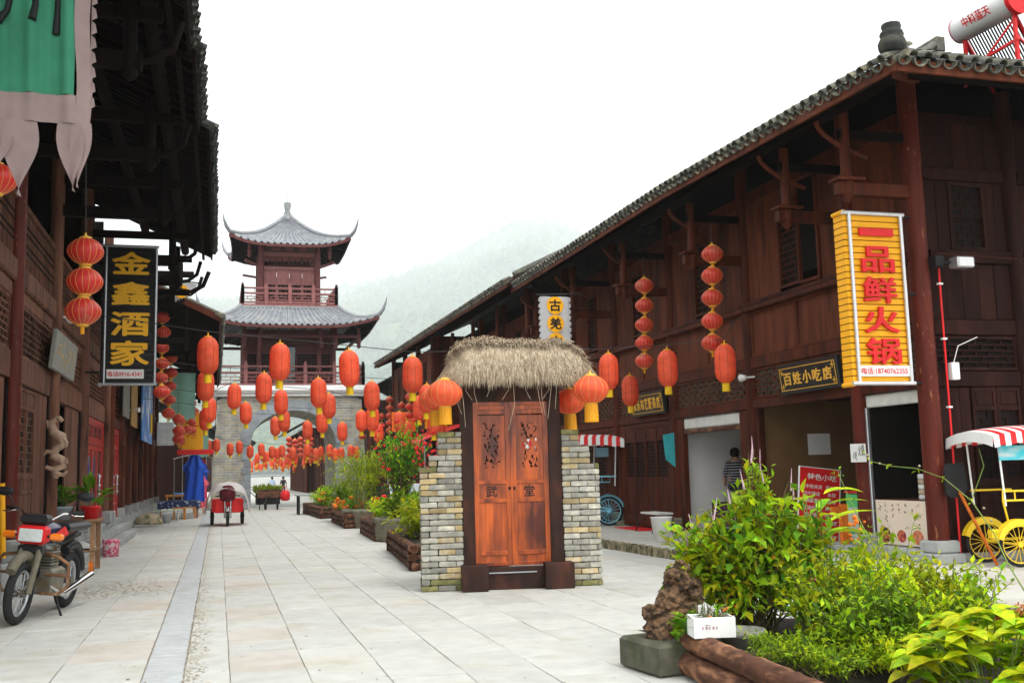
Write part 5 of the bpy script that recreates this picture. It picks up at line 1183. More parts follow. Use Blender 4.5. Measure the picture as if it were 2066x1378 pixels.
# right, beyond the gate: yellow boards and red awning
t = flat_board('shop_signboard', 'orange yellow hanging signboard with dark characters behind the doorway thatch', 'signboard', PL_S(9.3, 45.0, 4.15), 1.0, .95, M['signyel']); mb = MB(); put_text(mb, '福', 9.3, 4.15, .6, .6, PL_S(0, 45, 0), .03, 0, .005); mb.build('lettering', M['black'], t)
t = flat_board('shop_signboard', 'orange signboard with small characters right of the red berry tree', 'signboard', PL_S(8.2, 47, 4.1), 1.1, .9, mat('orange_board', (.72,.16,.02), .5, .05)); mb = MB(); put_text(mb, '小吃', 8.2, 4.2, .8, .32, PL_S(0, 47, 0), .02, 0, .005); mb.build('lettering', M['yellow'], t)
t = thing('awning', 'sagging bright red awning above the shops behind the red berry tree', 'awning', (8.2, 42, 3), world=True)
mb = MB(); mb.grid(lambda u, v: (9.7-2.3*v, 38+9*u, 3.75-.75*v-.12*math.sin(PI*u*3)**2*v), 24, 4); mb.build('canopy', M['red'], t)
mb = MB(); mb.grid(lambda u, v: (7.4, 38+9*u, 3.0-.12*math.sin(PI*u*3)**2-.28*v+.03*math.sin(u*60)*v), 40, 2); mb.build('valance', M['red'], t)
for y in (38.1, 46.9): MB().cyl((7.42, y, .17), (7.42, y, 3.0), .035, n=8).build('pole', M['steel'], t)
# small things on columns
def spot(label, p, d):
    t = thing('spot_lamp', label, 'lamp', p, world=True); p = Vector(p); d = Vector(d)
    MB().cyl(p, p+d*.22, .02, n=8).build('arm', M['offwhite'], t); MB().cyl(p+d*.22, p+d*.36, .05, .085, n=12).build('lamp_head', M['white'], t)
spot('small white spot lamp on the pillar left of the black plaque', atX(1523, 760, 10.85), (-.5, .85, 0))
spot('white bulb lamp sticking out before the dusty grey plaque', (-3.0, 22, 5.05), (.25, .97, .0))
spot('white spot lamp on the left row above the lattice doors', (-3.0, 38.4, 4.2), (.9, -.4, 0))
t = thing('flood_light', 'grey flood light on the corner pillar near the yellow sign', 'light', (11.4, 13.9, 4.9), world=True)
MB().box((11.30, 13.55, 4.82), (11.62, 13.75, 5.0), .02).build('housing', M['steel'], t); MB().box((11.33, 13.54, 4.84), (11.59, 13.549, 4.98)).build('lens', M['paper'], t); MB().cyl((11.1, 13.9, 4.95), (11.35, 13.68, 4.92), .025, n=6).build('arm', M['black'], t); MB().box((11.08, 13.78, 4.86), (11.24, 13.95, 5.06), .02).build('driver_box', M['black'], t)
t = thing('drain_pipe', 'thin bright red pipe running down beside the corner pillar', 'pipe', (11.3, 13.93, .2), world=True)
MB().cyl((11.26, 13.95, .3), (11.26, 13.95, 4.9), .017, n=8).build('pipe', M['red'], t); MB().cyl((11.26, 13.97, 5.12), (14, 13.97, 5.05), .009, n=6).build('cross_pipe', M['pillar'], t)
for z in (1.5, 2.6, 3.7, 4.6): MB().box((11.22, 13.92, z), (11.30, 13.98, z+.03)).build('clip', M['white'], t)
t = thing('switch_box', 'small white meter box on the wall by the corner pillar', 'box', (11.35, 13.95, 3.1), world=True); MB().box((11.33, 13.9, 3.05), (11.47, 14.0, 3.33), .01).build('case', M['white'], t); MB().tube([(11.4, 13.94, 3.33), (11.5, 13.93, 3.6), (11.9, 13.95, 3.75)], .008, 5).build('cable', M['white'], t)
t = thing('paper_notice', 'white paper notice with black writing taped to the second pillar from the corner', 'notice', atX(1745, 913, 10.8), world=True)
p = atX(1745, 913, 10.78); Mx = plane((10.83, p.y, p.z), (.35, -.94, 0), (0, 0, 1), (-.94, -.35, 0)); Mx = plane((10.82, 15.84, p.z), (.8, -.6, 0), (0, 0, 1), (-.6, -.8, 0))
MB(Mx).box((-.13, -.16, .0), (.13, .16, .006)).build('sheet', M['paper'], t); mb = MB(); put_text(mb, '火锅', .05, .04, .10, .2, Mx @ Matrix.Rotation(0, 4, 'Z'), .01, 0, .009); put_text(mb, '小吃', -.06, -.05, .07, .16, Mx, .01, 0, .009); mb.build('writing', M['black'], t)
t = thing('paper_notice', 'plain white paper sheet on the brown wall inside the open shop', 'notice', (12.4, 19.66, 2.1), world=True); MB().box((12.2, 19.66, 1.95), (12.75, 19.664, 2.4)).build('sheet', M['paper'], t)
t = thing('pennant', 'small teal pennant on the pillar left of the white walled shop', 'pennant', (10.8, 23.6, 2.2), world=True); MB().prism([(10.55, 2.55), (10.85, 2.6), (10.85, 1.75), (10.6, 1.95)], 23.5, 23.515).build('cloth', mat('teal_cloth', (.05,.42,.45), .7, .1), t)

# ================================================================ banners
def scallop(mb, x, z0, z1, n, s, y, amp=.06):
    for k in range(n):
        a = z0+(z1-z0)*k/n; b = z0+(z1-z0)*(k+1)/n; mb.add([(x, y, a), (x+s*amp, y+.02, a+(b-a)*.25), (x+s*amp*.8, y-.02, a+(b-a)*.7), (x, y, b)], [(0, 1, 2, 3)])
M['greencloth'] = mat('green_banner_cloth', (.055,.27,.16), .8, .15, (3,3,3), 0, .3, trans=.2, bscale=200)
M['hem'] = mat('dusty_pink_hem_cloth', (.34,.25,.24), .85, .12, (5,5,5), .05, .3, trans=.2, bscale=200)
BY = 10.0
t = thing('hanging_banner', 'large green hanging banner with tattered pinkish hem at the top left corner', 'banner', (-1.7, BY, 6), world=True)
xl, xr = -2.75, -1.33; zb = 5.36
fold = lambda x, z: .035*math.sin(x*19+.6*math.sin(z*2)) + .02*math.sin(x*41+z)
mb = MB(); mb.grid(lambda u, v: (xl+(xr-xl)*u, BY+fold(xl+(xr-xl)*u, zb+1.8*v), zb+1.8*v), 70, 12); mb.build('cloth', M['greencloth'], t)
mb = MB(); mb.grid(lambda u, v: (xr+.005+.13*u+.02*math.sin(v*9), BY-.01+.06*u, zb-.30+2.1*v), 4, 16); scallop(mb, xr+.13, zb-.1, zb+1.8, 13, 1, BY+.05, .05); mb.build('side_hem', M['hem'], t)
mb = MB(); mb.grid(lambda u, v: (xl+(xr+.02-xl)*u, BY-.012+fold(xl+(xr-xl)*u, zb)*.5, zb-.27*v), 60, 3)
for cx_, w_, L, lean in ((-2.55, .30, .75, -.02), (-2.02, .30, .60, .02), (-1.83+.06, .26, .72, .0), (-1.36, .20, .66, .05), (-1.25, .16, .62, -.03)):
    mb.grid(lambda u, v: (cx_+lean*v+(u-.5)*w_*(1-.0*v)*(1+.25*math.sin(v*5)-.9*v**2.5), BY-.012+.05*math.sin(u*4+v*4+cx_)*v, zb-.26-L*v), 8, 12)
mb.build('tattered_hem', M['hem'], t)
mb = MB()
for pts in ([(-1.98, 6.35), (-1.95, 6.15), (-1.92, 5.98), (-1.93, 5.93)][:0] or [(-1.88, 6.4), (-1.93, 6.15), (-1.99, 6.02)], [(-1.68, 6.5), (-1.68, 6.2), (-1.70, 6.05)], [(-1.49, 6.6), (-1.49, 6.2), (-1.50, 5.95)]):
    mb.tube([(x, BY+fold(x, z)-.012, z) for x, z in pts], [.03, .032, .042], 6)
mb.build('lettering', M['black'], t)
MB().cyl((-3.0, BY-.0, 7.2), (-1.1, BY+.0, 7.22), .03, n=8).build('pole', M['wooddk'], t)
M['whitecloth'] = mat('white_banner_cloth', (.52,.52,.52), .85, .1, (3,3,3), 0, .2, trans=.25)
def char_banner(label, x0, x1, z0, z1, y, chars, cloth, disc=True):
    t = thing('hanging_banner', label, 'banner', ((x0+x1)/2, y, z1), world=True); f_ = lambda u, v: .02*math.sin(u*11+v*3)
    mb = MB(); mb.grid(lambda u, v: (x0+(x1-x0)*u, y+f_(u, v), z0+(z1-z0)*v), 16, 8); n = 9
    scallop(mb, x1, z0, z1, n, 1, y); scallop(mb, x0, z0, z1, n, -1, y); mb.build('cloth', cloth, t)
    MB().cyl((x0-.1, y, z1+.03), (x1+.35, y, z1+.08), .022, n=8).build('pole', M['black'], t)
    for k, ch in enumerate(chars):
        zc = z1-(z1-z0)*(k+.5)/len(chars); r = (x1-x0)*.30; cx_ = (x0+x1)/2
        if disc: mb = MB(); mb.add([(cx_+r*math.cos(2*PI*i/20), y-.035, zc+r*math.sin(2*PI*i/20)) for i in range(20)], [tuple(range(20))]); mb.build('disc', M['signyel'], t)
        mb = MB(); put_text(mb, ch, cx_, zc, r*1.35, r*1.35, PL_S(0, y-.037, 0), .03, 0, .004); mb.build('lettering', M['black'], t)
    return t
a, b = atY(1090, 598, 24), atY(1150, 700, 24)
char_banner('white cloth banner with black characters on yellow discs behind the thatch roof', a.x, b.x, b.z-.1, a.z, 24, '古羌古', M['whitecloth'])
t = thing('hanging_banner', 'small ragged white pennant with a yellow disc beside the black sign', 'banner', (-1.2, 31, 7), world=True)
a, b, c, d = [atY(px, py, 31) for px, py in ((338, 566), (400, 573), (383, 596), (345, 612))]
mb = MB(); mb.grid(lambda u, v: tuple(((a*(1-u)+b*u)*(1-v) + (d*(1-u)+c*u)*v + Vector((0, .04*math.sin(u*9), (.03*math.sin(u*40) if v > .9 else 0))))), 20, 6); mb.build('cloth', M['whitecloth'], t)
cc = atY(366, 588, 30.93); mb = MB(); mb.add([(cc.x+.2*math.cos(2*PI*i/18), cc.y, cc.z+.2*math.sin(2*PI*i/18)) for i in range(18)], [tuple(range(18))]); mb.build('disc', M['signyel'], t)
mb = MB(); put_text(mb, '古', cc.x, cc.z, .26, .26, PL_S(0, cc.y-.004, 0), .03); mb.build('lettering', M['black'], t); MB().cyl(a+Vector((-.6, 0, .03)), b+Vector((.05, 0, .03)), .02, n=6).build('pole', M['wooddk'], t)
M['palegreen'] = mat('pale_green_cloth', (.22,.42,.33), .85, .1, (3,3,3), 0, trans=.25)
for lab, (px, y0_, y1_, Y, w_) in (('long pale green cloth banner behind the round lantern strings on the left', (368, 752, 850, 41, .95)), ('narrow grey green cloth banner hanging left of the gate tower', (401, 868, 925, 52, .9))):
    a, b = atY(px, y0_, Y), atY(px, y1_, Y); t = thing('hanging_banner', lab, 'banner', a, world=True)
    mb = MB(); mb.grid(lambda u, v: (a.x+(u-.5)*w_, Y+.03*math.sin(u*9), b.z+(a.z-b.z)*v + (.12*abs(math.sin(u*9)) if v == 0 else 0)), 12, 6); mb.build('cloth', M['palegreen'], t); MB().cyl((a.x-.6, Y, a.z+.03), (a.x+.6, Y, a.z+.03), .025, n=6).build('pole', M['wooddk'], t)

# ================================================================ menu board, food poster, counter things on the right
def at_pave(px, py): return atZ(px, py, .17)
p = at_pave(1640, 1103); t = thing('menu_board', 'red menu board with white dish names leaning before the open shop', 'sign', (p.x, p.y, .17), world=True)
dpt = p.y; a, b, c, d = atY(1588, 938, dpt+.05), atY(1676, 930, dpt+.05), atY(1610, 1095, dpt), atY(1692, 1102, dpt)
o_ = c; xx = (d-c); yy = (a-c); Mx = plane(c, xx, yy - xx*(yy.dot(xx)/xx.length_squared), xx.cross(yy)); bw, bh = xx.length, (yy - xx*(yy.dot(xx)/xx.length_squared)).length
MB(Mx).box((0, 0, -.02), (bw, bh, 0), .006).build('board', M['red'], t); mb = MB(Mx); frame(mb, -.015, -.015, bw+.015, bh+.015, .015, -.03, .006); mb.build('frame', M['white'], t)
mb = MB(); put_text(mb, '特色小吃', bw*.55, bh*.885, bw*.72, bh*.085, Mx, .015, 0, .004); mb.build('title_lettering', M['white'], t)
left = ['汉中热米皮', '汉中面皮', '锅盔馍', '红油抄手', '菜豆腐', '醪糟', '玉米粥', '豆浆']; right = ['浆水面', '水饺', '凉粉', '麻辣粉', '肉夹馍', '小米粥', '花生粥', '绿豆粥']
for k in range(8):
    for q_, (s_, x) in enumerate(((left[k], .30), (right[k], .80))):
        mb = MB(); put_text(mb, s_, bw*x, bh*(.755-.093*k), bw*(.105*len(s_)), bh*.055, Mx, .012, 0, .004); mb.build('dish_lettering', M['white'], t)
for x in (bw*.15, bw*.85): MB().cyl(Mx @ Vector((x, bh*.8, -.02)), Mx @ Vector((x, bh*.8, 0)) + Vector((0, .55, -bh*.8)), .015, n=6).build('leg', M['steel'], t)
p = at_pave(1706, 1112); t = thing('barrier_post', 'orange wooden post right of the red menu board', 'post', p, world=True); MB().box((p.x-.06, p.y-.05, .17), (p.x+.06, p.y+.05, 1.02), .01).build('post', M['orange'], t); MB().box((p.x-.24, p.y-.04, .86), (p.x-.062, p.y+.04, .98), .01).build('rail', M['orange'], t)
M['greenfr'] = mat('green_fridge', (.10,.52,.18), .4, .06, (4,4,4), 0, col2=(.25,.60,.45), s2=(1.4,1.4,1.4))
t = thing('drinks_fridge', 'green drinks cabinet standing inside the open shop beside the pillar', 'fridge', (11.6, 16.5, .17), world=True)
a = atX(1712, 995, 11.2); MB().box((11.25, 16.15, .30), (11.95, 16.95, a.z), .02).build('cabinet', M['greenfr'], t); MB().box((11.22, 16.12, a.z+.003), (11.98, 16.98, a.z+.04), .01).build('lid', M['red'], t); MB().box((11.235, 16.2, .5), (11.248, 16.9, .95)).build('print', mat('cabinet_print', (.55,.62,.5), .5, .3, (3,3,3), 0, col2=(.6,.1,.1), s2=(5,5,5)), t)
p0, p1 = atY(1770, 1010, 14.35), atY(1866, 1092, 14.35)
t = thing('food_counter', 'shop counter fronted by a cream poster of dishes beside the corner pillar', 'counter', (10.9, 15, .3), world=True)
MB().box((11.02, 14.35, .37), (11.6, 15.72, 1.13), .01).build('body', W_, t); Mx = PL_W(11.015, 15.7, 0)
MB(Mx).box((.0, .38, .0), (1.34, 1.12, .012)).build('poster', mat('cream_poster', (.72,.60,.48), .6, .06, (2,2,2), 0), t); rr = random.Random(8)
mb = MB(Mx)
for i in range(7):
    for j in range(5):
        if rr.random() < .2 or (j > 2 and i in (2, 3, 5)): continue
        cx_, cz_ = .12+.17*i, 1.04-.095*j
        for k in range(4): q1 = Vector((cx_+rr.uniform(-.03, .03), cz_+rr.uniform(-.03, .03), .016)); mb.beam(q1, q1+Vector((rr.uniform(-.03, .03), rr.uniform(-.03, .03), 0)), .009, .003, (0, 0, 1))
mb.build('printed_writing', M['log'], t)
for k, (x, r, c_) in enumerate(((.22, .155, (.05,.04,.03)), (.66, .12, (.30,.04,.05)), (1.08, .14, (.55,.22,.12)))):
    mb = MB(Mx); mb.add([(x+r*math.cos(2*PI*i/20), .53+r*.85*math.sin(2*PI*i/20), .0145) for i in range(20)], [tuple(range(20))]); mb.build('dish_picture', mat('dish_print', c_, .5, .6, (9,9,9), 0, col2=(.55,.15,.05), s2=(22,22,22), lo2=.48, hi2=.55), t)
t = thing('steamer_stack', 'stack of bamboo steamers on the counter by the corner pillar', 'steamer', (11.35, 14.75, 1.13), world=True)
for k in range(5): mb = MB(); mb.lathe([(.17, 1.135+.085*k), (.18, 1.14+.085*k), (.18, 1.20+.085*k), (.165, 1.215+.085*k)], 20, (11.3, 14.62, 0)); mb.build('steamer_basket', M['strawlt'] if k % 2 else M['offwhite'], t)
t = thing('leaning_shovel', 'long orange handled shovel with a black head up leaning on the corner pillar', 'shovel', (11.2, 13.7, .17), world=True)
a, b = Vector((11.42, 13.35, .17)), Vector((11.16, 13.75, 1.28)); MB().cyl(a, b, .024, n=8).build('handle', M['orange'], t); mb = MB(); u_ = (b-a).normalized(); mb.prism([(10.93, 1.25), (11.02, 1.18), (11.25, 1.20), (11.33, 1.32), (11.30, 1.72), (10.98, 1.72), (10.93, 1.6)], 13.76, 13.80); mb.build('head', M['black'], t)
# a long bench, bucket and mat before the lattice door
p = at_pave(1330, 1072); t = thing('folding_bench', 'low bench with thin black splayed legs outside the four leaf door', 'bench', p, world=True)
MB().box((p.x-.25, p.y-.55, .60), (p.x+.15, p.y+.55, .65), .01).build('seat', M['offwhite'], t)
for sy in (-.45, .45):
    for sx in (-.28, .22): MB().cyl((p.x-.05+sx*.6, p.y+sy, .6), (p.x-.05+sx*1.3, p.y+sy*1.15, .17), .016, n=6).build('leg', M['black'], t)
p = at_pave(1336, 1092); t = thing('planter_bucket', 'white plastic bucket planter by the tall shrub before the four leaf door', 'bucket', p); mb = MB(); mb.lathe([(.0, 0), (.17, 0), (.23, .50), (.25, .52), (.235, .525), (.2, .46), (0, .45)], 20); mb.build('bucket', M['white'], t)
p = at_pave(1300, 1066); t = thing('door_mat', 'thin red mat on the pavement in front of the four leaf door', 'mat', p, world=True); MB().box((p.x-.5, p.y-.9, .166), (p.x+.1, p.y+.9, .185), .004).build('mat', M['red'], t)
t = thing('shop_table', 'cloth covered table inside the white walled shop behind the tall shrub', 'table', (11.9, 21.6, .16), world=True); MB().box((11.4, 20.5, .85), (12.5, 22.7, .90), .01).build('tabletop', M['wooddk'], t); mb = MB(); mb.grid(lambda u, v: (11.38, 20.5+2.2*u, .9-.55*v+.02*math.sin(u*30)*v), 20, 3); mb.build('cloth', mat('purple_cloth', (.07,.02,.05), .8, .2), t)
for x in (11.45, 12.4):
    for y in (20.6, 22.6): MB().box((x, y, .16), (x+.06, y+.06, .85)).build('leg', M['wooddk'], t)
# solar water heater on the roof
t = thing('solar_water_heater', 'solar water heater with white tank, red frame and dark tubes on the right roof', 'water heater', (14.2, 16.0, 9.0), world=True)
a, b = atY(1937, 62, 16.6), atY(2048, 2, 15.2); ax_ = (b-a).normalized(); L = (b-a).length
M['tank'] = mat('grey_white_tank', (.62,.62,.60), .35, .06, (3,3,3), 0, spec=.5)
MB().cyl(a, b, .26, n=24).build('tank', M['tank'], t); MB().cyl(b, b+ax_*.1, .285, n=24).build('end_cap', M['red'], t); MB().cyl(a-ax_*.04, a, .27, n=24).build('end_cap', mat('pinkish_cap', (.6,.25,.3), .5, .1), t)
nrm = ax_.cross(Vector((0, 0, 1))).normalized(); nrm = nrm if nrm.x < 0 or nrm.y < 0 else -nrm
up_ = nrm.cross(ax_).normalized(); up_ = up_ if up_.z > 0 else -up_
fr = (CAM-(a+b)/2).normalized(); fr = (fr - ax_*fr.dot(ax_)).normalized(); upv = ax_.cross(fr); upv = upv if upv.z > 0 else -upv
mb = MB(); put_text(mb, '中科蓝天', 0, 0, L*.5, .2, plane((a+b)/2 + fr*.235 + upv*.1, ax_, upv*.9+fr*-.0, fr), .02, 0, .04); mb.build('lettering', M['red'], t)
dn = (Vector((.75, .35, -.62))).normalized(); hz_ = Vector((ax_.x, ax_.y, 0)).normalized()
for k in range(20):
    q0 = a + (b-a)*((k+.5)/20) - Vector((0, 0, .2)); MB().cyl(q0, q0+dn*1.7, .018, n=6).build('tube', M['blackslat'], t)
for q0 in (a+ax_*.1, b-ax_*.05):
    top = q0 - Vector((0, 0, .2)); MB().beam(top, (top.x, top.y, 7.35+(top.y-11.7)*.505), .06, .06).build('frame_leg', M['red'], t); MB().beam(top + dn*.02, top + dn*1.85, .05, .05).build('frame_rail', M['red'], t)
    MB().beam((top.x, top.y, top.z-.45), top + dn*1.1, .045, .045).build('frame_strut', M['red'], t)
MB().beam(a - Vector((0, 0, .85)), b - Vector((0, 0, .75)), .05, .05).build('frame_brace', M['red'], t); MB().beam(a - Vector((0, 0, 1.2)), b - Vector((0, 0, .3)), .03, .03).build('frame_brace', M['red'], t)
# ================================================================ people
person('person in a navy striped shirt seated with back turned in the white walled shop', 'seated', (atX(1482, 905, 12.3).x, atX(1482, 905, 12.3).y, atX(1482, 903, 12.3).z-1.75*1.15), R(150), 1.15)
person('person in a dark jacket walking down the far street under the arch', 'walker', (5.2, 88, -.05), R(185))
person('person in a pale blue shirt and grey trousers in the far street', 'walker2', (4.5, 92, -.05), R(170))
# ================================================================ motorcycle
M['mudrust'] = mat('rusty_brown_tube', (.20,.10,.05), .6, .4, (14,14,14), .1, .2, col2=(.34,.22,.13), s2=(9,9,9), metal=.3)
M['engine'] = mat('dull_engine_metal', (.20,.19,.155), .5, .3, (12,12,12), .1, .2, metal=.6, col2=(.20,.15,.08), s2=(8,8,8))
M['tankblue'] = mat('blue_black_tank', (.02,.025,.06), .2, .1, (4,4,4), 0, spec=.6); M['chrome'] = mat('chrome', (.7,.7,.7), .12, .05, (4,4,4), 0, metal=1)
M['amber'] = mat('amber_lens', (.85,.20,.01), .25, .05, (4,4,4), 0, spec=.5); M['lens'] = mat('clear_headlight', (.62,.66,.64), .15, .1, (30,30,30), 0, spec=.7); M['blackpl'] = mat('black_plastic', (.018,.018,.02), .4, .15, (6,6,6), .05)
M['dustfend'] = mat('dusty_fender', (.15,.135,.095), .6, .3, (9,9,9), 0)
def wheel(t, name, c, r, w_, axis=(1, 0, 0), spokes=16, rimm=None, tyrew=None, spm=None):
    c = Vector(c); ax_ = Vector(axis).normalized(); e1 = Vector((0, 0, 1)); e2 = ax_.cross(e1).normalized(); mb = MB()
    mb.tube([c + e1*(r-w_/2)*math.cos(2*PI*k/32) + e2*(r-w_/2)*math.sin(2*PI*k/32) for k in range(33)], w_/2, 8, False); wh = mb.build(name, tyrew or M['tyre'], t); sub(wh)
    mb = MB(); mb.tube([c + e1*(r-w_*1.0)*math.cos(2*PI*k/32) + e2*(r-w_*1.0)*math.sin(2*PI*k/32) for k in range(33)], w_*.24, 6, False); mb.build('rim', rimm or M['steel'], wh)
    mb = MB(); mb.cyl(c-ax_*w_*.6, c+ax_*w_*.6, r*.13, n=12); mb.build('hub', rimm or M['engine'], wh)
    mb = MB()
    for k in range(spokes): a = 2*PI*k/spokes; mb.cyl(c+ax_*(w_*.3*(1 if k % 2 else -1)), c + (e1*math.cos(a)+e2*math.sin(a))*(r-w_), r*.012+.002, n=4)
    mb.build('spokes', spm or rimm or M['steel'], wh); return wh
MO = thing('motorcycle', 'dusty black motorcycle with square headlight and orange indicators parked at the left edge', 'motorcycle', (-2.30, 15.45, 0), R(-4)); MO.rotation_euler = (0, R(6), R(-12)); MO.scale = (1.32,)*3
wheel(MO, 'front_wheel', (0, -.62, .30), .30, .085); wheel(MO, 'rear_wheel', (0, .66, .30), .30, .10)
mb = MB(); mb.tube([(0, -.62+.36*math.sin(a), .30+.355*math.cos(a)) for a in [R(x) for x in range(-50, 51, 12)]], [.05]*9, 8); mb.build('front_fender', M['dustfend'], MO)
mb = MB(); mb.tube([(0, .66+.38*math.sin(a), .30+.38*math.cos(a)) for a in [R(x) for x in range(-30, 80, 12)]], .055, 8); mb.build('rear_fender', M['blackpl'], MO)
for s in (-1, 1): mb = MB(); mb.tube([(s*.085, -.62, .30), (s*.085, -.50, .62), (s*.085, -.40, .92)], [.03, .034, .026], 8); mb.build('fork', M['dustfend'], MO)
mb = MB(); mb.tube([(0, -.40, .85), (0, -.1, .78), (0, .35, .72), (0, .85, .78)], .03, 8); mb.tube([(0, -.38, .80), (0, -.2, .42), (0, .25, .30), (0, .66, .30)], .028, 8); mb.build('frame', M['blackpl'], MO)
mb = MB(); mb.box((-.14, -.22, .24), (.14, .16, .50), .03); [mb.box((-.11-.01*(k % 2), -.20, .50+.03*k), (.11+.01*(k % 2), .02, .52+.03*k), .008) for k in range(6)]; mb.build('engine', M['engine'], MO)
mb = MB(); prof = []
mb.grid(lambda u, v: ((.15*math.sin(PI*(.12+.76*v))**.6)*math.cos(2*PI*u)*(1-.25*v), -.32+.5*v, .86+.12*math.sin(2*PI*u)*math.sin(PI*(.1+.8*v))**.5 - .03*v), 18, 10); mb.build('fuel_tank', M['tankblue'], MO)
for s in (-1, 1): mb = MB(); mb.prism([(-.28, .86), (-.05, .92), (.08, .84), (-.12, .80)], s*.148, s*.156, 'x'); mb.build('tank_flash', M['red'], MO)
mb = MB(); mb.box((-.13, .18, .84), (.13, .85, .93), .035); mb.build('seat', M['blackpl'], MO)
mb = MB(); mb.tube([(-.36, -.22, 1.08), (-.20, -.30, 1.06), (-.10, -.38, .98), (.10, -.38, .98), (.20, -.30, 1.06), (.36, -.22, 1.08)], .014, 8); hb = mb.build('handlebar', M['chrome'], MO)
for s in (-1, 1):
    MB().cyl((s*.25, -.275, 1.07), (s*.38, -.21, 1.085), .02, n=8).build('grip', M['blackpl'], hb); MB().tube([(s*.26, -.30, 1.07), (s*.33, -.34, 1.05), (s*.40, -.27, 1.05)], .007, 5).build('lever', M['chrome'], hb)
    mb = MB(); mb.tube([(s*.27, -.27, 1.07), (s*.31, -.32, 1.16), (s*.36, -.30, 1.22)], .007, 5); mi = mb.build('mirror', M['blackpl'], MO); mb = MB(); mb.lathe([(0, -.02), (.05, -.015), (.075, 0), (.06, .02), (0, .03)], 12); mb.v = [(s*.40+x*1.25, -.29+z*.9, 1.245+y*.62) for x, y, z in mb.v]; mb.build('mirror_shell', M['blackpl'], mi)
    MB().cyl((s*.11, -.44, .84), (s*.17, -.45, .84), .016, n=8).build('indicator_stalk', M['blackpl'], MO); MB().box((s*.17, -.485, .805), (s*.285, -.415, .875), .018).build('indicator', M['amber'], MO)
    mb = MB(); mb.tube([(s*.10, -.30, .66), (s*.27, -.42, .64), (s*.34, -.36, .58), (s*.34, -.30, .36), (s*.27, -.34, .28), (s*.06, -.24, .26)], .018, 7); mb.tube([(s*.10, -.28, .45), (s*.34, -.33, .46)], .016, 7); mb.build('crash_bar', M['mudrust'], MO)
MB().box((-.135, -.52, .76), (.135, -.38, .94), .03).build('headlight_shell', M['red'], MO); MB().box((-.11, -.54, .785), (.11, -.521, .91), .008).build('headlight', M['lens'], MO)
MB().box((-.13, -.50, .945), (.13, -.34, 1.05), .03).build('instrument_cowl', M['blackpl'], MO); MB().box((-.12, -.50, .66), (.12, -.40, .755), .02).build('number_plate_holder', M['blackpl'], MO)
mb = MB(); mb.tube([(.12, -.2, .34), (.16, .1, .22), (.17, .9, .34)], [.025, .03, .045], 8); mb.build('exhaust', M['chrome'], MO); mb = MB(); mb.tube([(.08, .05, .28), (.22, -.02, .02), (.25, -.06, .0)], .014, 6); mb.build('side_stand', M['blackpl'], MO)
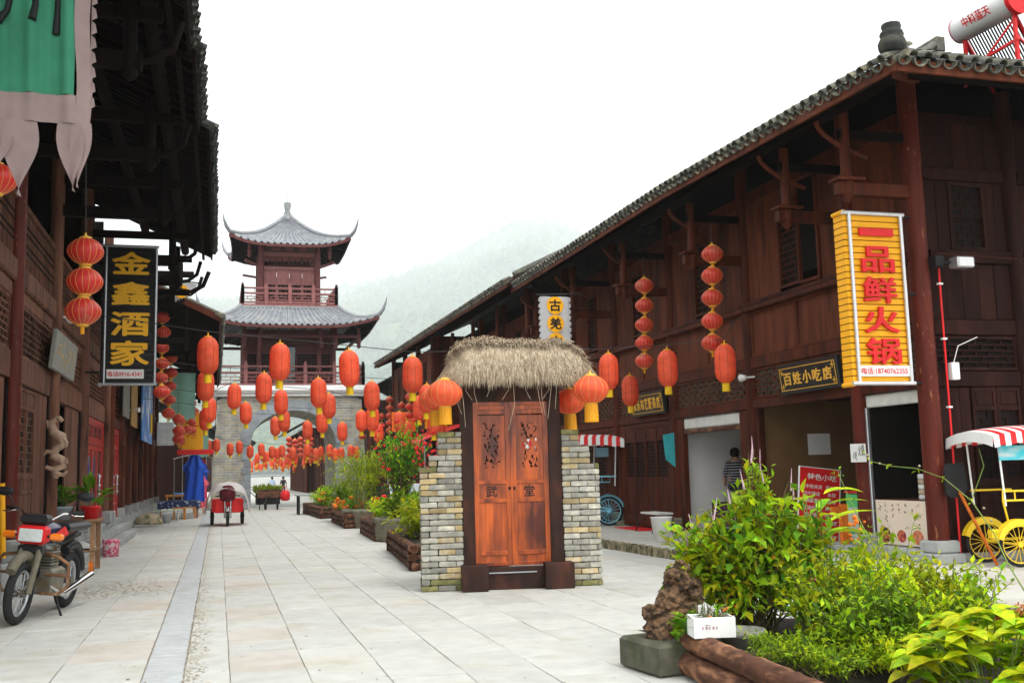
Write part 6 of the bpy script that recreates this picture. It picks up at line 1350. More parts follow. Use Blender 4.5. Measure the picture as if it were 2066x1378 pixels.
# ================================================================ pedal carts
def pedal_cart(name, label, col, boardm, loc, rz, sc):
    t = thing(name, label, 'pedal cart', loc, rz); t.scale = (sc,)*3
    for i, (x, y) in enumerate(((0, -.42), (.66, -.42), (0, .42), (1.75, -.42), (1.75, .42))):
        wheel(t, 'wheel', (x, y, .33), .33, .055, (0, 1, 0), 18, col, None, col)
        mb = MB(); n = 12
        mb.grid(lambda u, v: (x+.38*math.cos(R(15)+R(150)*u), y-.05+.10*v, .33+.38*math.sin(R(15)+R(150)*u)), n, 2); mb.add([(x+.38*math.cos(R(15)+R(150)*k/12), y-.055, .33+.38*math.sin(R(15)+R(150)*k/12)) for k in range(13)] + [(x+.30*math.cos(R(15)+R(150)*k/12), y-.056, .33+.27*math.sin(R(15)+R(150)*k/12)) for k in range(13)], [(k, k+1, 14+k, 13+k) for k in range(12)]); mb.build('fender', col, t)
    mb = MB(); mb.tube([(-.05, -.36, .33), (.3, -.36, .40), (.9, -.36, .38), (1.75, -.36, .36)], .022, 6); mb.tube([(-.05, .36, .33), (.9, .36, .38), (1.75, .36, .36)], .022, 6); mb.tube([(.3, -.36, .4), (.45, -.36, .85), (.75, -.36, .9)], .018, 6); mb.tube([(.9, -.36, .38), (.62, -.36, .9)], .018, 6); mb.tube([(0, -.4, .33), (.0, .4, .33)], .02, 6); mb.build('frame', col, t)
    mb = MB(); z0, z1 = .98, 1.12
    mb.tube([(-.2, -.4, z0), (-.2, -.4, z1), (.48, -.4, z1), (.55, -.4, z1-.05), (.5, -.4, z0), (-.2, -.4, z0)], .017, 6); [mb.cyl((x, -.4, z0), (x, -.4, z1), .012, n=5) for x in (0, .2, .38)]; mb.tube([(-.2, -.4, z0), (-.12, -.38, .62), (.1, -.36, .60)], .017, 6); mb.tube([(.42, -.4, z0), (.60, -.36, .62), (1.2, -.36, .62)], .017, 6); [mb.cyl((.44+.05*k, -.39, z0-.1*k), (.36+.06*k, -.39, z0-.1*k), .012, n=5) for k in range(3)]; mb.tube([(-.2, .4, z1), (.5, .4, z1)], .017, 6); mb.build('seat_rail', col, t)
    MB().box((.5, -.4, .60), (1.1, .4, .66), .02).build('seat', M['blackpl'], t); MB().box((1.08, -.4, .66), (1.14, .4, 1.0), .02).build('backrest', M['blackpl'], t)
    mb = MB(); mb.tube([(.60+.12*math.cos(a), -.2+.0, 1.05+.12*math.sin(a)) for a in [2*PI*k/16 for k in range(17)]], .012, 5, False); mb.tube([(.6, -.2, 1.05), (.4, -.2, .6)], .014, 5); mb.build('steering_wheel', col, t)
    for x, y in ((-.16, -.4), (.40, -.4), (1.6, -.4), (-.16, .4), (1.6, .4)): MB().cyl((x, y, .9), (x-.05, y, 1.86), .016, n=6).build('canopy_post', M['white'], t)
    MB().box((-.23, -.44, 1.58), (.33, -.425, 1.80), .004).build('name_board', boardm, t)
    # striped canopy: each stripe its own strip
    def cp(u, v): x = -.42+2.4*u; return (x, -.62+1.24*v, 2.02 + .09*math.sin(PI*v)**.8 - .08*abs(2*u-1)**3)
    n = 26
    for k in range(n):
        mb = MB(); mb.grid(lambda u, v: cp((k+u)/n, v), 1, 8)
        for v0 in (0, 1): p0, p1 = cp(k/n, v0), cp((k+1)/n, v0); j = .015*math.sin(k*2.1); mb.add([p0, p1, (p1[0], p1[1]+(.02 if v0 else -.02), p1[2]-.17+j), (p0[0], p0[1]+(.02 if v0 else -.02), p0[2]-.17+j)], [(0, 1, 2, 3)])
        if k == 0: mb.grid(lambda u, v: (cp(0, v)[0]-.02*u, cp(0, v)[1], cp(0, v)[2]-.16*u), 2, 8)
        mb.build('canopy_stripe', M['red'] if k % 2 else M['white'], t)
    mb = MB(); mb.box((-.42, -.40, .42), (-.30, -.30, .56), .02); mb.build('lamp', col, t)
    return t
M['ylpaint'] = mat('bright_yellow_paint', (.82,.55,.012), .35, .08, (6,6,6), 0, spec=.5); M['ltblue'] = mat('light_blue_paint', (.22,.60,.75), .35, .08, (6,6,6), 0, spec=.5)
M['cyanb'] = mat('cyan_board', (.06,.60,.70), .5, .05, (4,4,4), 0, col2=(.55,.68,.70), s2=(3,3,9)); M['paleb'] = mat('pale_blue_board', (.30,.55,.72), .5, .05, (4,4,4), 0)
p = at_pave(1965, 1130); pedal_cart('pedal_cart', 'yellow four wheeled pedal cart with red striped canopy at the right edge', M['ylpaint'], M['cyanb'], (p.x-.12, 13.35, .17), R(-7), 1.0)
p = at_pave(1232, 1058); pedal_cart('pedal_cart', 'light blue pedal cart with red striped canopy partly hidden behind the brick pier', M['ltblue'], M['paleb'], (p.x, p.y, .17), PI+R(-25), 1.22)
# ================================================================ covered tricycle, handcart, car
T3 = thing('cargo_tricycle', 'red motor tricycle under a milky plastic sheet in the middle of the street', 'tricycle', (.35, 40.3, 0)); T3.scale = (1.15,)*3
wheel(T3, 'front_wheel', (0, -.75, .27), .27, .10); wheel(T3, 'rear_wheel', (-.48, .75, .27), .27, .12); wheel(T3, 'rear_wheel', (.48, .75, .27), .27, .12)
mb = MB(); mb.tube([(0, -.75+.33*math.sin(a), .27+.33*math.cos(a)) for a in [R(x) for x in range(-45, 60, 15)]], .06, 8); mb.build('fender', M['chrome'], T3); mb = MB(); [mb.tube([(s*.09, -.75, .27), (s*.09, -.62, .85)], .03, 6) for s in (-1, 1)]; mb.build('fork', M['chrome'], T3)
MB().box((-.5, .1, .42), (.5, 1.25, .85), .03).build('cargo_box', M['red'], T3); MB().box((-.40, -.45, .42), (.40, .1, .60), .03).build('footwell', M['red'], T3); mb = MB(); mb.prism([(-.40, .45), (-.15, .45), (-.1, .95), (-.33, .85)], -.52, -.42); mb.prism([(.40, .45), (.15, .45), (.1, .95), (.33, .85)], -.52, -.42); mb.build('leg_shield', M['red'], T3)
mb = MB(); mb.lathe([(0, .28), (.14, .26), (.24, .14), (.27, 0), (.24, -.16), (.1, -.26)], 14, (0, -.55, 1.02), amp=.1, lobes=7); mb.build('dark_hood_cloth', mat('dark_red_cloth', (.10,.008,.015), .7, .3), T3)
mpl = mat('milky_plastic_sheet', (.72,.72,.70), .35, .12, (4,4,4), 0, .2, spec=.5, trans=.25); b_ = mpl.node_tree
trn = b_.nodes.new('ShaderNodeBsdfTransparent'); mxs = b_.nodes.new('ShaderNodeMixShader'); mxs.inputs[0].default_value = .28; om = b_.nodes['Material Output']; src = om.inputs[0].links[0].from_socket; b_.links.new(src, mxs.inputs[1]); b_.links.new(trn.outputs[0], mxs.inputs[2]); b_.links.new(mxs.outputs[0], om.inputs[0])
def cover(u, v):
    a = PI*u; fl = 1+.05*math.sin(v*9+u*5); x = -.62*math.cos(a)*fl*(1+.14*(1-math.sin(a))); z = .52+.86*math.sin(a)**.55*(1-.25*max(0, .35-v)/.35) + .03*math.sin(u*17+v*5); y = -.75+2.1*v + (.22 if .2 < u < .8 else 0)*(-1 if v < .05 else 0)*.3
    return (x, y, max(.40-.1*(u if u < .5 else 1-u), z - .3*(abs(math.cos(a))**8)))
mb = MB(); mb.grid(cover, 22, 12); mb.build('plastic_cover', mpl, T3)
mb = MB(); mb.tube([(-.38, -.5, .95), (0, -.6, .98), (.38, -.5, .95)], .02, 6); mb.build('handlebar', M['blackpl'], T3)
HC = thing('handcart', 'wooden two wheeled handcart with a red bag hung on its side by the arch', 'handcart', (2.75, 57.2, 0))
MB().box((-.75, -.4, .55), (.55, .4, .62), .01).build('cart_bed', M['woodLdk'], HC)
for k in range(4): MB().box((-.74, -.42, .63+.11*k), (.54, -.39, .73+.11*k), .006).build('side_board', M['woodL'], HC)
wheel(HC, 'wheel', (-.3, -.5, .36), .36, .09); wheel(HC, 'wheel', (.3, -.5, .30), .30, .09); wheel(HC, 'wheel', (-.3, .5, .36), .36, .09)
mb = MB(); mb.tube([(-.7, -.42, .6), (-1.1, -.42, .95)], .025, 6); mb.tube([(-.62, -.44, .6), (-.62, -.44, 0)], .025, 6); mb.build('shaft', M['woodLdk'], HC)
t = thing('carry_bag', 'bright red bag hanging from the handcart by the arch', 'bag', (3.45, 56.6, .45)); mb = MB(); mb.lathe([(.1, 0), (.24, .05), (.26, .3), (.2, .5), (.06, .56)], 12); mb.build('bag', M['red'], t); mb = MB(); mb.tube([(-.1, 0, .52), (-.08, 0, .72), (.08, 0, .72), (.1, 0, .52)], .02, 5); mb.build('handle', M['red'], t)
t = thing('display_stall', 'low dark stall table heaped with green plants beyond the arch', 'stall', (2.9, 68, 0)); MB().box((-.6, -.5, .0), (.9, .5, .7), .02).build('body', M['blackpl'], t); mb = MB(); [add_leaf(mb, (ru(-.7, .9), ru(-.5, .5), ru(.7, 1.0)), rv()+Vector((0, 0, .8)), rv(), ru(.2, .45), .3) for _ in range(400)]; mb.build('foliage', M['leaf'], t, kind='stuff')
CR = thing('parked_car', 'red parked car with a pale windscreen half hidden behind the planters', 'car', (5.9, 34.0, 0), R(8)); CR.scale = (1.0,)*3
sec = [(-2.05, .35, .62, .62), (-1.95, .25, .78, .74), (-1.0, .22, .90, .80), (-.35, .22, .95, .80), (.3, .22, 1.0, .80), (1.3, .22, 1.0, .80), (1.95, .25, .95, .76), (2.1, .4, .8, .68)]
mb = MB(); ring = []
for y, z0, z1, hw in sec: ring.append([(-hw, y, z0), (-hw*1.04, y, (z0+z1)/2), (-hw*.93, y, z1), (0, y, z1+.05), (hw*.93, y, z1), (hw*1.04, y, (z0+z1)/2), (hw, y, z0)])
vs = [p for r_ in ring for p in r_]; n = 7; mb.add(vs, [(i*n+k, i*n+(k+1) % n, (i+1)*n+(k+1) % n, (i+1)*n+k) for i in range(len(ring)-1) for k in range(n)] + [tuple(range(n)), tuple(range(len(vs)-1, len(vs)-n-1, -1))], True); mb.build('body', M['red'], CR)
mb = MB(); mb.add([(-.72, -.9, .95), (.72, -.9, .95), (.58, -.25, 1.42), (-.58, -.25, 1.42)], [(0, 1, 2, 3)]); mb.build('windscreen', mat('windscreen_glass', (.30,.34,.36), .08, .05, (2,2,2), 0, spec=.9), CR)  # pale base colour carries the sky reflected in the windscreen
mb = MB(); mb.add([(-.58, -.25, 1.42), (.58, -.25, 1.42), (.58, 1.0, 1.42), (-.58, 1.0, 1.42), (-.70, 1.7, 1.0), (.70, 1.7, 1.0)], [(0, 1, 2, 3), (3, 2, 5, 4)]); mb.build('cabin_roof', M['red'], CR)
for s in (-1, 1):
    mb = MB(); mb.add([(s*.74, -.85, .97), (s*.60, -.27, 1.40), (s*.60, 1.0, 1.40), (s*.74, 1.6, .98)], [(0, 1, 2, 3)]); mb.build('side_window', M['glass'], CR)
    mb = MB(); mb.box((s*.42, -2.06, .62), (s*.70, -1.96, .76), .03); mb.build('headlight', M['lens'], CR); mb = MB(); mb.box((s*.82, -.75, .98), (s*.98, -.65, 1.10), .03); mb.build('door_mirror', M['red'], CR)
    for y in (-1.3, 1.35): wheel(CR, 'wheel', (s*.74, y, .31), .31, .17)
MB().box((-.35, -2.09, .42), (.35, -2.06, .55), .01).build('number_plate', M['white'], CR); MB().box((-.5, -2.075, .6), (.38, -2.0, .72), .01).build('grille', M['blackpl'], CR)
t = thing('white_cabinet', 'white metal cabinet standing behind the planters left of the doorway', 'cabinet', (5.55, 29.5, 0)); MB().box((-.22, -.2, .25), (.22, .2, 1.05), .015).build('case', M['white'], t); MB().box((-.12, -.206, .42), (.1, -.2, .56)).build('printed_label', M['plqgrey'], t)
for x in (-.2, .17): MB().box((x, -.18, .02), (x+.03, .18, .25)).build('leg', M['steel'], t)
t = thing('litter_bin', 'dark red square bin between the far log planters', 'bin', (4.62, 41.0, 0)); MB().box((-.32, -.3, 0), (.32, .3, .95), .02).build('body', mat('dark_red_bin', (.13,.012,.015), .5, .2), t); MB().box((-.38, -.36, .955), (.38, .36, 1.05), .03).build('lid', M['plqgrey'], t)
t = thing('display_table', 'low table with a blue grey top behind the far log planters', 'table', (4.3, 48.5, 0)); MB().box((-.9, -.6, .85), (1.2, .6, .92), .02).build('top', M['channel'], t)
for x in (-.8, 1.1): MB().box((x, -.5, 0), (x+.08, -.42, .85)).build('leg', M['blackpl'], t); MB().box((x, .42, 0), (x+.08, .5, .85)).build('leg', M['blackpl'], t)
# ================================================================ left pavement furniture
FT = thing('plank_table', 'weathered wooden plant stand beside the motorcycle with a lower shelf', 'table', (-2.72, 22.6, 0), world=True)
x0, x1, y0, y1 = -3.1, -2.32, 22.0, 23.1
MB().box((x0-.05, y0-.05, .98), (x1+.05, y1+.05, 1.03), .01).build('tabletop', M['logend'], FT); MB().box((x0, y0, .40), (x1, y1, .44), .01).build('shelf', M['logend'], FT)
for x in (x0, x1-.09):
    for y in (y0, y1-.09): MB().box((x, y, .0), (x+.09, y+.09, .98), .01).build('leg', M['logend'], FT)
MB().box((x1-.1, y0-.01, 0), (x1-.02, y0+.1, .22), .01).build('leg_wrap', M['orange'], FT)
def pot_plant(name, label, loc, r, h, pm, kind, L=.2, n=60, lm='leafdk', cat='potted plant', flowers=None):
    t = thing(name, label, cat, loc); mb = MB(); mb.lathe([(0, 0), (r*.72, 0), (r*.95, h*.85), (r*1.04, h*.86), (r*1.04, h), (r*.92, h), (r*.9, h*.9), (0, h*.88)], 20); mb.build('pot', pm, t)
    mb = MB(); st = MB()
    for k in range(n):
        a = ru(0, 6.28); el = ru(.2, 1.3); d = Vector((math.cos(a)*math.cos(el), math.sin(a)*math.cos(el), math.sin(el))); q0 = Vector((0, 0, h*.9)); q1 = q0 + d*ru(.3, 1.)*r*1.6 + Vector((0, 0, r*.4)); 
        if k % 3 == 0: st.tube([q0, q1], .005, 4)
        add_leaf(mb, q1, (d+rv()*.5+Vector((0, 0, -.2))), (0, 0, 1), L*ru(.6, 1.2), .5)
    mb.build('foliage', M[lm], t, kind='stuff'); st.build('stems', M['stemgr'], t)
    if flowers:
        for k in range(flowers[1]):
            mb = MB(); c = Vector((ru(-.5, .5)*r*1.5, ru(-.5, .5)*r*1.5, h+r*ru(1.2, 1.9))); mb.add([c+Vector((flowers[2]*(1+.3*math.sin(i*2.4))*math.cos(i*.63), flowers[2]*math.sin(i*.63)*.8, .03*math.cos(i*.63))) for i in range(10)], [tuple(range(10))]); mb.build('flower', M[flowers[0]], t)
    return t
pot_plant('potted_plant', 'small leafy shrub in a pale blue grey pot on the plank table', (-2.98, 22.55, 1.03), .20, .26, mat('pale_blue_pot', (.50,.58,.64), .4, .05), 'shrub', .14, 110)
pot_plant('potted_flower', 'red anthurium with broad leaves in a red pot on the plank table', (-2.46, 22.45, 1.03), .19, .26, M['red'], 'anth', .44, 22, 'leafdk', 'potted plant', ('red', 5, .13))
t = thing('waste_bucket', 'pink floral bucket by the end of the stone steps', 'bucket', (-2.42, 26.4, 0)); mb = MB(); mb.lathe([(0, 0), (.17, 0), (.2, .38), (.21, .4), (.19, .4), (.17, .36), (0, .34)], 18); mb.build('bucket', mat('pink_floral', (.70,.10,.20), .5, .1, (3,3,3), 0, col2=(.75,.6,.6), s2=(14,14,14), lo2=.5, hi2=.55), t)
t = thing('paper_bag', 'folded white plastic bag on the lower shelf of the plank table', 'bag', (-2.65, 22.4, .44)); mb = MB(); mb.grid(lambda u, v: (-.4+.7*u, -.25+.5*v, .03+.14*math.sin(PI*u)*math.sin(PI*v)+.03*vnoise((u*5, v*5, 2), 1)), 10, 8); mb.build('bag', M['paper'], t)
t = thing('bamboo_pole', 'yellow bamboo pole propped at the far left edge behind the motorcycle', 'pole', (-3.0, 17.3, 0), world=True); a, b = atY(6, 1085, 17.2), atY(3, 975, 17.2); MB().cyl(a-Vector((0, 0, .3)), b, .05, n=8).build('pole', M['signyel'], t)
# carved hanging driftwood dragon
t = thing('driftwood_carving', 'pale twisted driftwood carving hanging by the dark doorway on the left', 'carving', (-3.0, 21.6, 1.7), world=True)
M['driftwood'] = mat('bleached_driftwood', (.40,.27,.19), .7, .3, (12,12,4), .05, .4); pth = [atY(px, py, 21.3) for px, py in ((118, 842), (104, 852), (108, 872), (122, 882), (128, 896), (112, 905), (108, 920), (124, 928), (128, 940), (110, 946), (112, 965))]
mb = MB(); mb.tube(pth, [.05, .07, .09, .12, .09, .08, .10, .09, .07, .09, .06], 10)
for i, pts in enumerate((((104, 852), (97, 862), (95, 848)), ((125, 884), (134, 893), (132, 902)), ((108, 912), (94, 910), (88, 918)), ((124, 930), (136, 932), (134, 924)), ((110, 948), (92, 942)), ((112, 955), (128, 958), (136, 950)), ((118, 842), (126, 850)))): mb.tube([atY(px, py, 21.25) for px, py in pts], [.05, .04, .02][:len(pts)], 7)
mb.build('carving', M['driftwood'], t)
# boulder, chairs, stools, stall tables, clothes
t = thing('boulder', 'mottled ochre and green boulder on the pavement left of the steps', 'boulder', atZ(301, 1062) + Vector((0, 0, 0))); o = t
bm = bmesh.new(); bmesh.ops.create_icosphere(bm, subdivisions=3, radius=.52)
for v in bm.verts: q_ = v.co.copy(); v.co = Vector((q_.x*1.0, q_.y*.8, max(-.1, q_.z*.62))) * (1+.16*vnoise(q_, 2.5)) + Vector((0, 0, .18))
me = bpy.data.meshes.new('rock'); bm.to_mesh(me); bm.free(); me.materials.append(mat('mottled_boulder', (.42,.34,.22), .9, .3, (5,5,5), 0, .4, col2=(.16,.17,.08), s2=(4,4,4), lo2=.5, hi2=.6)); [setattr(p_, 'use_smooth', True) for p_ in me.polygons]; mobj('rock', me, t)
for lab, (px, py), rz in (('white painted wooden chair nearest the boulder on the left', (303, 1042), .2), ('white painted chair behind the first white chair on the left', (318, 1034), .5)):
    p = atZ(px, py); t = thing('chair', lab, 'chair', p, rz, None); wm = mat('aged_white_wood', (.55,.57,.50), .7, .15)
    MB().box((-.25, -.25, .50), (.25, .25, .55), .01).build('seat', wm, t)
    for x in (-.23, .19):
        for y in (-.23, .19): MB().box((x, y, 0), (x+.04, y+.04, .5)).build('leg', wm, t)
    for k in range(3): MB().beam((-.23, -.2+.17*k, .55), (-.33, -.2+.17*k, 1.15), .02, .11).build('back_slat', wm, t)
    MB().beam((-.33, -.28, 1.12), (-.33, .24, 1.12), .03, .06).build('top_rail', wm, t)
p = atZ(335, 1052); t = thing('bench', 'low pale green bench between the white chairs and the stall table', 'bench', p, .1); MB().box((-.6, -.2, .42), (.6, .2, .47), .01).build('seat', mat('pale_green_paint', (.45,.52,.38), .7, .1), t)
for x in (-.5, .45): MB().box((x, -.15, 0), (x+.05, .15, .42)).build('leg', M['offwhite'], t)
p = atZ(336, 1055); t = thing('metal_bucket', 'small galvanised bucket standing under the pale green bench', 'bucket', p); mb = MB(); mb.lathe([(0, 0), (.13, 0), (.18, .36), (.19, .37), (.17, .37), (0, .33)], 16); mb.build('bucket', M['steel'], t)
M['bluecloth'] = mat('blue_printed_cloth', (.02,.035,.10), .8, .2, (6,6,6), 0, col2=(.35,.40,.50), s2=(9,9,9), lo2=.56, hi2=.6)
p = atZ(365, 1046); t = thing('stall_table', 'stall table under a dark blue printed cloth on the left pavement', 'table', p, .05); MB().box((-.95, -.5, .74), (.75, .5, .79), .01).build('tabletop', M['logend'], t); mb = MB(); mb.grid(lambda u, v: (-1.0+1.8*u, -.55-.02*math.sin(u*25)*v, .80-.34*v), 24, 2); mb.grid(lambda u, v: (-1.0+1.8*u, -.55+1.1*v, .80+.02*vnoise((u*6, v*4, 1), 1)), 12, 6); mb.build('cloth', M['bluecloth'], t)
for x in (-.9, .65):
    for y in (-.45, .4): MB().box((x, y, 0), (x+.07, y+.07, .74)).build('leg', M['logend'], t)
M['orwood'] = mat('orange_varnished_wood', (.50,.20,.04), .45, .15, (8,8,8), .1)
for lab, (px, py) in (('orange wooden stool left in front of the blue cloth stall table', (362, 1048)), ('orange wooden stool right in front of the blue cloth stall table', (382, 1046)), ('orange wooden stool below the blue hanging clothes', (400, 1036))):
    p = atZ(px, py); t = thing('stool', lab, 'stool', p, 0, 'orange wooden stools'); MB().box((-.28, -.2, .46), (.28, .2, .52), .01).build('seat', M['orwood'], t)
    for x in (-.26, .2):
        for y in (-.17, .11): MB().box((x, y, 0), (x+.06, y+.06, .46)).build('leg', M['orwood'], t)
p = atZ(368, 1030); t = thing('wicker_bed', 'orange wooden bench with folded cloth behind the blue cloth table', 'bench', p); MB().box((-.9, -.3, .78), (.9, .3, .88), .01).build('seat', M['orwood'], t); MB().box((-.5, -.25, .881), (.6, .25, .98), .02).build('folded_cloth', M['blue'], t)
for x in (-.85, .78): MB().box((x, -.25, 0), (x+.07, .25, .78)).build('leg', M['orwood'], t)
def garment(label, px, y0_, y1_, Y, w_, m):
    a, b = atY(px, y0_, Y), atY(px, y1_, Y); t = thing('hanging_clothes', label, 'clothes', a, world=True); h = a.z-b.z
    def g(u, v): wv = w_*(.35+.65*min(1, v*3.2)) if v < .25 else w_*(1-.35*sm((v-.25)/.15)+.25*v); return (a.x+(u-.5)*wv, Y+.08*math.sin(u*14+v*3)-.1*math.sin(PI*u), a.z-h*v)
    mb = MB(); mb.grid(g, 20, 18); mb.grid(lambda u, v: (g(u, v)[0], g(u, v)[1]+.25*math.sin(PI*u)+.02, g(u, v)[2]), 10, 8); mb.build('garment', m, t); MB().tube([(a.x-.2, Y, a.z-.02), (a.x, Y, a.z+.1), (a.x, Y, a.z+.25)], .012, 5).build('hanger', M['steel'], t)
garment('bright blue robe hanging at the stall left of the gate tower', 393, 918, 1012, 49.5, 1.05, mat('bright_blue_cloth', (.02,.09,.50), .7, .15, (4,4,4), 0, trans=.1))
garment('blue jacket hanging behind the bright blue robe', 403, 940, 985, 52, .9, mat('blue_cloth', (.03,.08,.42), .7, .15))
garment('red and white checked dress hanging behind the blue robe', 405, 958, 1025, 51.5, .75, mat('red_check_cloth', (.60,.02,.06), .8, .1, (4,4,4), 0, col2=(.7,.4,.4), s2=(16,16,16), lo2=.55, hi2=.58))
t = thing('clothes_rack', 'steel clothes rack holding the blue robe and the red dress', 'rack', (-1.1, 51, 0), world=True); a = atY(393, 912, 50.5); MB().cyl((a.x-.5, 49.4, a.z+.12), (a.x+.5, 52.2, a.z+.12), .02, n=6).build('bar', M['steel'], t); MB().cyl((a.x-.5, 49.4, 0), (a.x-.5, 49.4, a.z+.12), .02, n=6).build('post', M['steel'], t); MB().cyl((a.x+.5, 52.2, 0), (a.x+.5, 52.2, a.z+.12), .02, n=6).build('post', M['steel'], t)
p = atZ(415, 1024); t = thing('display_board', 'yellow and green display board against the left edge of the tower', 'board', (p.x-.3, 54.5, 0), world=True); MB().box((p.x-.75, 54.5, .6), (p.x+.1, 54.56, 2.4), .01).build('board', M['signyel'], t); MB().box((p.x-.7, 54.48, .7), (p.x+.05, 54.499, 1.5)).build('poster', M['greenfr'], t); MB().box((p.x-.76, 54.48, 2.41), (p.x+.11, 54.56, 2.65)).build('header', M['red'], t)
# parasol / white tarp far left by the tower
t = thing('stall_roof', 'pale tarpaulin roof of a small stall beside the tower foot', 'stall roof', (-1.2, 55.5, 2.7), world=True); mb = MB(); mb.grid(lambda u, v: (-2.2+2.0*u, 54+2.5*v, 2.75+.2*math.sin(PI*u)), 8, 4); mb.build('tarpaulin', M['offwhite'], t)
for x in (-2.1, -.3): MB().cyl((x, 54.1, 0), (x, 54.1, 2.75), .03, n=6).build('pole', M['steel'], t)
# ================================================================ planters and plants down the middle
def log_planter(label, a, b, depth, h, n=3, r=.09):
    """row of stacked logs along a-b (street side), returning logs at both ends, soil inside"""
    a, b = Vector((a[0], a[1], 0)), Vector((b[0], b[1], 0)); d = (b-a).normalized(); nrm = Vector((-d.y, d.x, 0)); nrm = nrm if nrm.x > 0 else -nrm
    t = thing('log_planter', label, 'planter', a, world=True, group='log edged planters'); step = h/n
    for k in range(n):
        z = step*(k+.5)
        for p, q_ in ((a, b), (a+d*.06, a+d*.06+nrm*depth), (b-d*.06, b-d*.06+nrm*depth)):
            j = Vector((ru(-.02, .02), ru(-.02, .02), 0)); e = (q_-p).normalized()*.08; rr_ = step*.52*ru(.9, 1.05)
            mb = MB(); P0, P1 = p-e+j+Vector((0, 0, z)), q_+e+j+Vector((0, 0, z)); mb.tube([P0+(P1-P0)*f_+Vector((0, 0, ru(-.008, .008))) for f_ in (0, .3, .6, 1)], [rr_*ru(.92, 1.05) for _ in range(4)], 9); mb.build('log', M['log'], t)
    mb = MB(); c = [a, b, b+nrm*depth, a+nrm*depth]; mb.prism([(v.x, v.y) for v in c], .02, h-.05, 'z'); mb.build('soil', M['soil'], t); return t
class Plant:
    def __init__(s, name, label, cat, base, group=None):
        s.t = thing(name, label, cat, base, 0, group); s.F = {}; s.st = MB(); s.base = Vector(base)
    def leaf(s, m, p, d, up, L, W=.45): add_leaf(s.F.setdefault(m, MB()), p, d, up, L, W)
    def stem(s, pts, r0, r1=None, n=5): s.st.tube(pts, [r0+( (r1 or r0*.4)-r0)*i/(len(pts)-1) for i in range(len(pts))], n)
    def done(s, stemm='stem'):
        if s.st.v: s.st.build('stems', M[stemm], s.t)
        for m, mb in s.F.items():
            o = mb.build('foliage', M[m], s.t); o['kind'] = 'stuff'
        return s.t
def clump(pl, c, rx, ry, rz, nst, nl, L, ms, W=.45, low=.0, spread=1., up=.5, stemr=.008, base=None, single=None):
    """stems rising from the ground into an uneven crown; leaves along the outer half of each twig"""
    c = Vector(c); base = Vector(base) if base is not None else Vector((c.x, c.y, 0))
    for k in range(nst):
        v = rv(); v.z = abs(v.z) if rnd() < .75 else v.z; f = ru(.45, 1.0)
        tip = c + Vector((v.x*rx, v.y*ry, v.z*rz))*f*(1+.25*vnoise(v*2+c, 1.3)); b0 = base + Vector((ru(-.3, .3)*rx*spread, ru(-.3, .3)*ry*spread, low))
        mid = b0.lerp(tip, .5) + rv()*rx*.12 + Vector((0, 0, .15*rz)); pts = [b0, mid, tip]; pl.stem(pts, stemr, stemr*.3)
        for q_ in range(nl):
            f_ = ru(.35, 1.02); p = (b0.lerp(mid, f_*2) if f_ < .5 else mid.lerp(tip, (f_-.5)*2)) + rv()*L*.5
            d = (rv() + (tip-mid).normalized()*.7 + Vector((0, 0, ru(-.3, .25)))); l = L*ru(.55, 1.2)
            if single is not None and single.get(0, 0) < single['max'] and rnd() < single['p']:
                single[0] = single.get(0, 0)+1; o = mobj('leaf', single['mesh'][random.randrange(len(single['mesh']))], pl.t); o.matrix_local = leaf_mat(p, d, Vector((ru(-up, up), ru(-up, up), 1)), l)
            else: pl.leaf(random.choice(ms), p, d, Vector((ru(-up, up), ru(-up, up), 1)), l, W)
def dots(pl, name, m, n, c, rx, ry, rz, r, seg=6):
    me = MB(); me.lathe([(0, -r), (r*.8, -r*.6), (r, 0), (r*.8, r*.6), (0, r)], seg); me = me.mesh(name, M[m])
    for k in range(n): v = rv(); o = mobj(name, me, pl.t, loc=(c[0]+v.x*rx, c[1]+v.y*ry, c[2]+v.z*rz), rot=(ru(0, 3), ru(0, 3), 0), scl=(ru(.7, 1.3),)*3)
log_planter('log edged planter touching the left brick pier of the doorway', (3.86, 24.2), (3.45, 19.0), 1.7, .48)
pl = Plant('leafy_shrub', 'bright broad leaved green shrub in the log planter by the left brick pier', 'shrub', (4.3, 21.6, .40)); clump(pl, (0, 0, .45), .8, 2.0, .62, 70, 16, .20, ['leaf', 'leaf', 'leafyl'], .5); pl.done('stemgr')
pl = Plant('leafy_shrub', 'grey green bushy plant at the far end of the log planter by the pier', 'shrub', (4.6, 24.2, .40)); clump(pl, (0, 0, .7), .7, .6, .6, 40, 14, .12, ['leafmix', 'leafdk'], .35); pl.done()
# round stone trough and its plants
def stone_trough(label, x, y, r, h, sx=1.):
    t = thing('stone_planter', label, 'planter', (x, y, 0)); mb = MB(); mb.lathe([(r*.9, 0), (r, .04), (r*1.02, h*.8), (r*1.06, h*.82), (r*1.06, h), (r*.93, h), (r*.9, h-.08), (0, h-.08)], 28); mb.v = [(a*sx, b, c) for a, b, c in mb.v]; mb.build('trough', M['conc'], t); return t
stone_trough('round mossy stone trough with carved sides below the red berry tree', 4.72, 27.6, .72, .62)
stone_trough('mossy square stone planter below the feathery bamboo palm', 4.75, 35.2, .72, .62)
log_planter('small log edged planter with yellow green leaves left of the round stone trough', (4.22, 31.6), (4.05, 27.6), 1.1, .50)
pl = Plant('leafy_shrub', 'yellow green low plant in the small log planter by the round trough', 'shrub', (4.6, 29.5, .42)); clump(pl, (0, 0, .30), .5, 1.5, .42, 60, 15, .15, ['leafyl', 'leafyl', 'leaf'], .45); pl.done('stemgr')
log_planter('log edged planter with orange marigolds before the bamboo palm', (4.18, 39.5), (4.08, 34.6), 1.0, .48)
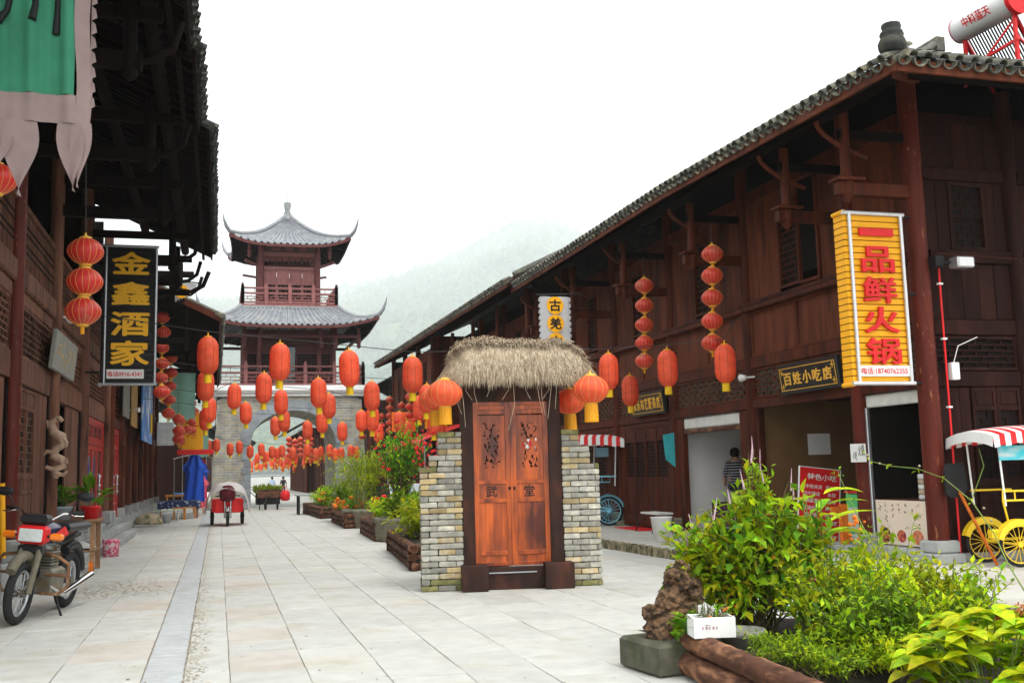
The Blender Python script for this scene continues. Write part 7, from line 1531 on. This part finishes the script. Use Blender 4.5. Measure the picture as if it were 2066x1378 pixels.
pl = Plant('flowering_plant', 'low marigold plants with orange blooms in the third log planter', 'flowers', (4.5, 37.2, .42)); clump(pl, (0, 0, .25), .5, 2.0, .35, 60, 12, .13, ['leaf', 'leafdk'], .4); dots(pl, 'bloom', 'orange', 34, (-.1, -.4, .35), .5, 1.8, .2, .07); pl.done('stemgr')
log_planter('farthest log edged planter near the tower beside the dark red bin', (3.95, 50.0), (4.1, 43.0), 1.1, .5)
pl = Plant('flowering_plant', 'yellow and green bedding plants in the farthest log planter', 'flowers', (4.5, 46.5, .42)); clump(pl, (0, 0, .35), .5, 3.0, .5, 80, 12, .2, ['leafyl', 'leaf'], .35); dots(pl, 'bloom', 'orange', 20, (0, -1.5, .45), .5, 1.5, .2, .07); pl.done('stemgr')
# red berry tree
pl = Plant('berry_tree', 'small dark leaved tree with red berries and flowers rising behind the stone trough', 'tree', (4.75, 27.8, .55))
for a in range(7): A = a*.9; pl.stem([Vector((.1*math.cos(A), .1*math.sin(A), 0)), Vector((.16*math.cos(A), .16*math.sin(A), .7)), Vector((.5*math.cos(A), .5*math.sin(A), 1.5)), Vector((.6*math.cos(A)+ru(-.2,.2), .6*math.sin(A), 2.2))], .03, .008)
clump(pl, (0, 0, 1.75), .82, .8, .95, 110, 15, .13, ['leafdk', 'leafdk', 'leafmix', 'leaf'], .5, .5, .8); dots(pl, 'berry', 'red', 60, (.1, -.3, 1.95), .85, .6, .85, .034); dots(pl, 'berry', 'red', 24, (.6, -.4, 1.7), .35, .4, .3, .038); pl.done()
mb = MB(); pl = Plant('leafy_shrub', 'dark broad leaved plant at the foot of the red berry tree', 'shrub', (4.8, 27.3, .52)); clump(pl, (0, 0, .35), .62, .6, .45, 36, 12, .24, ['leafdk', 'leafdk', 'leaf'], .6); pl.done('stemgr')
# feathery bamboo palm
pl = Plant('bamboo_palm', 'feathery bamboo palm with arching yellow green fronds in the stone planter', 'palm', (4.75, 35.3, .55))
for k in range(46):
    A = ru(0, 6.28); rr_ = ru(.3, 1.15); h = ru(1.1, 2.1); b0 = Vector((ru(-.3, .3), ru(-.3, .3), 0)); p1 = b0 + Vector((rr_*.3*math.cos(A), rr_*.3*math.sin(A), h*.8)); p2 = b0 + Vector((rr_*.75*math.cos(A), rr_*.75*math.sin(A), h)); p3 = b0 + Vector((rr_*1.15*math.cos(A), rr_*1.15*math.sin(A), h-.25)); pl.stem([b0, p1, p2, p3], .014, .004)
    for q_ in range(26):
        f_ = ru(.25, 1); p = p1.lerp(p2, f_*2-1) if f_ > .5 else b0.lerp(p1, f_*2)
        if f_ > .75: p = p2.lerp(p3, (f_-.75)*4)
        pl.leaf(random.choice(['leaf', 'leafyl', 'leafmix']), p, rv()+Vector((math.cos(A)*.8, math.sin(A)*.8, -.2)), (ru(-.4, .4), ru(-.4, .4), 1), ru(.22, .42), .09)
pl.done('stemgr')
pl = Plant('fern_plant', 'dark spiky green plant between the dark red bin and the bamboo palm', 'plant', (4.55, 39.8, .4)); clump(pl, (0, 0, .55), .75, .6, .6, 40, 16, .40, ['leafdk', 'leaf'], .12); pl.done('stemgr')
# ================================================================ foreground bed at the right
BD = thing('log_planter', 'large foreground planting bed edged with two long peeling brown logs', 'planter', (3.8, 8, 0), world=True, group='log edged planters')
for z, r, x in ((.10, .10, 3.80), (.285, .092, 3.84)):
    mb = MB(); P0, P1 = Vector((x+.12, 8.45, z)), Vector((x-.12, 5.3, z)); mb.tube([P0.lerp(P1, k/40)+Vector((ru(-.005, .005), 0, ru(-.005, .005))) for k in range(41)], [r*ru(.93, 1.06) for _ in range(41)], 16); mb.build('log', M['log'], BD)
MB().cyl((3.96, 8.46, .285), (3.96, 8.47, .285), .09, n=14).build('log_end', M['logend'], BD)
mb = MB(); mb.grid(lambda u, v: (3.95+3.6*u, 5.5+4.3*v, .19+.06*vnoise((u*4, v*4, 0), 1.5)), 20, 20); mb.build('soil', M['soil'], BD); mb = MB(); mb.tube([(4.0, 9.3, .1), (5.5, 9.75, .1), (7.3, 9.6, .1)], .1, 10); mb.build('log', M['log'], BD)
t = thing('stone_trough', 'dark mossy stone block trough at the near end of the foreground logs', 'trough', (3.80, 8.72, 0), R(8)); M['dkstone'] = mat('dark_wet_stone', (.10,.095,.07), .9, .35, (7,7,7), 0, .5, col2=(.055,.065,.03), s2=(4,4,4))
mb = MB(); mb.box((-.22, -.34, 0), (.24, .34, .28), .03); mb.build('block', M['dkstone'], t)
# eroded garden rock standing on the trough
t = thing('garden_rock', 'eroded ochre garden rock with holes standing on the stone trough', 'rock', (3.91, 8.80, .22), R(10)); t.scale = (.86, .86, .74)
bm = bmesh.new()
for c, r in (((-.10, -.05, .16), .19), ((.12, .0, .22), .22), ((-.17, .0, .34), .11), ((.10, .05, .46), .18), ((.22, .02, .36), .17), ((.24, .04, .66), .17), ((.30, .02, .52), .16), ((.16, .05, .78), .12), ((.36, .0, .62), .12), ((.22, .03, .90), .09)):
    g = bmesh.ops.create_icosphere(bm, subdivisions=3, radius=r); bmesh.ops.translate(bm, verts=g['verts'], vec=c)
me = bpy.data.meshes.new('rock'); bm.to_mesh(me); bm.free(); ob = bpy.data.objects.new('rock_tmp', me); COL.objects.link(ob)
md = ob.modifiers.new('r', 'REMESH'); md.mode = 'VOXEL'; md.voxel_size = .013; dg = bpy.context.evaluated_depsgraph_get(); dg.update(); me2 = bpy.data.meshes.new_from_object(ob.evaluated_get(dg)); bpy.data.objects.remove(ob); me2.name = 'rock'
nn = [v.normal.copy() for v in me2.vertices]
for v, n_ in zip(me2.vertices, nn):
    q_ = v.co; d = .06*noise.fractal(q_*6, 1, 2, 4) - .07*max(0, vnoise(q_+Vector((3, 1, 2)), 11)-.12)*2 - .04*max(0, vnoise(q_, 22)-.1); v.co = q_ + n_*d
me2.materials.clear(); me2.materials.append(M['rock']); [setattr(p_, 'use_smooth', True) for p_ in me2.polygons]; mobj('rock', me2, t)
pl = Plant('trough_plant', 'small round leaved plant growing at the foot of the ochre rock', 'plant', (3.92, 8.45, .27)); clump(pl, (0, 0, .10), .20, .14, .16, 14, 5, .12, ['leafdk', 'leafdk', 'leaf'], .75); pl.done('stemgr')
# foam box and pot
t = thing('foam_box', 'white foam box of dry grass resting on the foreground logs', 'box', (4.02, 8.14, .365), R(-12)); t.scale = (.84,)*3; bx0, by0, bh = .21, .15, .2
for a, b in (((-bx0, -by0, 0), (bx0, -by0+.025, bh)), ((-bx0, by0-.025, 0), (bx0, by0, bh)), ((-bx0, -by0+.0252, 0), (-bx0+.025, by0-.0252, bh)), ((bx0-.025, -by0+.0252, 0), (bx0, by0-.0252, bh))): MB().box(a, b, .004).build('box_side', M['white'], t)
MB().box((-bx0+.026, -by0+.026, .01), (bx0-.026, by0-.026, bh-.05)).build('soil', M['soil'], t); mb = MB(); [mb.box((-.13+.035*k, -by0-.002, .085), (-.115+.035*k+.006*(k % 2), -by0-.0005, .115)) for k in range(5)]; mb.build('faded_print', M['mauve'], t)
pl = Plant('grass_tuft', 'dry tuft of grass growing in the white foam box', 'grass', (4.03, 8.14, .48)); [pl.leaf(random.choice(['straw', 'leafdk', 'leafdk', 'stem']), (ru(-.15, .12), ru(-.08, .08), ru(-.02, .08)), rv()+Vector((0, 0, .4)), rv(), ru(.06, .15), .07) for _ in range(160)]; clump(pl, (.05, 0, .1), .16, .08, .12, 8, 4, .06, ['leaf', 'orange'], .5); pl.done('stemgr')
t = thing('flower_pot', 'pale round flower pot half hidden behind the white foam box', 'pot', (4.44, 8.4, .10)); mb = MB(); mb.lathe([(0, 0), (.15, 0), (.19, .2), (.21, .21), (.21, .26), (.19, .26), (.17, .2), (0, .2)], 20); mb.build('pot', M['plqgrey'], t)
LM = [leaf_mesh('leaf', 1., .55, .22, .2, 4, M[m]) for m in ('leaf', 'leafyl', 'leafdk', 'leaf')]
# tall shrub
pl = Plant('tall_shrub', 'tall bushy green shrub with pale mauve flower spikes in the foreground bed', 'shrub', (4.85, 9.0, .2)); S1 = {'max': 290, 'p': .24, 'mesh': LM}
clump(pl, (.08, 0, .74), .92, .6, .66, 130, 17, .14, ['leaf', 'leaf', 'leafdk', 'leafyl'], .5, 0, .8, .6, .009, (0, 0, 0), S1)
clump(pl, (-.52, 0, .62), .36, .4, .52, 40, 15, .12, ['leaf', 'leafyl'], .5, .1, .8, .6, .006, (-.15, 0, .1)); clump(pl, (.45, .0, .70), .5, .4, .5, 46, 15, .13, ['leaf', 'leafdk'], .5, .1, .8, .6, .006, (.2, 0, .1))
clump(pl, (.10, 0, 1.22), .24, .25, .50, 34, 14, .11, ['leaf', 'leafyl', 'leaf'], .4, .2, .5, .5, .006, (.05, 0, .3)); clump(pl, (.42, 0, 1.0), .2, .2, .35, 16, 12, .10, ['leafyl', 'leaf'], .4, .2, .5, .5, .006, (.3, 0, .3))
sp = MB(); sp.lathe([(0, 0)] + [(.011*(1-.75*k/16)*(1.25 if k % 2 else .8), .16*k/16) for k in range(1, 16)] + [(0, .17)], 6); spm = sp.mesh('flower_spike', M['mauve'])
for x, z in ((-.62, .95), (-.52, 1.05), (-.38, 1.18), (-.20, 1.32), (-.1, .98), (.08, 1.70), (.14, 1.74), (.2, 1.62), (.18, 1.5), (.50, 1.42), (.46, 1.34), (-.3, 1.05), (-.05, 1.45)): mobj('flower_spike', spm, pl.t, loc=(x, ru(-.15, .05), z-.10), rot=(ru(-.15, .15), ru(-.2, .2), 0), scl=(1, 1, ru(.8, 1.4))); pl.stem([Vector((x*.6, 0, z-.45)), Vector((x, 0, z))], .005, .004)
for m, n, c in (('orange', 4, (.1, -.35, .75)), ('pink', 3, (.48, -.45, .50)), ('red', 2, (.52, -.42, .40)), ('rust', 8, (.3, -.3, .9))): dots(pl, 'blossom', m, n, c, .5 if n > 5 else .06, .2, .35 if n > 5 else .06, .014, 7)
pl.done()
# ginger-like plant with long leaves
pl = Plant('long_leaved_plant', 'plant with long arching leaves in front of the red menu board', 'plant', (5.55, 8.9, .2)); LL = [leaf_mesh('leaf', 1., .26, .35, .25, 6, M[m]) for m in ('leaf', 'leafyl')]
for k in range(22):
    A = k*2.4; h = .55+.035*k; p = Vector((.12*math.cos(A), .12*math.sin(A), h)); o = mobj('leaf', LL[k % 2], pl.t); o.matrix_local = leaf_mat(p, Vector((math.cos(A), math.sin(A), ru(.1, .7))), (0, 0, 1), ru(.35, .55))
for k in range(5): pl.stem([Vector((ru(-.1, .1), ru(-.1, .1), 0)), Vector((ru(-.1, .1), ru(-.1, .1), 1.25))], .012, .006)
dots(pl, 'bud', 'orange', 10, (.3, -.2, .95), .12, .1, .12, .02); pl.done('stemgr')
# wispy taller shoots between the shrubs
for lab, x, y, hh_, n in (('wispy feathery shrub rising right of the red menu board', 6.05, 8.75, 1.0, 34), ('wispy shoots in the middle of the bed below the red menu board', 5.45, 8.55, .85, 30), ('thin loose shoots at the far right of the bed before the yellow cart', 6.75, 8.4, .7, 18)):
    pl = Plant('wispy_shrub', lab, 'shrub', (x, y, .2))
    for k in range(n):
        A = ru(0, 6.28); h = hh_*ru(.6, 1.1); b0 = Vector((ru(-.3, .3), ru(-.2, .2), 0)); q1 = b0 + Vector((math.cos(A)*.10, math.sin(A)*.10, h*.6)); q2 = q1 + Vector((math.cos(A)*ru(.05, .3), math.sin(A)*.15, h*ru(.2, .45))); pl.stem([b0, q1, q2], .006, .002)
        for f_ in range(30): t_ = ru(.3, 1); p = b0.lerp(q1, t_*1.6) if t_ < .62 else q1.lerp(q2, (t_-.62)/.38); pl.leaf(random.choice(['leafmix', 'leafyl', 'leafyl', 'leaf']), p, rv()+Vector((math.cos(A)*.4, math.sin(A)*.4, .25)), (ru(-.3, .3), ru(-.3, .3), 1), ru(.05, .12), .42)
    pl.done('stemgr')
# small-leaved shrubs
for i, (lab, x, y, rx, rz, n, m) in enumerate((('small leaved green shrub at the centre of the foreground bed', 5.25, 8.2, .55, .42, 95, ['leafmix', 'leafyl', 'leafdk']), ('small leaved yellow green shrub right of the centre of the bed', 5.85, 8.4, .50, .40, 90, ['leafmix', 'leafyl', 'leafyl']),
        ('loose small leaved shrub at the far right of the bed', 6.45, 8.5, .45, .42, 60, ['leafmix', 'leafyl']), ('dense dark small leaved shrub low in the middle of the bed', 4.95, 7.2, .55, .36, 100, ['leafmix', 'leafdk', 'leafdk']), ('small leaved shrub low near the right foreground leaves', 5.6, 7.1, .55, .34, 90, ['leafmix', 'leafdk', 'leafyl']))):
    pl = Plant('small_leaved_shrub', lab, 'shrub', (x, y, .2)); clump(pl, (0, 0, rz*.75), rx, .55, rz, n, 24, .082, m, .5, 0, 1., .6, .005); 
    for k in range(9):    # long whippy shoots
        A = ru(0, 6.28); b0 = Vector((ru(-.2, .2), ru(-.2, .2), rz*.6)); q1 = b0 + Vector((math.cos(A)*.18, math.sin(A)*.18, .28)); q2 = q1 + Vector((math.cos(A)*.2, math.sin(A)*.2, ru(.05, .2))); pl.stem([b0, q1, q2], .005, .002)
        for f_ in range(16): p = b0.lerp(q1, f_/8) if f_ < 8 else q1.lerp(q2, (f_-8)/8); pl.leaf(random.choice(m), p, rv()+Vector((0, 0, .3)), (0, 0, 1), .07, .5)
    pl.done()
pl = Plant('ground_cover', 'trailing fine leaved ground cover spilling over the foreground log', 'ground cover', (4.3, 7.2, .25)); clump(pl, (0, 0, .10), .36, .9, .16, 90, 26, .055, ['leafmix', 'leafdk', 'leafmix'], .4, 0, 2., .6, .003); clump(pl, (.5, -.3, .14), .4, .7, .18, 70, 26, .055, ['leafmix', 'leafyl'], .4, 0, 2., .6, .003); pl.done()
# broad-leaved yellow-green plant
pl = Plant('hydrangea', 'broad leaved yellow green hydrangea with faded rust blooms at the bottom right corner', 'shrub', (4.80, 5.75, .2)); LH = [leaf_mesh('leaf', 1., .62, .28, .22, 5, M[m]) for m in ('leafyl', 'leafyl', 'leaf')]
tips = []
for k in range(52):
    v = rv(); v.z = abs(v.z); tip = Vector((v.x*.62+.08, v.y*.5, .18+v.z*.42)); tips.append(tip); b0 = Vector((tip.x*.3, tip.y*.3, 0)); pl.stem([b0, b0.lerp(tip, .5)+Vector((0, 0, .05)), tip], .008, .004)
    for q_ in range(6):
        A = q_*1.57+ru(-.3, .3); f_ = 1 if q_ < 4 else .6; o = mobj('leaf', LH[(k+q_) % 3], pl.t); o.matrix_local = leaf_mat(b0.lerp(tip, f_), Vector((math.cos(A), math.sin(A), ru(-.1, .35))), (0, 0, 1), ru(.15, .27))
rb = MB()
for c in ((.30, .0, .60), (.42, -.1, .57), (.52, .05, .55), (.15, .05, .55)):
    for _ in range(70): add_leaf(rb, Vector(c)+rv()*ru(.02, .07), rv(), rv(), .025, .8)
o = rb.build('faded_blooms', M['rust'], pl.t); o['kind'] = 'stuff'; pl.done('stemgr')
# long arching branch
pl = Plant('arching_branch', 'long bare arching branch with a few buds leaning over the pavement at right', 'branch', (5.9, 6.3, .2)); B0 = Vector((5.9, 6.3, .2))
pth = [atY(px, py, y)-B0 for px, py, y in ((2090, 1260, 6.35), (2066, 1190, 6.5), (2035, 1140, 6.7), (2005, 1075, 6.9), (1960, 1010, 7.2), (1905, 965, 7.5), (1850, 945, 7.8), (1795, 940, 8.0), (1755, 930, 8.2), (1742, 912, 8.3))]
pl.stem([Vector((.05, 0, 0))] + pth, .007, .003); pl.stem([pth[4], atY(1985, 940, 7.1)-B0, atY(1975, 905, 7.1)-B0], .005, .002)
for k in range(1, 10):
    for _ in range(3): pl.leaf(random.choice(['leafyl', 'leafmix']), pth[k]+rv()*.02, rv()+Vector((0, 0, .3)), (0, 0, 1), ru(.03, .06), .5)
for px, py, y in ((1855, 940, 7.8), (1775, 935, 8.1), (1750, 918, 8.25), (1985, 1025, 7.1), (2000, 1050, 6.95)): o = MB(); o.lathe([(0, -.012), (.014, 0), (0, .014)], 6, tuple(atY(px, py, y)-B0)); o.build('bud', M['strawlt'], pl.t)
pth2 = [atY(px, py, y)-B0 for px, py, y in ((1830, 1230, 7.6), (1790, 1150, 7.9), (1745, 1070, 8.2), (1715, 1010, 8.4), (1690, 950, 8.6))]; pl.stem(pth2, .007, .003)
for k in range(5):
    for _ in range(9): pl.leaf(random.choice(['leafmix', 'leafdk']), pth2[k]+rv()*.05, rv(), (0, 0, 1), ru(.03, .06), .5)
pl.done('stemgr')
# ================================================================ grit, sand and litter on the paving
M['sand'] = mat('sandy_dirt', (.40,.34,.235), .95, .3, (20,20,20), 0)
M['litter'] = mat('dry_leaf_litter', (.15,.085,.035), .9, .4, (20,20,20), 0)
def flakes(name, n, fn, m, r0, r1, label):
    mb = MB()
    for _ in range(n):
        x, y = fn(); r = ru(r0, r1); a0 = ru(0, 6.28); k = 5; z = .0045+ru(0, .002); mb.add([(x+r*ru(.5, 1.2)*math.cos(a0+2*PI*i/k), y+r*ru(.6, 1.5)*math.sin(a0+2*PI*i/k), z) for i in range(k)], [tuple(range(k))])
    o = mb.build(name, m, kind='stuff'); o['label'] = label
flakes('sand_grit', 1700, lambda: (-.27+abs(random.gauss(0, .10)), 7.5+33*rnd()**1.6), M['sand'], .006, .022, 'sandy grit gathered along the drain stones')
flakes('sand_patch', 900, lambda: (random.gauss(-1.7, .55), random.gauss(18.6, .9)), M['sand'], .008, .03, 'faint sandy patch on the left pavement')
flakes('leaf_litter', 330, lambda: (ru(-2.8, 7), 8+20*rnd()**1.5), M['litter'], .006, .020, 'scattered bits of dry leaf on the paving')
